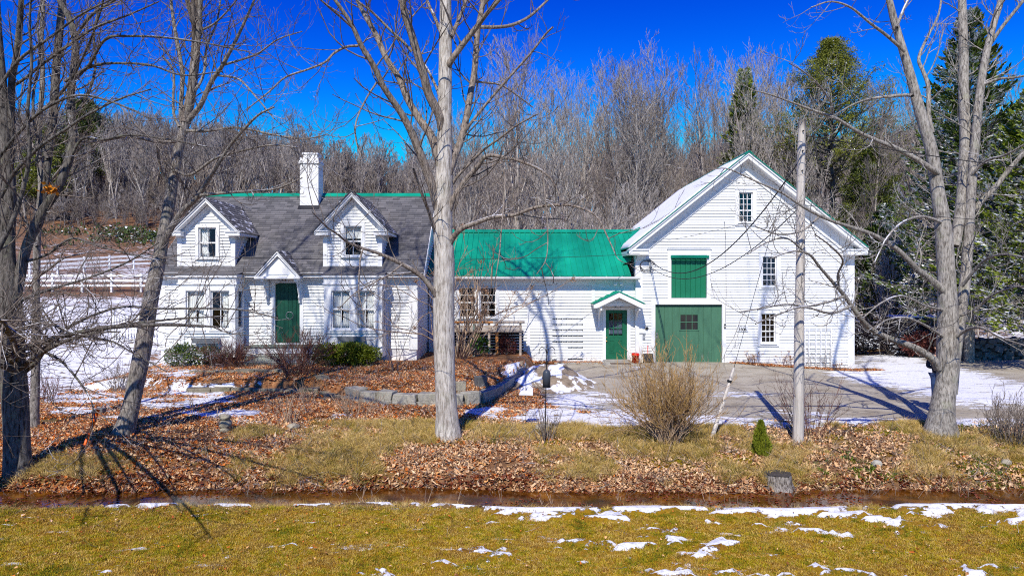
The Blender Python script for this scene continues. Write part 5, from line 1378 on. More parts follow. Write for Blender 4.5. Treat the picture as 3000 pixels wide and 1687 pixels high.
# cairn of three stones and single stones
g_ = G(567, 1089); cn = thing('stone_cairn', 'little cairn of three stacked round tan stones in the leaves', 'cairn', g_)
for z_, s_ in ((.06, (.27, .22, .19)), (.20, (.32, .26, .21)), (.345, (.29, .24, .17))): place('cobble', random.choice(PBT), cn, (g_[0] + random.uniform(-.02, .02), g_[1], g_[2] + z_), s_, (random.uniform(-.1, .1), random.uniform(-.15, .15), random.uniform(0, 3)))
for u, v, s_, lab, st_ in ((253, 1041, (.20, .18, .17), 'small dark square stone in the snow by the orange stake', STD), (1158, 992, (.24, .22, .34), 'upright tan block behind the pale tree trunk', STT), (1210, 974, (.28, .28, .36), 'weathered post stub standing on the snowy garden bed', STD),
                           (738, 1078, (.34, .3, .14), 'flat pale stone half hidden in the leaves', PBT), (2205, 1172, (.22, .2, .14), 'rounded grey stone on the leafy right bank', PBG), (2560 - 30, 1168, (.2, .2, .12), 'small pale stone at the right edge of the bank', PBT), (1365, 1085, (.5, .4, .2), 'grey stone by the foot of the bird feeder pole', PBG)):
    g_ = G(u, v); o_ = link('fieldstone', random.choice(st_)); o_.location = (g_[0], g_[1], g_[2] + s_[2] * .35); o_.scale = s_; o_.rotation_euler = (0, 0, random.uniform(0, 3)); tag(o_, lab, 'stone')
# stone wall far right
sw = thing('fieldstone_wall', 'long dark dry stone wall under the trees at the right', 'stone wall', (24, 31, gz(24, 31)))
for i in range(48):
    for k in range(5):
        x = 20.6 + i * .30 + random.uniform(-.1, .1); y = 31 + .07 * i + random.uniform(-.15, .15)
        place('stone', random.choice(STD), sw, (x, y, gz(x, y) + .08 + k * .19), (random.uniform(.22, .44), .45, random.uniform(.14, .26)), (random.uniform(-.3, .3), random.uniform(-.35, .35), random.uniform(-.5, .5)))

# ================================================================== FENCES, GATE
def rail_fence(name, label, pts, spacing, hgt, n_rail, rail_h):
    L_ = np.array(pts, float); seg = np.r_[0, np.cumsum(np.linalg.norm(np.diff(L_, axis=0), axis=1))]
    n_ = int(seg[-1] / spacing); at = [(float(np.interp(s_, seg, L_[:, 0])), float(np.interp(s_, seg, L_[:, 1]))) for s_ in np.linspace(0, seg[-1], n_ + 1)]
    f = thing(name, label, 'fence', (*at[0], gz(*at[0])))
    pm_ = unit_mesh('post', MB().box(-.07, .07, -.07, .07, -.3, hgt + .06).prism([(-.09, hgt + .06), (.09, hgt + .06), (0, hgt + .13)], -.09, .09), M['white'])
    rm = unit_mesh('rail', MB().box(0, 1, -.022, .022, -rail_h / 2, rail_h / 2), M['white'])
    for (x, y) in at: place('post', pm_, f, (x, y, gz(x, y)))
    for (xa, ya), (xb, yb) in zip(at[:-1], at[1:]):
        za, zb_ = gz(xa, ya), gz(xb, yb); d_ = Vector((xb - xa, yb - ya, zb_ - za))
        for k in range(n_rail):
            h_ = hgt - .06 - k * (hgt - .2) / n_rail
            q = place('rail', rm, f, (xa, ya - .09, za + h_), (d_.length, 1, 1), (0, -math.asin(d_.z / d_.length), math.atan2(d_.y, d_.x)))
    return f
rail_fence('rail_fence', 'white three rail pasture fence, the nearer one left of the house', [(-52, 49), (-38, 49), (-24.5, 49)], 2.1, 1.25, 3, .16)
rail_fence('rail_fence', 'white rail fence climbing the snowy pasture farther behind the nearer fence', [(-39.9, 56.5), (-33, 63.5), (-24, 71)], 1.85, 1.25, 3, .17)
gy = 31.0; gg = thing('picket_gate', 'white picket gate panel standing in the snow left of the house', 'gate', (-17.2, gy, gz(-17.2, gy)))
pk = unit_mesh('picket', MB().prism([(-.035, 0), (.035, 0), (.035, 1.05), (0, 1.12), (-.035, 1.05)], -.012, .012), M['white'])
for k in range(17): x = -18.0 + k * .115; y = gy - k * .0 ; place('picket', pk, gg, (x, y + k * .03, gz(-17.2, gy) + .05))
for z_ in (.2, .85): p = MB(); z0_ = gz(-17.2, gy) + z_; p.hexa([(-18.05, gy + .02, z0_), (-16.1, gy + .52, z0_), (-16.1, gy + .56, z0_), (-18.05, gy + .06, z0_), (-18.05, gy + .02, z0_ + .1), (-16.1, gy + .52, z0_ + .1), (-16.1, gy + .56, z0_ + .1), (-18.05, gy + .06, z0_ + .1)]); obj('cross_rail', p, M['white'], gg)
for x_, y_ in ((-18.1, gy), (-16.0, gy + .55)): p = MB(); p.box(x_ - .06, x_ + .06, y_ - .06, y_ + .06, gz(-17.2, gy) - .2, gz(-17.2, gy) + 1.3); obj('gate_post', p, M['white'], gg)

# ================================================================== NEIGHBOUR'S HOUSE at the right, behind the spruces
nh = thing('neighbour_house', 'white house with grey roof half hidden behind the snowy spruces', 'house', (40, 58, 2.6))
mb = MB(); wall_cols(mb, 33, 48, 1.5, lambda x: 7.6, [(41, 42, 4.2, 5.6), (44.5, 45.5, 4.2, 5.6)], 58, 58.2); mb.box(33, 33.2, 58.2, 66, 1.5, 7.6); mb.prism_x([(58.2, 7.6), (66, 7.6), (62, 12.2)], 33, 33.2); obj('wall', mb, M['white'], nh)
mb = MB(); mb.slab((32.5, 57.5, 7.4), (48.5, 57.5, 7.4), (48.5, 62, 12.4), (32.5, 62, 12.4), .15); mb.slab((48.5, 66.5, 7.4), (32.5, 66.5, 7.4), (32.5, 62.01, 12.4), (48.5, 62.01, 12.4), .15); obj('roof', mb, M['bgroof'], nh)
bm2 = unit_mesh('clapboard', MB().add([(0, -.05, 0), (1, -.05, 0), (1, 0, 0), (0, 0, 0), (0, -.01, 1), (1, -.01, 1), (1, 0, 1), (0, 0, 1)], [(0, 3, 2, 1), (4, 5, 6, 7), (0, 1, 5, 4), (1, 2, 6, 5), (2, 3, 7, 6), (3, 0, 4, 7)]), M['clap'])
for k in range(24):
    z = 2.6 + k * .205
    for a, b in (((33, 41), (42, 44.5), (45.5, 48)) if 4.1 < z + .1 < 5.7 else ((33, 48),)): place('clapboard', bm2, nh, (a, 58, z), (b - a, 1, .205))
for a in (41, 44.5): p = MB(); p.box(a, a + 1, 58.1, 58.12, 4.2, 5.6); obj('window', p, M['darkglass'], nh)
p = MB(); p.box(35, 46, 56.6, 56.9, 3.9, 4.15); p.slab((34.5, 55.6, 3.6), (46.5, 55.6, 3.6), (46.5, 57.9, 4.5), (34.5, 57.9, 4.5), .1); obj('porch_roof', p, M['bgroof'], nh)

# ================================================================== UTILITY POLE, guy, wires
g_ = G(2007, 1113); PX, PY = g_[0], g_[1]; spx = F / PY
up = thing('utility_pole', 'tall weathered grey wooden pole without crossarm in front of the barn', 'pole', g_)
p = MB(); K = 26; zs_ = np.linspace(-.3, H - (302 - HV) / spx - g_[2], K)
pts = [(PX + (10 / spx) * (z / 6.8) + .006 * math.sin(z * 2.1), PY, g_[2] + z) for z in zs_]
p.tube(pts, np.linspace(14.2, 9.2, K) / spx, 9); obj('pole_shaft', p, M['pole'], up, True)
ptop = pts[-1]
for z_ in (5.5, 5.9, 6.3):
    p = MB(); q_ = np.interp(z_, zs_, [a[0] for a in pts]); p.tube([(q_ - .01, PY - .12, g_[2] + z_), (q_ - .01, PY - .075, g_[2] + z_)], .014, 6); obj('bolt', p, M['black'], up)
def cable(name, label, a, b, sag, r=.012, K=24):
    a, b = np.array(a), np.array(b); t_ = np.linspace(0, 1, K)[:, None]
    P_ = a * (1 - t_) + b * t_; P_[:, 2] -= (4 * sag * t_ * (1 - t_))[:, 0]
    p = MB(); p.tube(P_, r, 5); return tag(obj(name, p, M['wire']), label, 'cable')
pa = lambda v: (PX + .05, PY + .05, H - (v - HV) / spx)
brk = (cx(1634), YW - .15, cz(655))
cable('service_cable', 'thick black service cable from the pole sagging to the barn corner', pa(405), brk, 1.25, .016)
cable('service_cable', 'second black cable running below the thick one to the barn corner', pa(522), (cx(1634), YW - .15, cz(672)), .9, .012)
cable('phone_wire', 'thin straight wire from the pole across the barn front', pa(520), (BX0 + .3, YB - .2, bz(612)), .12, .006)
cable('phone_wire', 'thin wire crossing low over the green metal roof to the barn', (-14, 15.5, 4.1), (cx(1600), YW - .8, 4.35), .3, .008)
cable('street_wire', 'black wire leaving the pole top toward the right edge', pa(338), (22, 13.2, 4.6), .35, .010)
cable('street_wire', 'lower thin wire passing right behind the forked tree', pa(515), (24, 15.5, 4.15), .2, .007)
g2 = G(1787, 1107); gtop = W(1846, 926, g2[1] + .55)
gw_ = thing('guy_guard', 'pale wooden guard slanting over the guy wire left of the pole', 'guy wire', g2)
p = MB(); p.tube([(g2[0], g2[1], g2[2] - .05), gtop], [.045, .033], 6); obj('wooden_guard', p, M['pole'], gw_)
p = MB(); p.tube([gtop, pa(330)], .006, 5); obj('wire_strand', p, M['wire'], gw_)
p = MB(); c_ = np.array(g2) * .30 + np.array(gtop) * .70; c_ = np.array(gtop) * .81 + np.array(g2) * .19; p.tube([c_ + (-.01, 0, -.02), c_ + (.005, 0, .03)], .05, 8); obj('clamp', p, M['black'], gw_)

# ================================================================== SMALL THINGS
a_, b_ = G(209, 1131), None
o_ = thing('snow_stake', 'orange plastic driveway stake leaning in the leaves by the left trees', 'stake', a_); s1 = F / a_[1]
top_ = (a_[0] + 27 / s1, a_[1] + .15, H - (1030 - HV) / F * (a_[1] + .15))
p = MB(); p.tube([a_, top_], [.030, .034], 8); obj('stake_rod', p, M['orange'], o_, True)
p = MB(); q_ = np.array(a_) * .2 + np.array(top_) * .8; p.tube([q_, q_ + (np.array(top_) - a_) * .05], .037, 8); obj('reflector_band', p, paint('orange_band', (.6, .2, .1), .1, 5), o_)
# shepherd's hook with bird feeder
f0 = G(1371, 1112); sf = F / f0[1]
bf = thing('feeder_pole', 'black shepherd hook pole with two curled arms in front of the drive', 'pole', f0)
xt = f0[0] + 5 / sf; zt = H - (866 - HV) / sf
p = MB(); p.tube([(f0[0], f0[1], f0[2] - .1), (f0[0] + 2 / sf, f0[1], (f0[2] + zt) / 2), (xt, f0[1], zt)], .011, 6); obj('shaft', p, M['black'], bf)
for s_ in (-1, 1): p = MB(); p.tube([(xt, f0[1], zt - .22), (xt + s_ * .03, f0[1], zt - .10), (xt + s_ * .10, f0[1], zt - .05), (xt + s_ * .155, f0[1], zt - .10), (xt + s_ * .165, f0[1], zt - .20), (xt + s_ * .135, f0[1], zt - .16)], .008, 5); obj('hook_arm', p, M['black'], bf)
fz0, fz1 = H - (972 - HV) / sf, H - (930 - HV) / sf; fxc = f0[0] + 4 / sf
ft = thing('bird_feeder', 'dark tube bird feeder or baffle fixed round the hook pole', 'bird feeder', (fxc, f0[1], fz0))
slate = paint('slate_blue_metal', (.055, .065, .085), .15, 4, .4)
p = MB(); p.lathe(fxc, f0[1], [(.0, fz0), (.078, fz0), (.078, fz1 - .06), (.06, fz1 - .02), (.02, fz1 + .01), (0, fz1 + .01)], 16); obj('feeder_tube', p, slate, ft, True)
p = MB(); p.lathe(fxc, f0[1], [(.0, fz0 - .02), (.085, fz0 - .02), (.085, fz0 - .001), (0, fz0 - .001)], 16); obj('feeder_base', p, M['black'], ft)
f1 = G(1323, 1076); s2 = F / f1[1]
sp = thing('flat_feeder_stake', 'thin stake holding a small tilted pale tray left of the bird feeder', 'feeder', f1)
p = MB(); p.tube([(f1[0], f1[1], f1[2] - .1), (f1[0], f1[1], H - (905 - HV) / s2)], .008, 5); obj('stake_rod', p, M['black'], sp)
zc = H - (984 - HV) / s2; p = MB(); w_ = 17 / s2
p.hexa([(f1[0] - w_, f1[1] - .15, zc - .06), (f1[0] + w_, f1[1] - .15, zc - .07), (f1[0] + w_ * 1.1, f1[1] + .15, zc + .03), (f1[0] - w_ * .7, f1[1] + .15, zc + .04), (f1[0] - w_, f1[1] - .15, zc - .03), (f1[0] + w_, f1[1] - .15, zc - .04), (f1[0] + w_ * 1.1, f1[1] + .15, zc + .05), (f1[0] - w_ * .7, f1[1] + .15, zc + .06)])
obj('tray', p, M['board'], sp)
p = MB(); p.tube([(f1[0], f1[1], zc + .45), (f1[0] + .1, f1[1], zc + .3), (f1[0] + .3, f1[1], zc + .1), (f1[0] + .45, f1[1], zc + .0)], .005, 5); obj('hanger_wire', p, M['wire'], sp)
# trellis on the barn
trel = thing('trellis', 'white lattice trellis with dead vines against the barn wall', 'trellis', (bx(2050), YB - .08, -.25))
for k, u_ in enumerate((2012, 2022.5, 2032.5, 2050, 2062.5, 2075, 2088)): p = MB(); p.box(bx(u_) - .017, bx(u_) + .017, YB - .10, YB - .075, bz(926), bz(822 if k % 2 else 826)); obj('upright_lath', p, M['white'], trel)
for k in range(9): p = MB(); z = bz(829 + k * 11.6); p.box(bx(2010), bx(2090), YB - .076, YB - .055, z - .017, z + .017); obj('cross_lath', p, M['white'], trel)
# stump
g_ = G(1962, 1222); ss = F / g_[1]; su = thing('tree_stump', 'cut grey tree stump with dark flat top on the bank', 'stump', g_)
p = MB(); n_ = 22
prof = [(1.45, -.12), (1.2, .0), (1.06, .07), (.98, .19)]
for r_, z in prof:
    for k in range(n_):
        a = 2 * math.pi * k / n_; rr = 33 / ss * r_ * (1 + .07 * math.sin(5 * a + 1) + .05 * math.sin(9 * a) * (1.6 - z)); p.v.append((g_[0] + rr * math.cos(a), g_[1] + .1 + rr * math.sin(a), g_[2] + z))
for i in range(3):
    for k in range(n_): p.f.append((i * n_ + k, i * n_ + (k + 1) % n_, (i + 1) * n_ + (k + 1) % n_, (i + 1) * n_ + k))
obj('stump_side', p, M['bark_maple'], su, True)
p = MB(); p.v = [(g_[0], g_[1] + .1, g_[2] + .205)] + [(x, y, z + .012 - .17) for x, y, z in [obj_v for obj_v in [(g_[0] + 33 / ss * .99 * (1 + .07 * math.sin(5 * a + 1) + .05 * math.sin(9 * a) * 1.2) * math.cos(a), g_[1] + .1 + 33 / ss * .99 * (1 + .07 * math.sin(5 * a + 1) + .05 * math.sin(9 * a) * 1.2) * math.sin(a), g_[2] + .36) for a in [2 * math.pi * k / n_ for k in range(n_)]]]]
p.f = [(0, 1 + k, 1 + (k + 1) % n_) for k in range(n_)]; obj('cut_top', p, M['stumpwood'], su)
# heap of ploughed sand and snow
hp_ = thing('snow_heap', 'ploughed heap of dirty sand and snow at the end of the stone wall', 'snow heap', G(1370, 985))
hx_, hy_ = 1.15, 22.0; nn_ = 60; V_ = []; 
gx_, gy_ = np.meshgrid(np.linspace(-1.9, 1.9, nn_), np.linspace(-2.6, 2.6, nn_))
hh = .50 * np.exp(-((gx_ / 1.15) ** 2 + (gy_ / 1.6) ** 2) ** 1.3) * (.1 + 1.7 * fbm(gx_ + 5, gy_, 1.3, 6)) + .10 * (fbm(gx_, gy_ + 9, 4, 4) - .5) - .03
px_, py_ = gx_ + hx_, gy_ + hy_
V_ = np.stack([px_, py_, ground(px_, py_) + hh - .06 * smooth(1.0, 1.9, np.abs(gx_)) - .06 * smooth(1.6, 2.6, np.abs(gy_))], -1).reshape(-1, 3)
ii = np.arange(nn_ * nn_).reshape(nn_, nn_); Q_ = np.stack([ii[:-1, :-1], ii[:-1, 1:], ii[1:, 1:], ii[1:, :-1]], -1).reshape(-1, 4)
t = NT('sand_and_snow'); q_ = t.pos(); c_ = t.ramp(t.noise(q_, 5, 6), [(.3, (.17, .13, .09)), (.7, (.36, .29, .21))])
gm_ = t.n('ShaderNodeNewGeometry'); sp2 = t.n('ShaderNodeSeparateXYZ'); t.l(gm_.outputs['Position'], sp2.inputs[0])
k_ = t.step(t.math('ADD', t.noise(t.pos((1, .5, 1)), 1.6, 7, .65), t.math('MULTIPLY', sp2.outputs[2], .12)), .50, .545); c_ = t.mix(k_, c_, (.84, .86, .9))
t.bsdf(c_, .9, .15, normal=t.bump(t.noise(q_, 25, 5), .6, .03)); M['heap'] = t.m
o0 = hp_.location; me = mesh_np('heap_surface', V_ - np.array(o0), Q_, 4, M['heap'], True); link('heap_surface', me, hp_)
# firepit-like dark debris sticks, orange paper leaves by left bay
# ================================================================== TREES
def tree_obj(name, label, base, parts, group=None, cat='tree'):
    """parts: list of (part name, [(P,R,sides)...] , material)"""
    r = thing(name, label, cat, base, group)
    for nm, L_, mat in parts:
        V, Q = merge([tubes(P - np.array(base), R, s) for P, R, s in L_])
        link(nm, mesh_np(nm, V, Q, 4, mat, True), r)
    return r

def limbs_px(Y0, limbs):
    """limbs: (dy at start, dy at end, [(u,v,radius px)...]) measured on the photograph, placed at their distance"""
    out = []
    for lm_ in limbs:
        if lm_[0] == 'w':      # limb already measured in the place itself
            n = len(lm_[1]); P = catmull([W(u, v, Y) for u, v, r, Y in lm_[1]], n * 4); R = np.interp(np.linspace(0, n - 1, n * 4), range(n), [r * Y / F for u, v, r, Y in lm_[1]])
            out.append((P, R)); continue
        dy0, dy1, pts = lm_
        n = len(pts); P = []; R = []
        for i, (u, v, r) in enumerate(pts):
            Y = Y0 + dy0 + (dy1 - dy0) * (i / (n - 1)) ** 1.3
            P.append(W(u, v, Y)); R.append(r * Y / F)
        K = max(8, n * 4); P = catmull(P, K); R = np.interp(np.linspace(0, n - 1, K), range(n), R)
        out.append((P, R))
    return out
def resample(P, R, K):
    t = np.linspace(0, len(P) - 1, K); i = np.arange(len(P))
    return np.stack([np.interp(t, i, P[:, k]) for k in range(3)], 1), np.interp(t, i, R)

def dress(limbs, rng, per_m=2.2, l1=(.5, 1.3), n2=4, n3=3, up=.35, r_tw=.0052, ang=(30, 60), jit=.14, curl=.35, skip=()):
    """side branches and twigs for hand placed limbs"""
    lv1 = []; K = 14
    for i, (P, R) in enumerate(limbs):
        if i in skip: continue
        p, r = resample(P, R, K); ln = np.linalg.norm(np.diff(p, axis=0), axis=1).sum()
        n = max(2, int(ln * per_m))
        S, D, L, rr = spawn(p[None], r[None], n, rng, .12, 1.0, ang, (1, 1), .35, up * .5, False)
        L = rng.uniform(l1[0], l1[1], n)
        lv1.append((S, D, L, np.clip(rr, r_tw * 1.6, r_tw * 3.4)))
    S = np.vstack([a[0] for a in lv1]); D = np.vstack([a[1] for a in lv1]); L = np.concatenate([a[2] for a in lv1]); r1 = np.concatenate([a[3] for a in lv1])
    P1, R1 = grow(S, D, L, r1, 7, curl * .6, jit, rng, .4)
    out = [(P1, R1, 5)]
    S, D, L, r2 = spawn(P1, R1, n2, rng, .2, 1, (25, 60), (.35, .7), .7, up * .3)
    P2, R2 = grow(S, D, L, np.clip(r2, r_tw * .9, 1), 6, curl, jit, rng, .5); out.append((P2, R2, 4))
    if n3:
        S, D, L, r3 = spawn(P2, R2, n3, rng, .25, 1, (25, 60), (.35, .75), .8, up * .3)
        P3, R3 = grow(S, D, L, np.clip(r3, r_tw * .62, r_tw), 5, curl, jit, rng, .6); out.append((P3, R3, 3))
    return out

def crown_above(limbs, ids, rng, hgt=7.5, n=6):
    """the limbs go on above what the photograph shows"""
    out = []
    for i in ids:
        P, R = limbs[i]; d0 = norm(P[-1] - P[-3]); r = max(R[-1] * 1.25, .05)
        p, rr = grow(P[-1][None], (d0 + np.array([0, 0, .25]))[None], np.array([hgt * rng.uniform(.8, 1.15)]), np.array([r]), 12, .12, .06, rng, .3)
        out.append((p[0], rr[0]))
        S, D, L, r2 = spawn(p, rr, n, rng, .1, .9, (22, 45), (.35, .6), .6, .3)
        q, r3 = grow(S, D, L, r2, 8, .15, .08, rng, .2)
        for k in range(len(q)): out.append((q[k], r3[k]))
    return out

def build_hand_tree(name, label, Y0, trunk, limbs, mat, above=(), dressing={}, twig_mat=None, seed=1, limb_mat=None):
    rng = np.random.default_rng(seed)
    tr_ = limbs_px(Y0, trunk); lm = limbs_px(Y0, limbs)
    g0 = (tr_[0][0][0][0], tr_[0][0][0][1]); base = (g0[0], g0[1], gz(*g0))
    ab = crown_above(tr_ + lm, above, rng) if above else []
    parts = []
    # root flare on the trunk
    P, R = tr_[0]; P = P.copy(); P[0, 2] = base[2] - .15
    P, R = resample(P, R, 40)
    R = R * (1 + .035 * np.sin(np.linspace(0, 30, 40))) 
    tb = [(P[None], R[None], 18)]
    for P_, R_ in tr_[1:]: tb.append((P_[None], R_[None], 12))
    parts.append(('trunk', tb, mat))
    for P_, R_ in lm: parts.append(('limb', [(P_[None], R_[None], 8)], limb_mat or mat))
    cr = []
    for P_, R_ in ab: cr.append((P_[None], R_[None], 6))
    dl = dress(lm + tr_[1:] + ab, rng, **dressing)
    parts.append(('crown', cr + dl, twig_mat or mat))
    return tree_obj(name, label, base, parts)

# --- central pale tree
T3t = [(0, .1, [(1127, 1112, 37), (1127, 1095, 33), (1124, 1040, 28), (1120, 960, 26.5), (1117, 860, 26.5), (1116, 760, 26), (1118, 660, 26.5), (1115, 600, 25), (1114, 540, 23), (1117, 450, 21.5), (1118, 360, 19.5), (1119, 270, 17.5), (1120, 180, 16.5), (1121, 90, 16), (1121, 0, 15), (1124, -120, 14.5), (1122, -260, 13.5), (1128, -420, 12), (1125, -600, 10.5)])]
T3 = [
 (0, -1.8, [(1106, 545, 11), (1090, 480, 11.5), (1071, 424, 11), (1052, 374, 10), (1032, 327, 9.5), (1009, 285, 8.5), (985, 250, 8), (963, 216, 7.5), (940, 166, 7), (909, 116, 6.5), (886, 65, 5.5), (848, 8, 4.5), (800, -60, 4), (760, -120, 3)]),
 (0, 1.2, [(1108, 420, 11), (1088, 350, 10.5), (1055, 300, 9.5), (1025, 250, 8.5), (1005, 200, 8), (971, 146, 7.5), (948, 92, 7), (917, 38, 6), (894, -8, 5), (850, -90, 4)]),
 (0, -1.0, [(1112, 330, 11.5), (1106, 293, 11.5), (1079, 239, 11), (1067, 195, 10.5), (1055, 154, 10), (1036, 89, 9.5), (1017, 31, 9), (1009, -23, 8), (985, -110, 7), (975, -260, 5)]),
 (0, 1.6, [(1128, 440, 10), (1140, 404, 9.5), (1159, 354, 9), (1171, 308, 8.5), (1183, 239, 8), (1194, 177, 7.5), (1202, 77, 7), (1217, 0, 6.5), (1230, -90, 5.5), (1236, -220, 4)]),
 (0, -.8, [(1128, 168, 9), (1136, 152, 8), (1171, 104, 7.2), (1202, 65, 6.5), (1225, 35, 5.5), (1256, 0, 5), (1310, -70, 4)]),
 (1.0, 2.2, [(1204, 69, 5), (1256, 69, 4.6), (1294, 62, 4.2), (1333, 42, 3.6), (1371, 8, 2.8), (1400, -20, 2.4), (1440, -50, 1.5)]),
 (.3, -.6, [(1170, 340, 4), (1176, 322, 4), (1217, 270, 3.6), (1255, 225, 3.3), (1294, 181, 3), (1335, 135, 2.8), (1371, 89, 2.6), (1391, 69, 2.2)]),
 (.1, -1.2, [(1140, 462, 4), (1152, 443, 3.8), (1185, 408, 3.5), (1217, 377, 3.2), (1255, 350, 2.9), (1294, 320, 2.5), (1325, 302, 2.2), (1354, 287, 1.6)]),
 (0, -1.5, [(1130, 530, 8), (1142, 499, 7), (1171, 454, 6.5), (1202, 420, 6), (1225, 393, 5), (1275, 397, 4.3), (1314, 408, 3.6), (1364, 431, 3), (1394, 462, 2.4), (1412, 510, 1.8), (1424, 560, 1.3)]),
 (0, -1.9, [(1128, 620, 9), (1140, 598, 7.5), (1160, 577, 6.5), (1195, 562, 6), (1240, 547, 5.2), (1294, 541, 4.6), (1340, 524, 4.2), (1400, 516, 3.6), (1450, 520, 3), (1500, 545, 2.4), (1530, 600, 1.8), (1548, 640, 1.2)]),
 (0, -2.0, [(1108, 770, 10), (1095, 740, 7), (1060, 695, 6.2), (1012, 665, 5.2), (956, 639, 4.2), (907, 623, 3.6), (871, 607, 3), (850, 590, 2.6), (827, 575, 2.3), (806, 555, 1.9), (786, 534, 1.3)]),
 (0, -.9, [(1106, 600, 6), (1090, 568, 4.8), (1078, 530, 4.4), (1065, 497, 4), (1050, 455, 3.6), (1040, 425, 2.8)]),
 (-.5, -1.8, [(901, 116, 3.6), (871, 119, 3.2), (840, 135, 3), (817, 158, 2.8), (770, 177, 2.6), (717, 196, 2.3), (678, 231, 1.9), (620, 277, 1.4)]),
 (-.4, -1.2, [(884, 68, 3.2), (858, 45, 2.9), (832, 23, 2.7), (801, -5, 2.3)]),
 (-.8, -1.9, [(948, 208, 2.6), (921, 250, 2.4), (898, 300, 2.1), (894, 339, 1.9), (905, 385, 1.6), (928, 416, 1.1)]),
 (-.2, -.8, [(1036, 131, 4), (1012, 104, 3.6), (986, 81, 3.3), (940, 35, 3), (905, 8, 2.6), (860, -30, 2)]),
 (-.6, -1.6, [(1256, 400, 2.4), (1270, 440, 2.2), (1268, 500, 1.9), (1262, 570, 1.7), (1256, 640, 1.5), (1248, 690, 1.0)]),
 (-1.2, -2.0, [(1365, 430, 1.9), (1372, 500, 1.8), (1378, 580, 1.5), (1374, 650, 1.3), (1350, 690, .9)]),
 (-.9, -1.9, [(913, 626, 2.6), (906, 655, 2.4), (904, 690, 2.0), (903, 740, 1.7), (915, 790, 1.2)]),
 (-.7, -1.7, [(1012, 665, 2.4), (980, 690, 2.0), (940, 712, 1.7), (890, 740, 1.5), (850, 780, 1.1)]),
 (0, 1.3, [(1134, 95, 6), (1150, 60, 5), (1166, 20, 4.5), (1178, -20, 4)]),
 (0, .8, [(1109, 250, 4), (1095, 215, 3.4), (1078, 180, 3), (1066, 160, 2.4)]),
 (0, 1.6, [(1112, 90, 5), (1098, 55, 4.2), (1080, 15, 3.6), (1062, -30, 3)]),
 (1.0, 1.8, [(1190, 205, 3.5), (1215, 208, 2.9), (1260, 215, 2.4), (1300, 240, 1.9), (1340, 270, 1.3)]),
]
build_hand_tree('ash_tree', 'big pale barked bare tree standing alone before the house and wing', 14.2, T3t, T3, M['bark_pale'],
                limb_mat=M['bark_limb'], above=(0, 1, 2, 3, 4, 5), dressing=dict(per_m=3.0, l1=(.5, 1.6), n2=3, n3=2, up=.1, curl=.42, jit=.17, r_tw=.0056, ang=(35, 70)), twig_mat=M['twig_grey_dark'], seed=3)

# --- leaning tree left of the house
T2t = [(0, .6, [(308, 1100, 30), (312, 1085, 25), (328, 1030, 21), (342, 965, 20.5), (355, 900, 20), (367, 830, 19.5), (377, 765, 19), (386, 720, 18), (398, 665, 16.5), (408, 610, 15.5), (417, 565, 14.5), (426, 515, 13.5), (434, 470, 12.5), (441, 425, 12), (449, 380, 11.5), (458, 345, 11), (467, 310, 10)])]
T2 = [
 (.6, .2, [(465, 318, 9), (474, 280, 8.5), (483, 230, 8), (491, 160, 7.5), (500, 80, 7), (504, 0, 6.5), (508, -120, 5)]),
 (.6, -.8, [(467, 312, 7.5), (485, 290, 7), (505, 265, 6.5), (530, 210, 6), (550, 180, 5.5), (562, 162, 5), (592, 105, 4.3), (616, 55, 3.6), (640, 0, 3), (660, -60, 2.5)]),
 (.6, 1.4, [(462, 318, 6), (455, 285, 5.6), (459, 200, 5.2), (454, 150, 4.8), (440, 75, 4.3), (430, 0, 3.8), (424, -80, 3)]),
 (.5, .9, [(451, 320, 3.6), (438, 290, 3.4), (436, 249, 3.2), (436, 180, 3), (409, 142, 2.6)]),
 (.3, -.2, [(431, 480, 4.2), (412, 445, 3.8), (400, 405, 3.5), (395, 365, 3)]),
 (.2, -1.6, [(404, 625, 9), (430, 575, 8), (460, 530, 7), (492, 502, 6.3), (520, 460, 5.4), (545, 420, 4.8), (580, 365, 4), (610, 330, 3.4), (650, 290, 2.8), (690, 270, 1.8)]),
 (-.5, -1.9, [(505, 492, 4.5), (560, 486, 4), (620, 482, 3.4), (680, 478, 2.8), (716, 468, 2.2), (760, 448, 1.5)]),
 (.5, -1.4, [(452, 355, 5), (400, 358, 4.2), (330, 344, 3.8), (270, 352, 3.3), (215, 358, 2.8), (180, 352, 2)]),
 (.6, -1.5, [(462, 330, 4.2), (520, 330, 3.6), (600, 322, 3), (680, 338, 2.4), (760, 350, 1.8), (820, 340, 1.1)]),
 (.4, -1.2, [(440, 430, 4), (480, 440, 3.6), (540, 400, 3.1), (600, 382, 2.7), (680, 366, 2.2), (750, 372, 1.4)]),
 (.3, 1.2, [(484, 240, 4), (512, 190, 3.4), (520, 120, 3), (545, 60, 2.5), (555, 0, 2)]),
 (.2, -1.0, [(545, 190, 3), (600, 200, 2.6), (640, 240, 2.2), (690, 300, 1.5)]),
 (0, -1.3, [(560, 165, 3.2), (610, 150, 2.7), (650, 135, 2.3), (700, 100, 1.8), (760, 80, 1.2)]),
 (.5, -.6, [(500, 80, 3), (540, 60, 2.5), (580, 20, 2), (620, -30, 1.5)]),
]
build_hand_tree('maple_tree', 'leaning grey tree with forked crown left of the farmhouse', 14.45, T2t, T2, M['bark_maple'],
                above=(0, 1, 2), dressing=dict(per_m=3.0, l1=(.5, 1.5), n2=4, n3=3, up=.22, curl=.28, jit=.15, r_tw=.0048, ang=(30, 62)), twig_mat=M['twig_grey_dark'], seed=5)

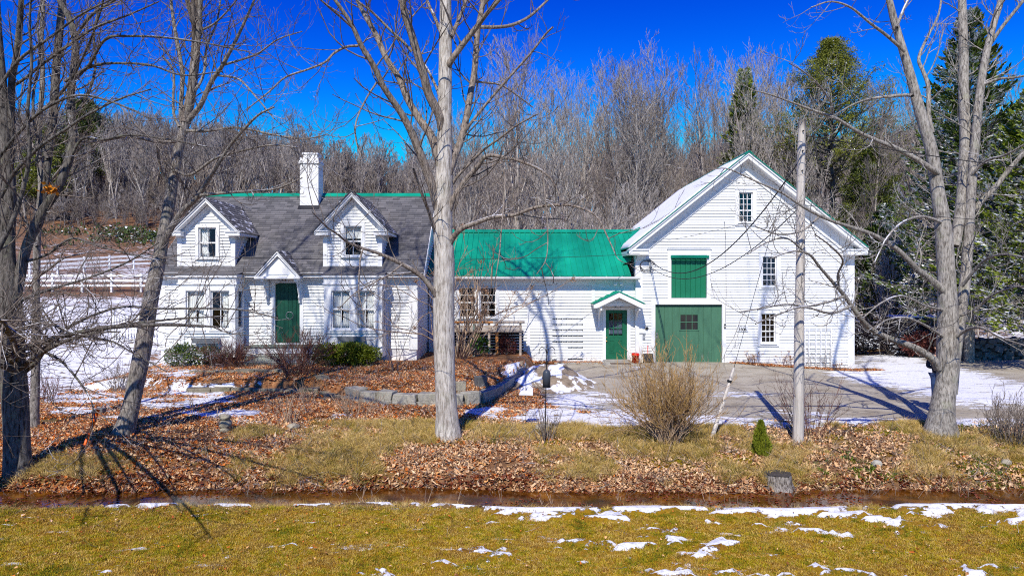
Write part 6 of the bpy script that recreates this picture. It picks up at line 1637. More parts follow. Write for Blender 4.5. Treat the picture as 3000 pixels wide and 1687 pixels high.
# --- leftmost many-stemmed tree
T1t = [(0, 0, [(50, 1225, 42), (48, 1200, 35), (44, 1150, 31), (42, 1080, 29), (38, 1000, 28), (34, 930, 27.5), (32, 860, 27), (26, 780, 27), (20, 710, 24), (15, 640, 21), (18, 560, 18), (22, 480, 16), (16, 400, 15), (10, 300, 14), (0, 180, 12), (-8, 60, 10), (-12, -80, 8)]),
       (0, .7, [(30, 800, 13), (46, 720, 12.5), (62, 640, 12), (84, 580, 11.5), (110, 528, 11), (138, 488, 10.5), (156, 450, 10), (176, 395, 9.5), (184, 345, 9.5), (180, 290, 9), (178, 235, 9), (188, 165, 8.5), (190, 115, 8), (180, 60, 7.5), (160, 20, 6.5), (130, -30, 5.5)]),
       (.2, 1.2, [(74, 605, 8), (100, 560, 9), (112, 480, 9.5), (118, 415, 10), (128, 340, 10), (136, 267, 10), (140, 200, 9.5), (145, 130, 9), (154, 40, 8.5), (162, -60, 7)]),
       (.3, -.8, [(24, 560, 8), (20, 480, 8), (28, 380, 8.5), (30, 207, 8), (41, 148, 7.5), (50, 60, 7), (54, 0, 6), (60, -90, 5)])]
T1 = [
 (.2, -2.6, [(50, 945, 7), (68, 930, 6.6), (93, 908, 6), (121, 868, 5.2), (150, 840, 4.6), (175, 822, 4.2), (232, 794, 3.6), (308, 772, 3), (400, 776, 2.6), (500, 776, 2.2), (600, 779, 1.8), (700, 800, 1.2)]),
 (0, -3.6, [(52, 835, 5), (84, 812, 4.2), (131, 816, 3.8), (177, 836, 3.4), (235, 850, 3), (285, 860, 2.6), (330, 885, 2.1), (420, 935, 1.4)]),
 (.3, -1.8, [(155, 470, 4), (200, 356, 3.6), (260, 352, 3.2), (330, 340, 2.8), (430, 352, 2.2), (520, 370, 1.5)]),
 (.2, -2.0, [(165, 205, 4.5), (220, 170, 4), (265, 100, 3.5), (330, 92, 3.1), (420, 96, 2.6), (520, 110, 2), (620, 130, 1.4)]),
 (.2, -1.7, [(184, 190, 4), (240, 165, 3.5), (300, 160, 3.1), (380, 165, 2.7), (460, 190, 2.2), (560, 180, 1.5)]),
 (0, -1.3, [(20, 225, 4), (60, 200, 3.6), (110, 160, 3.2), (180, 110, 3.2), (240, 70, 2.8), (320, 40, 2.2), (400, 5, 1.6)]),
 (.1, -2.2, [(60, 660, 4), (120, 640, 3.4), (180, 600, 3), (250, 620, 2.5), (330, 640, 2), (420, 660, 1.4)]),
 (0, -2.8, [(40, 880, 4.2), (90, 880, 3.6), (150, 905, 3.2), (200, 960, 2.6), (230, 1010, 2), (240, 1060, 1.3)]),
 (.2, -2.4, [(186, 100, 4), (230, 40, 3.5), (290, 0, 3), (360, -60, 2)]),
 (.3, -1.4, [(140, 250, 4), (180, 200, 3.3), (220, 120, 2.8), (250, 40, 2.3), (270, -40, 1.8)]),
 (.3, 1.4, [(120, 400, 4), (90, 330, 3.6), (84, 240, 3.2), (100, 150, 2.8), (95, 60, 2.4), (110, -20, 2)]),
 (.4, 1.2, [(180, 300, 4), (220, 240, 3.4), (240, 170, 3), (236, 90, 2.6), (250, 10, 2.1)]),
]
# low limbs reaching out over the lawn; each one's shadow line on the leaves was measured on the photograph
for us, vs, h_, r_ in ((215, 1330, 2.9, 6), (350, 1262, 2.6, 5.5), (455, 1285, 2.7, 6), (605, 1195, 2.5, 5.5), (830, 1225, 2.6, 6.5), (760, 1085, 2.6, 4.5), (70, 1285, 2.7, 5), (540, 1360, 2.9, 5)):
    g_ = G(us, vs, -.1); tx, ty = g_[0] - math.sin(SUN_AZ) * (h_ - g_[2]), g_[1] - math.cos(SUN_AZ) * (h_ - g_[2])
    sx_, sy_, sz_ = W(44, 905, 12.5); sz_ += random.uniform(-.25, .25)
    pts_ = []
    for k, (t_, rk) in enumerate(((0, r_ + 1.5), (.2, r_), (.45, r_ * .8), (.7, r_ * .6), (.88, r_ * .4), (1, r_ * .22))):
        wob = .12 * math.sin(3 + 7 * t_ + us); x_ = sx_ + (tx - sx_) * t_ + wob * t_; y_ = sy_ + (ty - sy_) * t_ - wob * t_; z_ = sz_ + (h_ - sz_) * t_ + .35 * math.sin(math.pi * t_) * .6
        pts_.append((CU + F * x_ / y_, HV + F * (H - z_) / y_, rk * 12.5 / y_, y_))
    T1.append(('w', pts_))
build_hand_tree('maple_tree', 'dark thick many stemmed tree at the left edge of the bank', 12.5, T1t, T1, M['bark_dark'],
                above=(0, 1, 2, 3), dressing=dict(per_m=3.0, l1=(.45, 1.5), n2=4, n3=3, up=.2, curl=.25, jit=.16, r_tw=.0046, ang=(30, 65)), twig_mat=M['twig_grey_dark'], seed=8)
T1b = [(0, .3, [(84, 1082, 15), (85, 1060, 12), (88, 1000, 10.5), (90, 930, 10), (91, 860, 9.5), (90, 780, 9), (92, 700, 8.5), (93, 620, 8), (98, 540, 7.5), (104, 460, 7), (98, 380, 6.5), (100, 300, 6), (108, 200, 5.5), (104, 100, 5), (110, 0, 4.5), (112, -150, 3)])]
T1bl = [(0, -1.2, [(90, 700, 3.5), (120, 680, 3), (160, 650, 2.6), (200, 640, 2)]), (0, 1.0, [(92, 620, 3.5), (70, 570, 3), (60, 520, 2.6), (56, 460, 2)]), (0, -.8, [(100, 500, 3.5), (140, 440, 3), (180, 400, 2.5), (240, 380, 1.8)]),
        (0, .9, [(102, 400, 3.4), (70, 340, 2.8), (50, 280, 2.4), (60, 200, 1.8)]), (0, -.9, [(104, 280, 3), (150, 240, 2.6), (210, 220, 2.1), (260, 180, 1.5)])]
build_hand_tree('maple_tree', 'slim straight grey tree just right of the thick left edge tree', 15.1, T1b, T1bl, M['bark_maple'], above=(0,),
                dressing=dict(per_m=3.4, l1=(.5, 1.5), n2=4, n3=3, up=.2, curl=.2, r_tw=.0046), twig_mat=M['twig_grey_dark'], seed=9)
T0 = [(0, .3, [(-70, 1290, 30), (-75, 1200, 25), (-70, 1000, 23), (-58, 850, 21), (-40, 700, 21), (-30, 560, 19), (-30, 420, 17), (-40, 250, 15), (-50, 60, 12), (-60, -150, 9)])]
T0l = [(0, -.8, [(-42, 720, 8), (-10, 640, 7), (30, 560, 6), (60, 470, 5.2), (75, 380, 4.6), (70, 280, 4), (80, 160, 3.4), (75, 60, 3), (80, -40, 2.4)]),
       (0, -1.0, [(-36, 560, 6), (0, 500, 5), (40, 430, 4.5), (100, 370, 4), (160, 330, 3.5), (220, 290, 3), (300, 250, 2.2), (380, 225, 1.5)]),
       (0, -1.2, [(-34, 440, 5), (10, 380, 4.4), (60, 320, 4), (120, 270, 3.5), (200, 240, 3), (290, 260, 2.3), (380, 300, 1.6)]),
       (0, -1.0, [(-38, 300, 5), (0, 220, 4.3), (50, 150, 3.8), (120, 100, 3.2), (200, 40, 2.6), (280, 0, 2)]),
       (0, -1.6, [(-44, 900, 6), (0, 820, 5), (50, 760, 4.3), (120, 730, 3.6), (220, 700, 3), (320, 660, 2.3), (400, 610, 1.5)])]
build_hand_tree('maple_tree', 'dark tree just beyond the left edge, its limbs reaching in', 11.6, T0, T0l, M['bark_dark'], above=(0,),
                dressing=dict(per_m=3.2, l1=(.5, 1.6), n2=4, n3=3, up=.15, curl=.2, r_tw=.0046), twig_mat=M['twig_grey_dark'], seed=12)

# --- right forked tree
T4t = [(0, .2, [(2366, 1118, 52), (2367, 1098, 44), (2368, 1055, 31), (2373, 1005, 27.5), (2382, 955, 24.5), (2384, 910, 24.5), (2384, 860, 24.5), (2384, 780, 24), (2381, 700, 21), (2376, 620, 19.5), (2370, 550, 18), (2358, 480, 16.5), (2347, 400, 15), (2335, 350, 13.5), (2312, 275, 12.5), (2290, 190, 11), (2266, 110, 9.5), (2247, 45, 8.5), (2232, -20, 7), (2205, -110, 6), (2170, -230, 5)]),
       (.25, 1.2, [(2392, 990, 15), (2400, 900, 15), (2410, 830, 14), (2424, 740, 13), (2432, 660, 12), (2437, 590, 11.5), (2443, 480, 11), (2453, 360, 10.5), (2464, 240, 9.5), (2480, 140, 8.5), (2500, 60, 7.5), (2518, 0, 7), (2545, -120, 5)]),
       (.6, 1.6, [(2402, 620, 13), (2408, 580, 13), (2418, 520, 13.5), (2424, 440, 13), (2428, 340, 12.5), (2424, 240, 12), (2424, 140, 11), (2421, 40, 10), (2419, -60, 8), (2420, -200, 6)])]
T4 = [
 (.8, .3, [(2450, 530, 8), (2475, 500, 6.8), (2501, 474, 6.2), (2540, 425, 5.7), (2576, 385, 5.2), (2640, 320, 4), (2720, 260, 2.5)]),
 (0, -1.7, [(2358, 435, 8), (2341, 424, 7), (2300, 398, 6.4), (2252, 373, 5.8), (2210, 356, 5), (2169, 338, 4.6), (2130, 315, 4), (2098, 296, 3.6), (2055, 282, 3.2), (2015, 267, 2.8), (1970, 250, 2.3), (1932, 237, 2), (1895, 228, 1.3)]),
 (0, -1.9, [(2372, 730, 10), (2340, 702, 8), (2311, 681, 7.2), (2264, 634, 6.4), (2225, 607, 5.8), (2187, 587, 5.2), (2135, 570, 4.7), (2080, 551, 4.1), (2021, 521, 3.6), (1968, 486, 3), (1900, 456, 2.3), (1830, 425, 1.6), (1790, 428, 1)]),
 (0, -2.4, [(2360, 925, 12), (2347, 904, 10), (2305, 876, 8.6), (2240, 852, 7.4), (2193, 829, 6.6), (2160, 795, 5.8), (2125, 745, 5), (2095, 710, 4.2), (2062, 672, 3.6), (2035, 640, 3), (1995, 632, 2.3), (1940, 650, 1.5)]),
 (0, 1.0, [(2295, 243, 5), (2282, 240, 4.4), (2240, 243, 3.8), (2193, 249, 3.2), (2150, 262, 2.4), (2100, 290, 1.6)]),
 (.1, .9, [(2345, 335, 6), (2336, 290, 5.5), (2335, 219, 5), (2322, 180, 4.5), (2311, 148, 4), (2330, 100, 3.4), (2360, 40, 2.6), (2370, -20, 2)]),
 (-.8, -2.6, [(2095, 296, 3), (2090, 260, 2.6), (2060, 215, 2.2), (2020, 180, 1.8), (1985, 160, 1.2)]),
 (-1.1, -2.8, [(2125, 745, 4), (2080, 760, 3.4), (2030, 770, 3), (1975, 765, 2.6), (1920, 775, 2.1), (1860, 785, 1.5)]),
 (-1.1, -3.0, [(2140, 770, 3.6), (2090, 788, 3.2), (2020, 772, 2.7), (1960, 790, 2.3), (1900, 815, 1.6)]),
 (-1.0, -2.8, [(2110, 728, 3.4), (2108, 690, 3), (2120, 655, 2.6), (2090, 620, 2.2), (2050, 590, 1.6)]),
 (-.9, -2.6, [(2030, 640, 2.6), (1980, 600, 2.2), (1930, 610, 1.9), (1880, 640, 1.3)]),
 (-.7, -2.2, [(2060, 545, 3), (2020, 580, 2.5), (1960, 590, 2), (1900, 570, 1.4)]),
 (0, -1.2, [(2276, 130, 4.5), (2230, 90, 3.8), (2190, 60, 3.2), (2140, 20, 2.6), (2090, 5, 2), (2040, 20, 1.4)]),
 (0, 1.4, [(2255, 70, 4), (2275, 20, 3.4), (2300, -30, 2.8)]),
 (.6, -.8, [(2445, 440, 4), (2480, 405, 3.4), (2530, 390, 2.8), (2600, 350, 2)]),
 (.8, .0, [(2470, 215, 4), (2510, 200, 3.4), (2560, 195, 2.8), (2620, 180, 2)]),
 (1.0, .2, [(2486, 120, 5), (2520, 70, 4.4), (2576, 0, 3.8), (2620, -60, 3)]),
 (0, -2.2, [(2390, 860, 5), (2430, 830, 4), (2470, 825, 3.4), (2520, 850, 2.8), (2580, 870, 2)]),
 (.2, -2.4, [(2395, 800, 4), (2450, 780, 3.4), (2500, 740, 2.9), (2570, 720, 2.3), (2640, 740, 1.5)]),
 (.2, -2.0, [(2420, 720, 4), (2470, 660, 3.3), (2520, 640, 2.8), (2590, 650, 2)]),
 (0, -1.8, [(2370, 560, 4), (2320, 545, 3.3), (2270, 560, 2.8), (2230, 600, 2.2), (2200, 660, 1.5)]),
 (0, -2.4, [(2374, 780, 4), (2330, 770, 3.3), (2270, 745, 2.8), (2220, 760, 2.3), (2170, 800, 1.6)]),
 (0, -2.6, [(2376, 850, 4), (2330, 820, 3.4), (2280, 800, 2.9), (2230, 805, 2.2), (2200, 830, 1.5)]),
]
build_hand_tree('ash_tree', 'tall grey forked tree at the right with long limbs reaching over the barn', 14.3, T4t, T4, M['bark_grey'],
                above=(0, 1, 2), dressing=dict(per_m=2.6, l1=(.4, 1.25), n2=4, n3=2, up=.05, curl=.34, jit=.18, r_tw=.0048, ang=(35, 75)), twig_mat=M['bark_grey'], seed=15)

# --- woodland tree prototypes
def woodland(seed, hgt, spread=.32, l1=22, l2=6, l3=5, fork=True, r0=.16, sides=(8, 5, 4, 3), bare=.28, tw=.010, jit=.1):
    rng = np.random.default_rng(seed)
    S = np.zeros((1, 3)); S[0, 2] = -.4
    P0, R0 = grow(S, np.array([[rng.normal(0, .03), rng.normal(0, .03), 1.0]]), np.array([hgt]), np.array([r0]), 14, .02, .025, rng, .12)
    tr = [(P0, R0, sides[0])]
    if fork:
        S, D, L, r = spawn(P0, R0, 3, rng, .25, .6, (12, 28), (.5, .7), .7, .3)
        Pf, Rf = grow(S, D, L, r, 14, .1, .04, rng, .15); tr.append((Pf, Rf, sides[0] - 2)); PP = np.concatenate([P0, Pf]); RR = np.concatenate([R0, Rf])
    else: PP, RR = P0, R0
    S, D, L, r = spawn(PP, RR, l1 // len(PP) if fork else l1, rng, bare, 1, (30, 60), (spread * .7, spread * 1.1), .5, .45)
    P1, R1 = grow(S, D, L, np.clip(r, tw * 1.5, 1), 7, .3, jit, rng, .25)
    S, D, L, r = spawn(P1, R1, l2, rng, .2, 1, (25, 55), (.35, .65), .6, .3)
    P2, R2 = grow(S, D, L, np.clip(r, tw * 1.1, 1), 5, .3, jit, rng, .4)
    cr = [(P1, R1, sides[1]), (P2, R2, sides[2])]
    if l3:
        S, D, L, r = spawn(P2, R2, l3, rng, .2, 1, (25, 55), (.4, .8), .7, .35)
        P3, R3 = grow(S, D, L, np.clip(r, tw, 1), 4, .3, jit * 1.3, rng, .6); cr.append((P3, R3, sides[3]))
    return tr, cr
def proto_wood(name, label, cat, seed, mats, group, **kw):
    tr, cr = woodland(seed, **kw)
    r = thing(name, label, cat, (0, 0, 0), group)
    V, Q = merge([tubes(*a) for a in tr]); link('trunk', mesh_np('trunk', V, Q, 4, mats[0], True), r)
    V, Q = merge([tubes(*a) for a in cr]); link('crown', mesh_np('crown', V, Q, 4, mats[1], True), r)
    return r
LBW = 'bare grey hardwood tree in the woods close behind the buildings'
GRW = 'bare trees in the woods behind the barn and wing'
pw_ = [proto_wood('bare_tree', LBW, 'tree', 100 + k, (M['bark_wood'] if k % 3 else M['bark_wood2'], M['bark_wood'] if k % 3 != 1 else M['bark_wood2']), GRW,
                  hgt=17, spread=.24 + .04 * (k % 3), l1=34, l2=7, l3=5, fork=bool(k % 2), r0=.15, tw=.011, bare=.22) for k in range(6)]
spots = []
rr_ = random.Random(3)
topv = lambda u: np.interp(u, [1080, 1180, 1260, 1330, 1420, 1500, 1600, 1700, 1760, 1850, 1950, 2050, 2200, 2400, 2600], [330, 230, 150, 110, 150, 165, 190, 240, 210, 150, 170, 200, 260, 240, 130])
for k in range(96):
    Y = rr_.uniform(41, 66); u = rr_.uniform(1090, 2620)
    if u < 1180 and rr_.random() < .5: continue
    x = (u - CU) / F * Y
    if 31 < x < 50 and Y > 54: continue
    spots.append((x, Y, u))
spots.sort(key=lambda s: s[1])
for k, (x, Y, u) in enumerate(spots):
    z = gz(x, Y); top = H - (topv(u) + rr_.uniform(0, 150) - HV) / F * Y
    s_ = max(.5, (top - z) / 17.0)
    o_ = pw_[k] if k < 6 else dup(pw_[k % 6], (0, 0, 0))
    o_.location = (x, Y, z); o_.rotation_euler.z = rr_.uniform(0, 6.28); o_.scale = (s_ * rr_.uniform(.9, 1.15),) * 2 + (s_,)
# understorey saplings right behind the wing and barn
GRS = 'thin leafless saplings in the undergrowth behind the wing roof'
ps_ = [proto_wood('sapling', 'thin leafless sapling in the undergrowth behind the buildings', 'sapling', 140 + k, (M['bark_wood'], M['bark_wood']), GRS, hgt=7, spread=.38, l1=20, l2=6, l3=4, fork=True, r0=.05, tw=.009, bare=.1, jit=.2) for k in range(3)]
n_s = 0
for k in range(110):
    Y = rr_.uniform(37.5, 47); u = rr_.uniform(1085, 2560); x = (u - CU) / F * Y
    o_ = ps_[n_s] if n_s < 3 else dup(ps_[n_s % 3], (0, 0, 0)); n_s += 1
    s_ = rr_.uniform(.7, 1.3); o_.location = (x, Y, gz(x, Y)); o_.rotation_euler = (rr_.uniform(-.15, .15), rr_.uniform(-.15, .15), rr_.uniform(0, 6.28)); o_.scale = (s_,) * 3
# --- hillside woods on the left and centre
LBH = 'bare grey tree on the wooded hillside beyond the pasture'
GRH = 'bare trees on the hillside beyond the pasture'
ph_ = [proto_wood('hillside_tree', LBH, 'tree', 160 + k, (M['bark_wood'] if k % 2 else M['bark_far'], M['bark_far']), GRH, hgt=14, spread=.26, l1=26, l2=6, l3=4, fork=bool(k % 2), r0=.16, sides=(6, 4, 3, 3), tw=.020, bare=.3) for k in range(5)]
hs2 = []
for k in range(150):
    Y = 97 + 40 * rr_.random() ** 1.5; u = rr_.uniform(-60, 1250) if rr_.random() < .85 else rr_.uniform(1250, 2600); hs2.append(((u - CU) / F * Y, Y))
hs2.sort(key=lambda s: s[1])
for k, (x, Y) in enumerate(hs2):
    o_ = ph_[k] if k < 5 else dup(ph_[k % 5], (0, 0, 0)); s_ = rr_.uniform(.75, 1.15)
    o_.location = (x, Y, gz(x, Y)); o_.rotation_euler.z = rr_.uniform(0, 6.28); o_.scale = (s_, s_, s_)
# the rest of the far woods reads as one mass
far_meshes = []
for k in range(4):
    tr, cr = woodland(180 + k, 13, .28, 20, 5, 3, bool(k % 2), .15, (5, 3, 3, 3), .25, .032)
    V, Q = merge([tubes(*a) for a in tr + cr]); far_meshes.append(mesh_np('far_tree', V, Q, 4, M['bark_far'] if k % 2 else M['bark_wood2'], False))
npt = 2600; Yf = 108 + 110 * RNG.random(npt) ** .9; uf = RNG.uniform(-200, 2750, npt); xf = (uf - CU) / F * Yf
scatter('far_woods', np.stack([xf, Yf, ground(xf, Yf)], 1), np.stack([RNG.normal(0, .04, npt), RNG.normal(0, .04, npt), RNG.uniform(0, 6.28, npt)], 1), RNG.uniform(.7, 1.15, npt), proto_collection('far_trees', far_meshes),
        'grey leafless woods covering the far hillside')

ug = []
for k in range(3):
    tr, cr = woodland(300 + k, 4.2, .5, 16, 6, 4, True, .03, (4, 3, 3, 3), .08, .014, .22)
    V, Q = merge([tubes(*a) for a in tr + cr]); ug.append(mesh_np('undergrowth', V, Q, 4, M['bark_far'] if k % 2 else M['bark_wood2'], False))
npt = 1500; Yf = 93 + 50 * RNG.random(npt) ** 1.2; uf = RNG.uniform(-120, 1300, npt); xf = (uf - CU) / F * Yf
scatter('undergrowth', np.stack([xf, Yf, ground(xf, Yf)], 1), np.stack([RNG.normal(0, .1, npt), RNG.normal(0, .1, npt), RNG.uniform(0, 6.28, npt)], 1), RNG.uniform(.5, 1.2, npt), proto_collection('undergrowth_meshes', ug), 'grey leafless brush under the hillside trees')
# ================================================================== CONIFERS
def spruce_mesh(seed, hgt, rad, n_br=260, droop=.25, dens=42, leaf=(.16, .035), bare=.04):
    rng = np.random.default_rng(seed)
    t = rng.random(n_br) ** .8; t = np.sort(t); z = hgt * (bare + (1 - bare) * t)
    L = rad * (1 - t) ** .8 * rng.uniform(.75, 1.12, n_br) + .15
    a = rng.uniform(0, 2 * math.pi, n_br)
    D = np.stack([np.cos(a), np.sin(a), .25 + .5 * t - droop], 1)
    S = np.stack([np.zeros(n_br), np.zeros(n_br), z], 1)
    P, R = grow(S, D, L, .012 + .012 * L, 8, .22, .04, rng, .2, droop * .25)
    br = tubes(P, R, 3)
    # side sprays
    m = dens; pi = np.repeat(np.arange(n_br), m); tt = rng.random(len(pi)) ** .75 * .9 + .1
    fi = tt * 7; i = np.clip(fi.astype(int), 0, 6); f = (fi - i)[:, None]
    C = P[pi, i] * (1 - f) + P[pi, i + 1] * f; T = norm(P[pi, i + 1] - P[pi, i]); side = norm(np.cross(T, np.array([0, 0, 1.0]))) * rng.choice([-1, 1], len(pi))[:, None]
    w = (1 - tt)[:, None] * L[pi][:, None] * .30 * rng.random((len(pi), 1))
    C = C + side * w + np.array([0, 0, -1]) * w * .25
    Dd = norm(T * .8 + side * rng.uniform(.2, .9, (len(pi), 1)) + np.array([0, 0, 1]) * rng.uniform(-.35, .25, (len(pi), 1)))
    lv = cards(C, Dd, rng.uniform(leaf[0] * .7, leaf[0] * 1.5, len(pi)), rng.uniform(leaf[1] * .7, leaf[1] * 1.3, len(pi)), rng, .3)
    tr = tubes(np.array([[[0, 0, -.3], [0, 0, hgt * .5], [0, 0, hgt]]]), np.array([[hgt * .014, hgt * .008, .01]]), 8)
    return tr, br, lv
def conifer(name, label, base, hgt, rad, mat, seed, bark=None, group=None, **kw):
    tr, br, lv = spruce_mesh(seed, hgt, rad, **kw)
    r = thing(name, label, 'tree', base, group)
    V, Q = merge([tr]); link('trunk', mesh_np('trunk', V, Q, 4, bark or M['bark_grey'], True), r)
    V, Q = merge([br]); b = link('branches', mesh_np('branches', V, Q, 4, M['bark_dark']), r)
    V, Q = merge([lv]); link('needles', mesh_np('needles', V, Q, 3, mat), r)
    return r
def at(u, Y): x = (u - CU) / F * Y; return (x, Y, gz(x, Y))
def topz(v, Y): return H - (v - HV) / F * Y
b = at(2438, 30.5); conifer('spruce_tree', 'tallest dark green spruce with snow flecked boughs behind the forked tree', b, topz(35, 30.5) - b[2], 4.3, M['spruce'], 1, n_br=420, dens=64, leaf=(.22, .045), bare=.10)
b = at(2600, 27.5); conifer('spruce_tree', 'broad snowy spruce cut off by the right edge', b, topz(230, 27.5) - b[2], 3.8, M['spruce'], 2, n_br=340, dens=54, leaf=(.2, .045), bare=.12)
b = at(2225, 41); conifer('spruce_tree', 'smaller snowy spruce just right of the barn corner', b, topz(520, 41) - b[2], 3.0, M['spruce'], 3, n_br=260, dens=54, leaf=(.22, .05), bare=.06)
b = at(1872, 50); conifer('spruce_tree', 'dark spruce rising among bare trees behind the barn roof peak', b, topz(180, 50) - b[2], 3.4, M['spruce'], 4, n_br=320, dens=50, leaf=(.32, .07), bare=.1)
def pine(name, label, base, hgt, rad, seed, crown0=.35, n=70, mat='pine', tuft=46, ts=.5, group=None):
    rng = np.random.default_rng(seed)
    t = np.linspace(0, 1, n) + rng.normal(0, .01, n); z = hgt * (crown0 + (1 - crown0) * np.clip(t, 0, 1))
    L = rad * np.clip(1.04 - t, .05, 1) ** .9 * np.interp(t, [0, .25, 1], [.7, 1, 1]) * rng.uniform(.55, 1.15, n)
    a = np.arange(n) * 2.4 + rng.normal(0, .3, n); D = np.stack([np.cos(a), np.sin(a), np.full(n, .12) + .5 * t], 1)
    P, R = grow(np.stack([0 * z, 0 * z, z], 1), D, L, .02 + .015 * L, 7, .35, .08, rng, .3)
    S, D2, L2, r2 = spawn(P, R, 5, rng, .3, 1, (25, 60), (.25, .5), .6, .3); P2, R2 = grow(S, D2, L2, r2, 5, .3, .1, rng, .4)
    ends = np.concatenate([P[:, -1], P2[:, -1], P2[:, 3], P2[:, 2]]); m = tuft; C = np.repeat(ends, m, 0); Dd = rng.normal(0, 1, C.shape); Dd[:, 2] = np.abs(Dd[:, 2]) * .9
    C = C + rng.normal(0, ts * .42, C.shape) * np.array([1, 1, .45])
    lv = cards(C, Dd, rng.uniform(.5, 1.0, len(C)) * ts * .42, ts * .045, rng, .2)
    tr = tubes(np.array([[[0, 0, -.4], [.1, 0, hgt * .5], [0, 0, hgt]]]), np.array([[hgt * .015, hgt * .009, .02]]), 8)
    r = thing(name, label, 'tree', base, group)
    V, Q = merge([tr]); link('trunk', mesh_np('trunk', V, Q, 4, M['bark_dark'], True), r)
    V, Q = merge([tubes(P, R, 4), tubes(P2, R2, 3)]); link('branches', mesh_np('branches', V, Q, 4, M['bark_dark']), r)
    V, Q = merge([lv]); link('needles', mesh_np('needles', V, Q, 3, M[mat]), r)
    return r
b = at(2090, 46); pine('pine_tree', 'tall shaggy white pine rising above the barn roof', b, topz(112, 46) - b[2], 6.6, 5, .46, 96, tuft=26, ts=.55)
b = at(2185, 43); pine('pine_tree', 'thin yellow green pine behind the right slope of the barn roof', b, topz(390, 43) - b[2], 4.0, 6, .25, 40, tuft=30, ts=.62)
for k, (u, Y, v, rd, lab) in enumerate(((215, 112, 262, 6.0, 'dark pine on the hill crest at the far left'), (140, 104, 330, 5.5, 'lower dark pine on the hill left of the crest pine'), (560, 165, 345, 6, 'distant pine above the left dormer'),
                                        (775, 150, 376, 6.5, 'distant pine behind the white chimney'), (885, 165, 414, 6.5, 'small distant pine between chimney and pale tree'), (100, 96, 415, 5, 'dark pine low on the far left hillside'))):
    b = at(u, Y); pine('pine_tree', lab, b, max(9, topz(v, Y) - b[2]), rd, 20 + k, .3, 50, tuft=30, ts=1.5)

# dark car parked beyond the hedge
cxx, cyy = 22.3, 37.0; czz = gz(cxx, cyy)
car = thing('parked_car', 'dark parked car with snow on its roof half hidden beyond the hedge', 'car', (cxx, cyy, czz))
dkp = paint('dark_car_paint', (.012, .014, .018), .1, 4, .25)
p = MB(); p.prism([(cxx - 2.2, czz + .35), (cxx + 2.2, czz + .35), (cxx + 2.25, czz + .85), (cxx + 1.3, czz + .98), (cxx - 2.15, czz + .98), (cxx - 2.3, czz + .7)], cyy - .88, cyy + .88); obj('body', p, dkp, car, False, .06)
p = MB(); p.prism([(cxx - 2.0, czz + .98), (cxx + 1.2, czz + .98), (cxx + .5, czz + 1.62), (cxx - 1.7, czz + 1.64)], cyy - .78, cyy + .78); obj('cabin', p, dkp, car, False, .05)
for q0, q1 in ((-1.75, -1.0), (-.9, -.1), (0, .75)): p = MB(); p.prism([(cxx + q0, czz + 1.04), (cxx + q1 + (.1 if q1 > .5 else 0), czz + 1.04), (cxx + q1 - (.25 if q1 > .5 else 0), czz + 1.5), (cxx + q0 + .04, czz + 1.5)], cyy - .80, cyy - .785); obj('window', p, M['darkglass'], car)
for wx in (-1.4, 1.4):
    for wy in (-.85, .70):
        p = MB(); p.lathe(0, 0, [(0, 0), (.33, 0), (.35, .05), (.33, .16), (0, .16)], 18); p.v = [(cxx + wx + x, cyy + wy + z, czz + .35 + y) for x, y, z in p.v]; obj('wheel', p, M['black'], car, True)
p = MB(); p.prism([(cxx - 1.68, czz + 1.65), (cxx + .45, czz + 1.63), (cxx + .3, czz + 1.72), (cxx - 1.5, czz + 1.75)], cyy - .7, cyy + .7); obj('snow_cap', p, M['snow'], car, False, .03)

# ================================================================== SHRUBS
def cane_shrub(name, label, base, hgt, rad, n, mat, seed, n2=4, n3=3, tw=.004, lean=.6, cat='bush', up=.1, jit=.1, tipmat=None, straight=.0):
    rng = np.random.default_rng(seed)
    a = rng.uniform(0, 2 * math.pi, n); q = np.sqrt(rng.random(n)); r0 = rad * .28 * q
    S = np.stack([r0 * np.cos(a), r0 * np.sin(a), np.full(n, -.05)], 1); D = np.stack([np.cos(a) * lean * q, np.sin(a) * lean * q, np.ones(n)], 1)
    P, R = grow(S, D, hgt * rng.uniform(.6, 1.12, n), rng.uniform(tw * 1.6, tw * 2.6, n), 9, up, jit, rng, .4)
    L_ = [(P, R, 4)]
    S, D, L, r = spawn(P, R, n2, rng, .3, 1, (15, 45), (.2, .45), .8, .3); P2, R2 = grow(S, D, L, np.clip(r, tw, 1), 5, .15, jit, rng, .6); 
    S, D, L, r = spawn(P2, R2, n3, rng, .2, 1, (15, 50), (.4, .8), .8, .3); P3, R3 = grow(S, D, L, np.clip(r, tw * .75, 1), 4, .15, jit, rng, .7)
    o = thing(name, label, cat, base)
    V, Q = merge([tubes(*l) for l in L_]); link('canes', mesh_np('canes', V, Q, 4, mat), o)
    V, Q = merge([tubes(P2, R2, 3), tubes(P3, R3, 3)]); link('twigs', mesh_np('twigs', V, Q, 4, tipmat or mat), o)
    return o, P2, P3
g_ = G(1680, 1118); cane_shrub('forsythia_bush', 'big fan shaped leafless tan bush in front of the green barn door', g_, 1.85, .75, 150, M['twig_tan'], 31, 5, 4, .0042, .34, tipmat=M['twig_gold'], jit=.16)
g_ = G(2036, 1100); cane_shrub('twiggy_bush', 'sparse reddish twig bush just behind the utility pole', g_, 1.35, .7, 26, M['twig_red'], 32, 4, 3, .0034, .6)
g_ = G(2552, 1118); cane_shrub('twiggy_bush', 'leafless brown bush at the right edge of the bank', g_, 1.05, .8, 70, M['twig_grey'], 33, 4, 3, .004, .7)
g_ = G(580, 925, .4); cane_shrub('barberry_bush', 'leafless reddish bush between left bay window and porch steps', g_, 1.15, 1.0, 80, M['twig_red'], 34, 5, 4, .0042, .8, jit=.2)
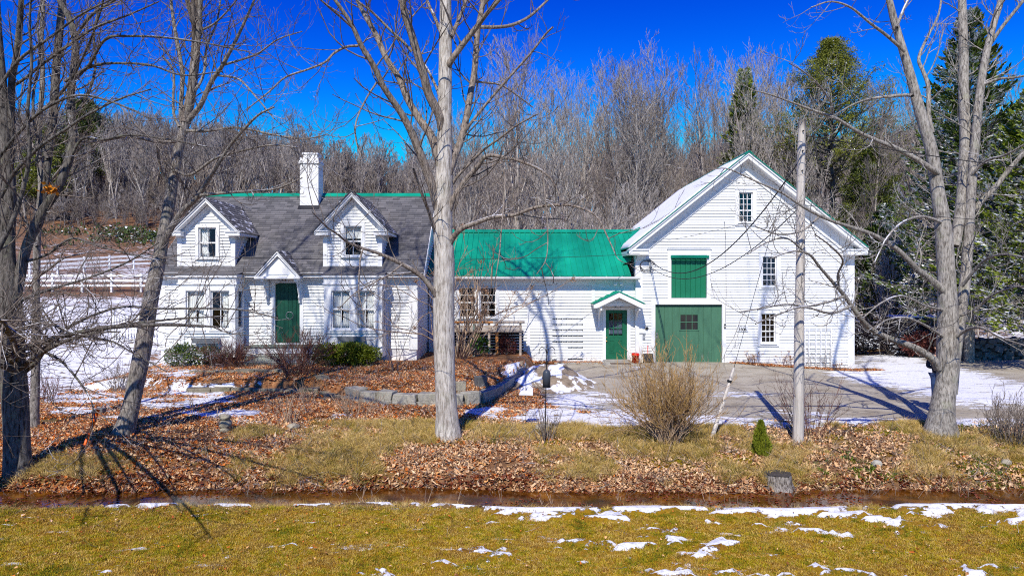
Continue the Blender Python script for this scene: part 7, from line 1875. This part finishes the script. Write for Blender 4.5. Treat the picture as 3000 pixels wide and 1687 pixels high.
g_ = G(745, 945, .35); cane_shrub('barberry_bush', 'leafless reddish bush right of the porch steps', g_, 1.55, 1.1, 90, M['twig_red'], 35, 5, 4, .0042, .7, jit=.2)
g_ = G(996, 935, .35); cane_shrub('rose_of_sharon', 'tall thin leafless shrub with dry heads by the house corner', g_, 2.7, .5, 9, M['twig_grey'], 36, 6, 3, .0045, .35)
g_ = G(1372, 1112); cane_shrub('twiggy_bush', 'tiny bare shrub round the foot of the bird feeder pole', g_, .75, .4, 22, M['twig_grey'], 37, 3, 2, .0035, .5)
g_ = G(895, 1048, .05); cane_shrub('twiggy_bush', 'low leafless bush in the leaves before the stone wall', g_, .8, .8, 26, M['twig_tan'], 38, 4, 3, .0034, .9)
g_ = G(730, 1068); cane_shrub('dry_stalks', 'bunch of pale upright dry stalks in the leaf bed', g_, .75, .5, 12, M['twig_tan'], 39, 1, 1, .005, .2)
g_ = G(300, 985); cane_shrub('twiggy_bush', 'small bare bush in the snow behind the leaning tree', g_, .9, .7, 30, M['twig_grey'], 40, 4, 3, .004, .8)
g_ = G(110, 1010); cane_shrub('twiggy_bush', 'low bare brush in the snow by the slim left tree', g_, .8, .9, 30, M['twig_red'], 41, 3, 3, .004, .9)
for k in range(7):
    g_ = G(random.uniform(470, 830), random.uniform(1000, 1075)); cane_shrub('dry_weed', ['thin dry weed stalk rising from the leaf covered garden', 'single pale dry weed in the leaf bed'][0], g_, random.uniform(.5, 1.0), .25, 4, M['twig_tan'], 50 + k, 2, 1, .0035, .5, 'weed')[0]['group'] = 'dry weeds in the leaf covered garden'
# hydrangea shrub right of pale tree, with flower heads
g_ = (cx(1166), 25.2, gz(cx(1166), 25.2)); rng = np.random.default_rng(60)
hy, P2, P3 = cane_shrub('hydrangea', 'tangled old shrub with dried flower heads right of the pale trunk', g_, 4.3, 1.0, 26, M['twig_tan'], 61, 4, 3, .012, .8, jit=.2)
ends = P2[:, -1]; pk_ = rng.choice(len(ends), 26, replace=False); C = np.repeat(ends[pk_], 40, 0) + rng.normal(0, .05, (26 * 40, 3)); lv = cards(C, rng.normal(0, 1, C.shape), .05, .02, rng)
V, Q = merge([lv]); link('flower_heads', mesh_np('flower_heads', V, Q, 3, M['flower']), hy)

def leafy(name, label, base, rx, ry, h, n, size, mat, seed, cat='bush', flat=.2, lumps=9):
    rng = np.random.default_rng(seed)
    lc = np.stack([rng.uniform(-.7, .7, lumps) * rx, rng.uniform(-.7, .7, lumps) * ry, rng.uniform(.35, .75, lumps) * h], 1); lr = rng.uniform(.35, .6, lumps)
    k = rng.integers(0, lumps, n); d_ = norm(rng.normal(0, 1, (n, 3))); r = rng.random((n, 1)) ** .35
    C = lc[k] + d_ * r * lr[k][:, None] * np.array([rx, ry, h * .75]); C[:, 2] = np.abs(C[:, 2])
    D = norm(d_ + np.array([0, 0, .35]) + rng.normal(0, .5, (n, 3)))
    lv = cards(C, D, rng.uniform(.6, 1.3, n) * size, rng.uniform(.6, 1.2, n) * size * .22, rng)
    st = grow(np.zeros((16, 3)), norm(rng.normal(0, .6, (16, 3)) + [0, 0, 1]), np.full(16, h * .8), np.full(16, .015), 6, .1, .1, rng)
    o = thing(name, label, cat, base)
    V, Q = merge([tubes(*st, 4)]); link('stems', mesh_np('stems', V, Q, 4, M['twig_grey']), o)
    V, Q = merge([lv]); link('foliage', mesh_np('foliage', V, Q, 3, M[mat]), o); return o
g_ = ((880 - CU) / F * 23.0, 23.0, .38); leafy('yew_bush', 'bright yellow green yew under the bay window right of the door', g_, 1.0, .6, .72, 15000, .10, 'yew', 71, lumps=16)
g_ = ((497 - CU) / F * 23.0, 23.0, .38); leafy('yew_bush', 'green yew dusted with snow under the left bay window', g_, .85, .55, .68, 12000, .10, 'yew_snow', 72, lumps=12)
g_ = (kx(1274), 26.6, gz(kx(1274), 26.6)); leafy('barberry_bush', 'burgundy leaved bush growing under the wooden ramp', g_, .36, .22, .78, 1900, .07, 'redleaf', 73)
g_ = (kx(1200), 25.6, gz(kx(1200), 25.6)); leafy('rhododendron', 'small bright green rhododendron before the ramp', g_, .5, .3, .75, 160, .20, 'rhodo', 74, lumps=5)
g_ = at(2235, 33); leafy('yew_hedge', 'dark rounded hedge dusted blue with snow beyond the drive', g_, 2.3, 1.0, 1.45, 15000, .16, 'hedge', 75, lumps=14)
g_ = at(2330, 32.2); leafy('barberry_bush', 'dark red low bush beside the snowy hedge beyond the drive', g_, 1.2, .7, 1.2, 7000, .14, 'redleaf', 76)
g_ = G(1914, 1143); r_ = leafy('arborvitae', 'small cone shaped green arborvitae left of the utility pole', g_, .001, .001, .001, 10, .01, 'arbor', 77)
for c_ in list(r_.children): bpy.data.objects.remove(c_)
rng = np.random.default_rng(78); n = 5200; t_ = rng.random(n) ** 1.25; a = rng.uniform(0, 6.28, n); rad_ = .19 * (1 - t_) ** .75 * np.sqrt(rng.random(n)) * (1 + .25 * np.sin(a * 3 + t_ * 9))
C = np.stack([rad_ * np.cos(a), rad_ * np.sin(a), t_ * .62], 1); D = norm(np.stack([np.cos(a) * .4, np.sin(a) * .4, np.full(n, 1.0)], 1) + rng.normal(0, .25, (n, 3)))
V, Q = merge([cards(C, D, rng.uniform(.04, .09, n), .010, rng)]); link('foliage', mesh_np('foliage', V, Q, 3, M['arbor']), r_)
V, Q = merge([tubes(np.array([[[0, 0, -.05], [0, 0, .5]]]), np.array([[.012, .004]]), 5)]); link('stem', mesh_np('stem', V, Q, 4, M['twig_grey']), r_)
# dead flowers by the barn, orange leaf bunch in the left tree
for k, (u_, h_) in enumerate(((1880, .55), (1895, .6), (1962, .65), (1985, .6), (2000, .55), (2098, .4))):
    xb = bx(u_); yb_ = YB - .35; zb_ = gz(xb, yb_); o_, P2, P3 = cane_shrub('sedum_stalks', 'dry brown flower stalks in the leaf bed along the barn wall', (xb, yb_, zb_), h_, .3, 7, M['twig_red'], 80 + k, 2, 2, .004, .5, 'plant'); o_['group'] = 'dry flower stalks along the barn wall'
    rng = np.random.default_rng(90 + k); C = np.repeat(P2[:, -1], 14, 0) + rng.normal(0, .03, (len(P2) * 14, 3)) * [1, 1, .3]; V, Q = merge([cards(C, rng.normal(0, 1, C.shape), .03, .012, rng)]); link('seed_heads', mesh_np('seed_heads', V, Q, 3, M['redleaf'] if k == 3 else M['flower']), o_)
rng = np.random.default_rng(99); c0 = W(128, 478, 12.2); n = 60; C = rng.normal(0, 1, (n, 3)) * [.07, .05, .035]; V, Q = merge([cards(C, rng.normal(0, 1, (n, 3)), .09, .035, rng)])
o_ = link('leaf_cluster', mesh_np('leaf_cluster', V, Q, 3, M['orange_leaf']), None, c0); tag(o_, 'bunch of bright orange dead leaves caught in the left edge tree', 'leaves'); o_['kind'] = 'thing'
# vines on the trellis
rng = np.random.default_rng(101); n = 16; S = np.stack([rng.uniform(bx(2018), bx(2086), n), np.full(n, YB - .11), np.full(n, -.3)], 1) - np.array(ORG[trel.name])
P, R = grow(S, np.stack([rng.normal(0, .3, n), np.full(n, -.05), np.ones(n)], 1), rng.uniform(.7, 1.7, n), np.full(n, .006), 10, .1, .16, rng, .5); S, D, L, r = spawn(P, R, 6, rng, .2, 1, (30, 70), (.1, .3), .7, .2, ); P2, R2 = grow(S, D, L, r, 5, 0, .25, rng, .6)
P[..., 1] = np.clip(P[..., 1], -.06, .0); P2[..., 1] = np.clip(P2[..., 1], -.1, .0)
V, Q = merge([tubes(P, R, 3), tubes(P2, R2, 3)]); link('dead_vine', mesh_np('dead_vine', V, Q, 4, M['twig_grey']), trel)
# green brush band above the pasture
rng = np.random.default_rng(103); n = 2600; Yb = rng.normal(87, 2.2, n); ub = rng.uniform(60, 425, n); xb = (ub - CU) / F * Yb; kp_ = fbm(xb, Yb, .22, 3) > .47; xb, Yb = xb[kp_], Yb[kp_]; n = len(xb); C = np.stack([xb, Yb, ground(xb, Yb) + rng.random(n) * .9 * fbm(xb, Yb, .35, 3) * 2], 1)
V, Q = merge([cards(C, rng.normal(0, 1, (n, 3)) + [0, 0, .5], rng.uniform(.3, .7, n), .12, rng)]); o_ = link('brush', mesh_np('brush', V, Q, 3, M['brush'])); tag(o_, 'low green brush along the top of the pasture', None, None, 'stuff')

# ================================================================== LEAF LITTER, GRASS
def stick_mesh(mat):
    P, R = grow(np.zeros((1, 3)), np.array([[1.0, .1, .05]]), np.array([.34]), np.array([.004]), 6, 0, .12, np.random.default_rng(4), .5); V, Q = tubes(P, R, 3)
    return mesh_np('stick', V, Q, 4, mat)
def leaf_mesh(k, mat, size=.1):
    rng = np.random.default_rng(k); n = 7; a = np.linspace(0, 2 * math.pi, n, endpoint=False)
    r = size * .5 * (1 + .35 * np.cos(a * (3 if k % 2 else 5))) ; x = r * np.cos(a) * 1.25; y = r * np.sin(a) * .8
    z = size * (rng.uniform(1.5, 4.5) * (y / size) ** 2 + rng.uniform(-1.0, 2.5) * (x / size) ** 2) * .6 + rng.normal(0, size * .06, n)
    v = [(0, 0, 0)] + list(zip(x, y, z)); f = [(0, 1 + i, 1 + (i + 1) % n) for i in range(n)]
    me = bpy.data.meshes.new('dry_leaf'); me.from_pydata(v, [], f); me.materials.append(mat); return me
cw = proto_collection('warm_leaves', [leaf_mesh(k, M['leaf_warm'], .036 + .012 * (k % 4)) for k in range(9)] + [stick_mesh(M['twig_grey'])])
cp_ = proto_collection('pale_leaves', [leaf_mesh(k + 9, M['leaf_pale'], .036 + .012 * (k % 4)) for k in range(9)] + [stick_mesh(M['twig_grey'])])
cwet = proto_collection('wet_leaves', [leaf_mesh(k + 20, M['leaf_wet'], .06) for k in range(4)])
def scat(name, label, coll, n, xr, yr, dens, zoff=.012, s=(.7, 1.25), tilt=.38):
    x = RNG.uniform(*xr, n); y = yr[0] + (yr[1] - yr[0]) * RNG.random(n); keep = RNG.random(n) < dens(x, y); x, y = x[keep], y[keep]
    z = ground(x, y) + zoff * (1 + RNG.random(len(x)) * 1.5)
    return scatter(name, np.stack([x, y, z], 1), np.stack([RNG.normal(0, tilt, len(x)), RNG.normal(0, tilt, len(x)), RNG.uniform(0, 6.28, len(x))], 1), RNG.uniform(*s, len(x)), coll, label)
warm_w = lambda x, y: np.interp(x, [-12, -7, -3.5, -.5, 2, 12], [1, .95, .62, .45, .12, .2]) + (y > 16)
def dl(x, y): m = masks(x, y); return m['leaf'] * np.where(y < 15, np.interp(x, [-9, -3, 0, 1.5, 2.5, 5, 6, 12], [1, .95, .8, .5, .9, .8, .65, .8]), .75)
scat('leaf_litter', 'rust and orange fallen leaves over the left bank and garden', cw, 230000, (-13, 12), (11.6, 24), lambda x, y: dl(x, y) * warm_w(x, y))
scat('leaf_litter', 'pale tan fallen leaves over the right bank', cp_, 180000, (-9, 12), (11.6, 16.5), lambda x, y: dl(x, y) * (1.05 - warm_w(x, y)) * 1.0)
scat('leaf_litter', 'rust leaves blown against the barn and wing walls', cw, 16000, (.5, 15), (26.6, 27.6), lambda x, y: masks(x, y)['bed'])
scat('wet_leaves', 'dark wet leaves along the edge of the ditch water', cwet, 24000, (-11, 12), (10.5, 12.4), lambda x, y: np.interp(y + .1 * np.sin(x * .55), [10.5, 10.9, 11.2, 11.8, 12.2, 12.4], [.9, .7, .12, .2, 1, .9]) * (.3 + .7 * (fbm(x, y, 1.2) > .5)), .015 + .0)
# leaves floating on the water
xw_ = RNG.uniform(-10, 11, 2600); yw_ = RNG.uniform(10.8, 12.1, 2600); kk = fbm(xw_, yw_, .9, 3) > .54; xw_, yw_ = xw_[kk], yw_[kk]
scatter('floating_leaves', np.stack([xw_, yw_, np.full(len(xw_), -.452)], 1), np.stack([RNG.normal(0, .08, len(xw_)), RNG.normal(0, .08, len(xw_)), RNG.uniform(0, 6, len(xw_))], 1), RNG.uniform(.6, 1.0, len(xw_)), cwet, 'brown leaves floating on the ditch water')

def tuft_mesh(k, n, hgt, spread, mat, w=.0022, lean=.8, name='grass_tuft'):
    rng = np.random.default_rng(k); a = rng.uniform(0, 6.28, n); q = rng.random(n)
    S = np.stack([np.cos(a) * spread * q, np.sin(a) * spread * q, np.full(n, -.01)], 1)
    D = norm(np.stack([np.cos(a) * lean * q + rng.normal(0, .3, n), np.sin(a) * lean * q + rng.normal(0, .3, n), np.ones(n)], 1)); L = hgt * rng.uniform(.6, 1.3, n)
    s_ = norm(np.cross(D, rng.normal(0, 1, (n, 3)))) * w
    mid = S + D * L[:, None] * .55; tip = S + D * L[:, None] + np.array([0, 0, -1]) * L[:, None] * .25 * lean + D * [1, 1, 0] * L[:, None] * .25 * lean
    V = np.stack([S - s_, S + s_, mid + s_ * .8, mid - s_ * .8, tip], 1).reshape(-1, 3); i = np.arange(n)[:, None] * 5
    return mesh_np(name, V, [i + np.array([[0, 1, 2, 3]]), i + np.array([[3, 2, 4]])], 4, mat)
cg = proto_collection('lawn_tufts', [tuft_mesh(k, 22, .034, .055, M['grass'], .0022, 1.0) for k in range(5)])
cs = proto_collection('straw_tuft_meshes', [tuft_mesh(k + 30, 60, .21, .06, M['straw'], .0026, 1.3) for k in range(4)])
cvn = proto_collection('cover_sprigs', [tuft_mesh(k + 60, 10, .07, .06, M['vinca'], .010, 1.4, 'sprig') for k in range(3)])
scat('lawn_grass', 'short olive winter grass of the near lawn', cg, 52000, (-9.5, 9.5), (6.9, 10.0), lambda x, y: (np.abs(x) < y * .80 + .8) * (1 - .93 * (masks(x, y)['snow'] > .03)), .004, (.6, 1.25), .25)
scat('straw_grass', 'long straw coloured grass bent over the far bank', cs, 20000, (-9.5, 11.5), (12.1, 15.5), lambda x, y: np.clip(masks(x, y)['gb'], 0, 1) * (1 - .9 * (masks(x, y)['snow'] > .0)) * smooth(.42, .6, fbm(x + 3, y, 1.1, 3)), .0, (.5, 1.2), .35)
scat('bank_grass', 'short grass growing on the far bank', cg, 30000, (-9.5, 12), (12.6, 15.8), lambda x, y: np.clip(masks(x, y)['gb'], 0, 1) * .9 * (1 - .9 * (masks(x, y)['snow'] > .0)), .004, (.8, 1.7), .25)
scat('ditch_edge_grass', 'fringe of straw grass along the lip of the ditch', cs, 2600, (-9.5, 10.5), (9.85, 10.5), lambda x, y: (fbm(x, y, 1.6, 3) > .5) * .9, -.02, (.35, .75), .4)
scat('ground_cover', 'green creeping ground cover on the right bank', cvn, 6500, (3, 12.5), (12.2, 15.2), lambda x, y: smooth(.50, .62, fbm(x, y, .8, 4)) * smooth(5, 8.5, x), .005, (.5, 1.2), .5)

scat('stray_leaves', 'stray fallen leaves on the near lawn', cw, 5200, (-9.5, 9.5), (6.9, 9.95), lambda x, y: .10 + .75 * smooth(9.0, 9.9, y) * (x < -2.5) + .12 * (fbm(x, y, .6) > .55), .025, (.35, .65), .35)
rng = np.random.default_rng(210)
for k, u_ in enumerate((905, 935, 968, 1010, 1072, 1150, 1262, 1368, 1392, 1560, 1790, 1815, 1848)):
    x_ = (u_ - CU) / F * 11.2; o_, P2, P3 = cane_shrub('reed_stem', 'pale dry reed stems standing in the ditch water', (x_, 11.0 + rng.uniform(-.2, .5), -.5), rng.uniform(.25, .45), .06, 2, M['twig_tan'], 220 + k, 1, 1, .0035, .3, 'reeds'); o_['group'] = 'dry reed stems in the ditch'
# ================================================================== the person half hidden by the forked tree
def person():
    Y = 16.9; x0 = (2362 - CU) / F * Y; z0 = gz(x0, Y); r = thing('person', 'person in dark jacket and blue jeans half hidden behind the forked tree', 'person', (x0, Y, z0))
    # facing the camera, forearms raised to hold a small controller
    J = {'pel': (0, 0, .93), 'wai': (0, 0, 1.08), 'che': (0, .0, 1.30), 'nek': (0, 0, 1.48), 'hed': (0, -.02, 1.58), 'top': (0, -.01, 1.73),
         'lsh': (-.19, 0, 1.40), 'lel': (-.27, .02, 1.13), 'lwr': (-.11, -.22, 1.12), 'rsh': (.19, 0, 1.40), 'rel': (.27, .02, 1.13), 'rwr': (.11, -.22, 1.12),
         'lhp': (-.10, 0, .88), 'lkn': (-.12, -.02, .50), 'lan': (-.13, .02, .09), 'lto': (-.15, -.15, .04), 'rhp': (.10, 0, .88), 'rkn': (.12, -.02, .50), 'ran': (.13, .02, .09), 'rto': (.15, -.15, .04)}
    Rr = {'pel': .15, 'wai': .14, 'che': .165, 'nek': .06, 'hed': .095, 'top': .07, 'lsh': .075, 'lel': .05, 'lwr': .033, 'rsh': .075, 'rel': .05, 'rwr': .033, 'lhp': .10, 'lkn': .065, 'lan': .042, 'lto': .04, 'rhp': .10, 'rkn': .065, 'ran': .042, 'rto': .04}
    E = [('pel', 'wai'), ('wai', 'che'), ('che', 'nek'), ('nek', 'hed'), ('hed', 'top'), ('che', 'lsh'), ('lsh', 'lel'), ('lel', 'lwr'), ('che', 'rsh'), ('rsh', 'rel'), ('rel', 'rwr'), ('pel', 'lhp'), ('lhp', 'lkn'), ('lkn', 'lan'), ('lan', 'lto'), ('pel', 'rhp'), ('rhp', 'rkn'), ('rkn', 'ran'), ('ran', 'rto')]
    def skin(nm, names, scale, mat, extra_edges=None, root='pel'):
        ks = [k for k in J if k in names]; me = bpy.data.meshes.new(nm); me.from_pydata([J[k] for k in ks], [(ks.index(a), ks.index(b_)) for a, b_ in E if a in ks and b_ in ks], []); me.materials.append(mat)
        o = link(nm, me, r); md = o.modifiers.new('skin', 'SKIN'); 
        for i, k in enumerate(ks): me.skin_vertices[0].data[i].radius = (Rr[k] * scale, Rr[k] * scale * (.72 if k in ('pel', 'wai', 'che') else 1)); me.skin_vertices[0].data[i].use_root = (k == root)
        o.modifiers.new('smooth', 'SUBSURF').levels = 2; o.modifiers['smooth'].render_levels = 2; return o
    sk = paint('skin', (.50, .28, .19), .1, 8, .5); jk = paint('dark_jacket', (.022, .022, .03), .3, 9, .85, .5, 60); jn = paint('blue_jeans', (.05, .09, .20), .25, 14, .9, .4, 80)
    skin('body', set(J), .94, sk)
    skin('jacket', {'pel', 'wai', 'che', 'lsh', 'lel', 'lwr', 'rsh', 'rel', 'rwr'}, 1.12, jk, root='wai'); 
    skin('jeans', {'pel', 'lhp', 'lkn', 'lan', 'rhp', 'rkn', 'ran'}, 1.10, jn)
    for s_ in (-1, 1):
        hd_ = MB(); c = (s_ * .085 + x0, Y - .245, z0 + 1.125)
        hd_.tube([(c[0] + s_ * .02, c[1] + .03, c[2]), (c[0], c[1], c[2]), (c[0] - s_ * .02, c[1] - .02, c[2])], [.026, .033, .028], 8)
        for k in range(4):
            zz = c[2] + .026 - .017 * k; ln = (.9, 1, .95, .8)[k]
            hd_.tube([(c[0] - s_ * .01, c[1] - .025, zz), (c[0] - s_ * .03 * ln, c[1] - .055 * ln, zz), (c[0] - s_ * .062 * ln, c[1] - .052 * ln, zz), (c[0] - s_ * .075 * ln, c[1] - .03, zz)], [.009, .0085, .008, .007], 6)
        hd_.tube([(c[0] - s_ * .0, c[1] - .01, c[2] + .03), (c[0] - s_ * .03, c[1] - .01, c[2] + .05), (c[0] - s_ * .055, c[1] - .02, c[2] + .055)], [.011, .010, .008], 6)
        obj('hand', hd_, sk, r, True)
        sh_o = MB(); sh_o.tube([(x0 + s_ * .13, Y + .05, z0 + .05), (x0 + s_ * .14, Y - .08, z0 + .055), (x0 + s_ * .155, Y - .19, z0 + .035)], [.05, .052, .04], 8); obj('shoe', sh_o, M['dark'], r, True)
    hm_ = MB(); n_ = 12
    hm_.lathe(x0, Y + .0, [(.105, z0 + 1.60), (.112, z0 + 1.66), (.10, z0 + 1.72), (.06, z0 + 1.765), (0, z0 + 1.775)], 14); hm_.v = [(a, b_ + .015, c_) for a, b_, c_ in hm_.v]; obj('hair', hm_, paint('brown_hair', (.05, .03, .02), .3, 30, .7), r, True)
    fc = MB(); fc.tube([(x0, Y - .105, z0 + 1.60), (x0, Y - .135, z0 + 1.575), (x0, Y - .10, z0 + 1.565)], [.010, .017, .012], 6); obj('nose', fc, sk, r, True)
    for s_ in (-1, 1):
        e_ = MB(); e_.box(x0 + s_ * .035 - .012, x0 + s_ * .035 + .012, Y - .118, Y - .108, z0 + 1.61, z0 + 1.62); obj('eye', e_, M['dark'], r)
        e_ = MB(); e_.tube([(x0 + s_ * .095, Y - .01, z0 + 1.57), (x0 + s_ * .105, Y, z0 + 1.62)], .018, 6); obj('ear', e_, sk, r, True)
    e_ = MB(); e_.box(x0 - .025, x0 + .025, Y - .116, Y - .106, z0 + 1.535, z0 + 1.542); obj('mouth', e_, paint('lips', (.3, .1, .08), .1, 5), r)
    ct = MB(); ct.box(x0 - .07, x0 + .07, Y - .30, Y - .24, z0 + 1.10, z0 + 1.15); co = obj('controller', ct, M['grey_metal'], None, False, .012); tag(co, 'small grey controller held in both hands by the person', 'controller')
person()
# a tree standing behind the camera throws its branch shadows over the left of the lawn
o_ = dup(pw_[1], (-10.5, -5.5, -.1), 1.2, .8, 'bare grey hardwood tree on the near side of the lawn', 'trees on the near side of the lawn')
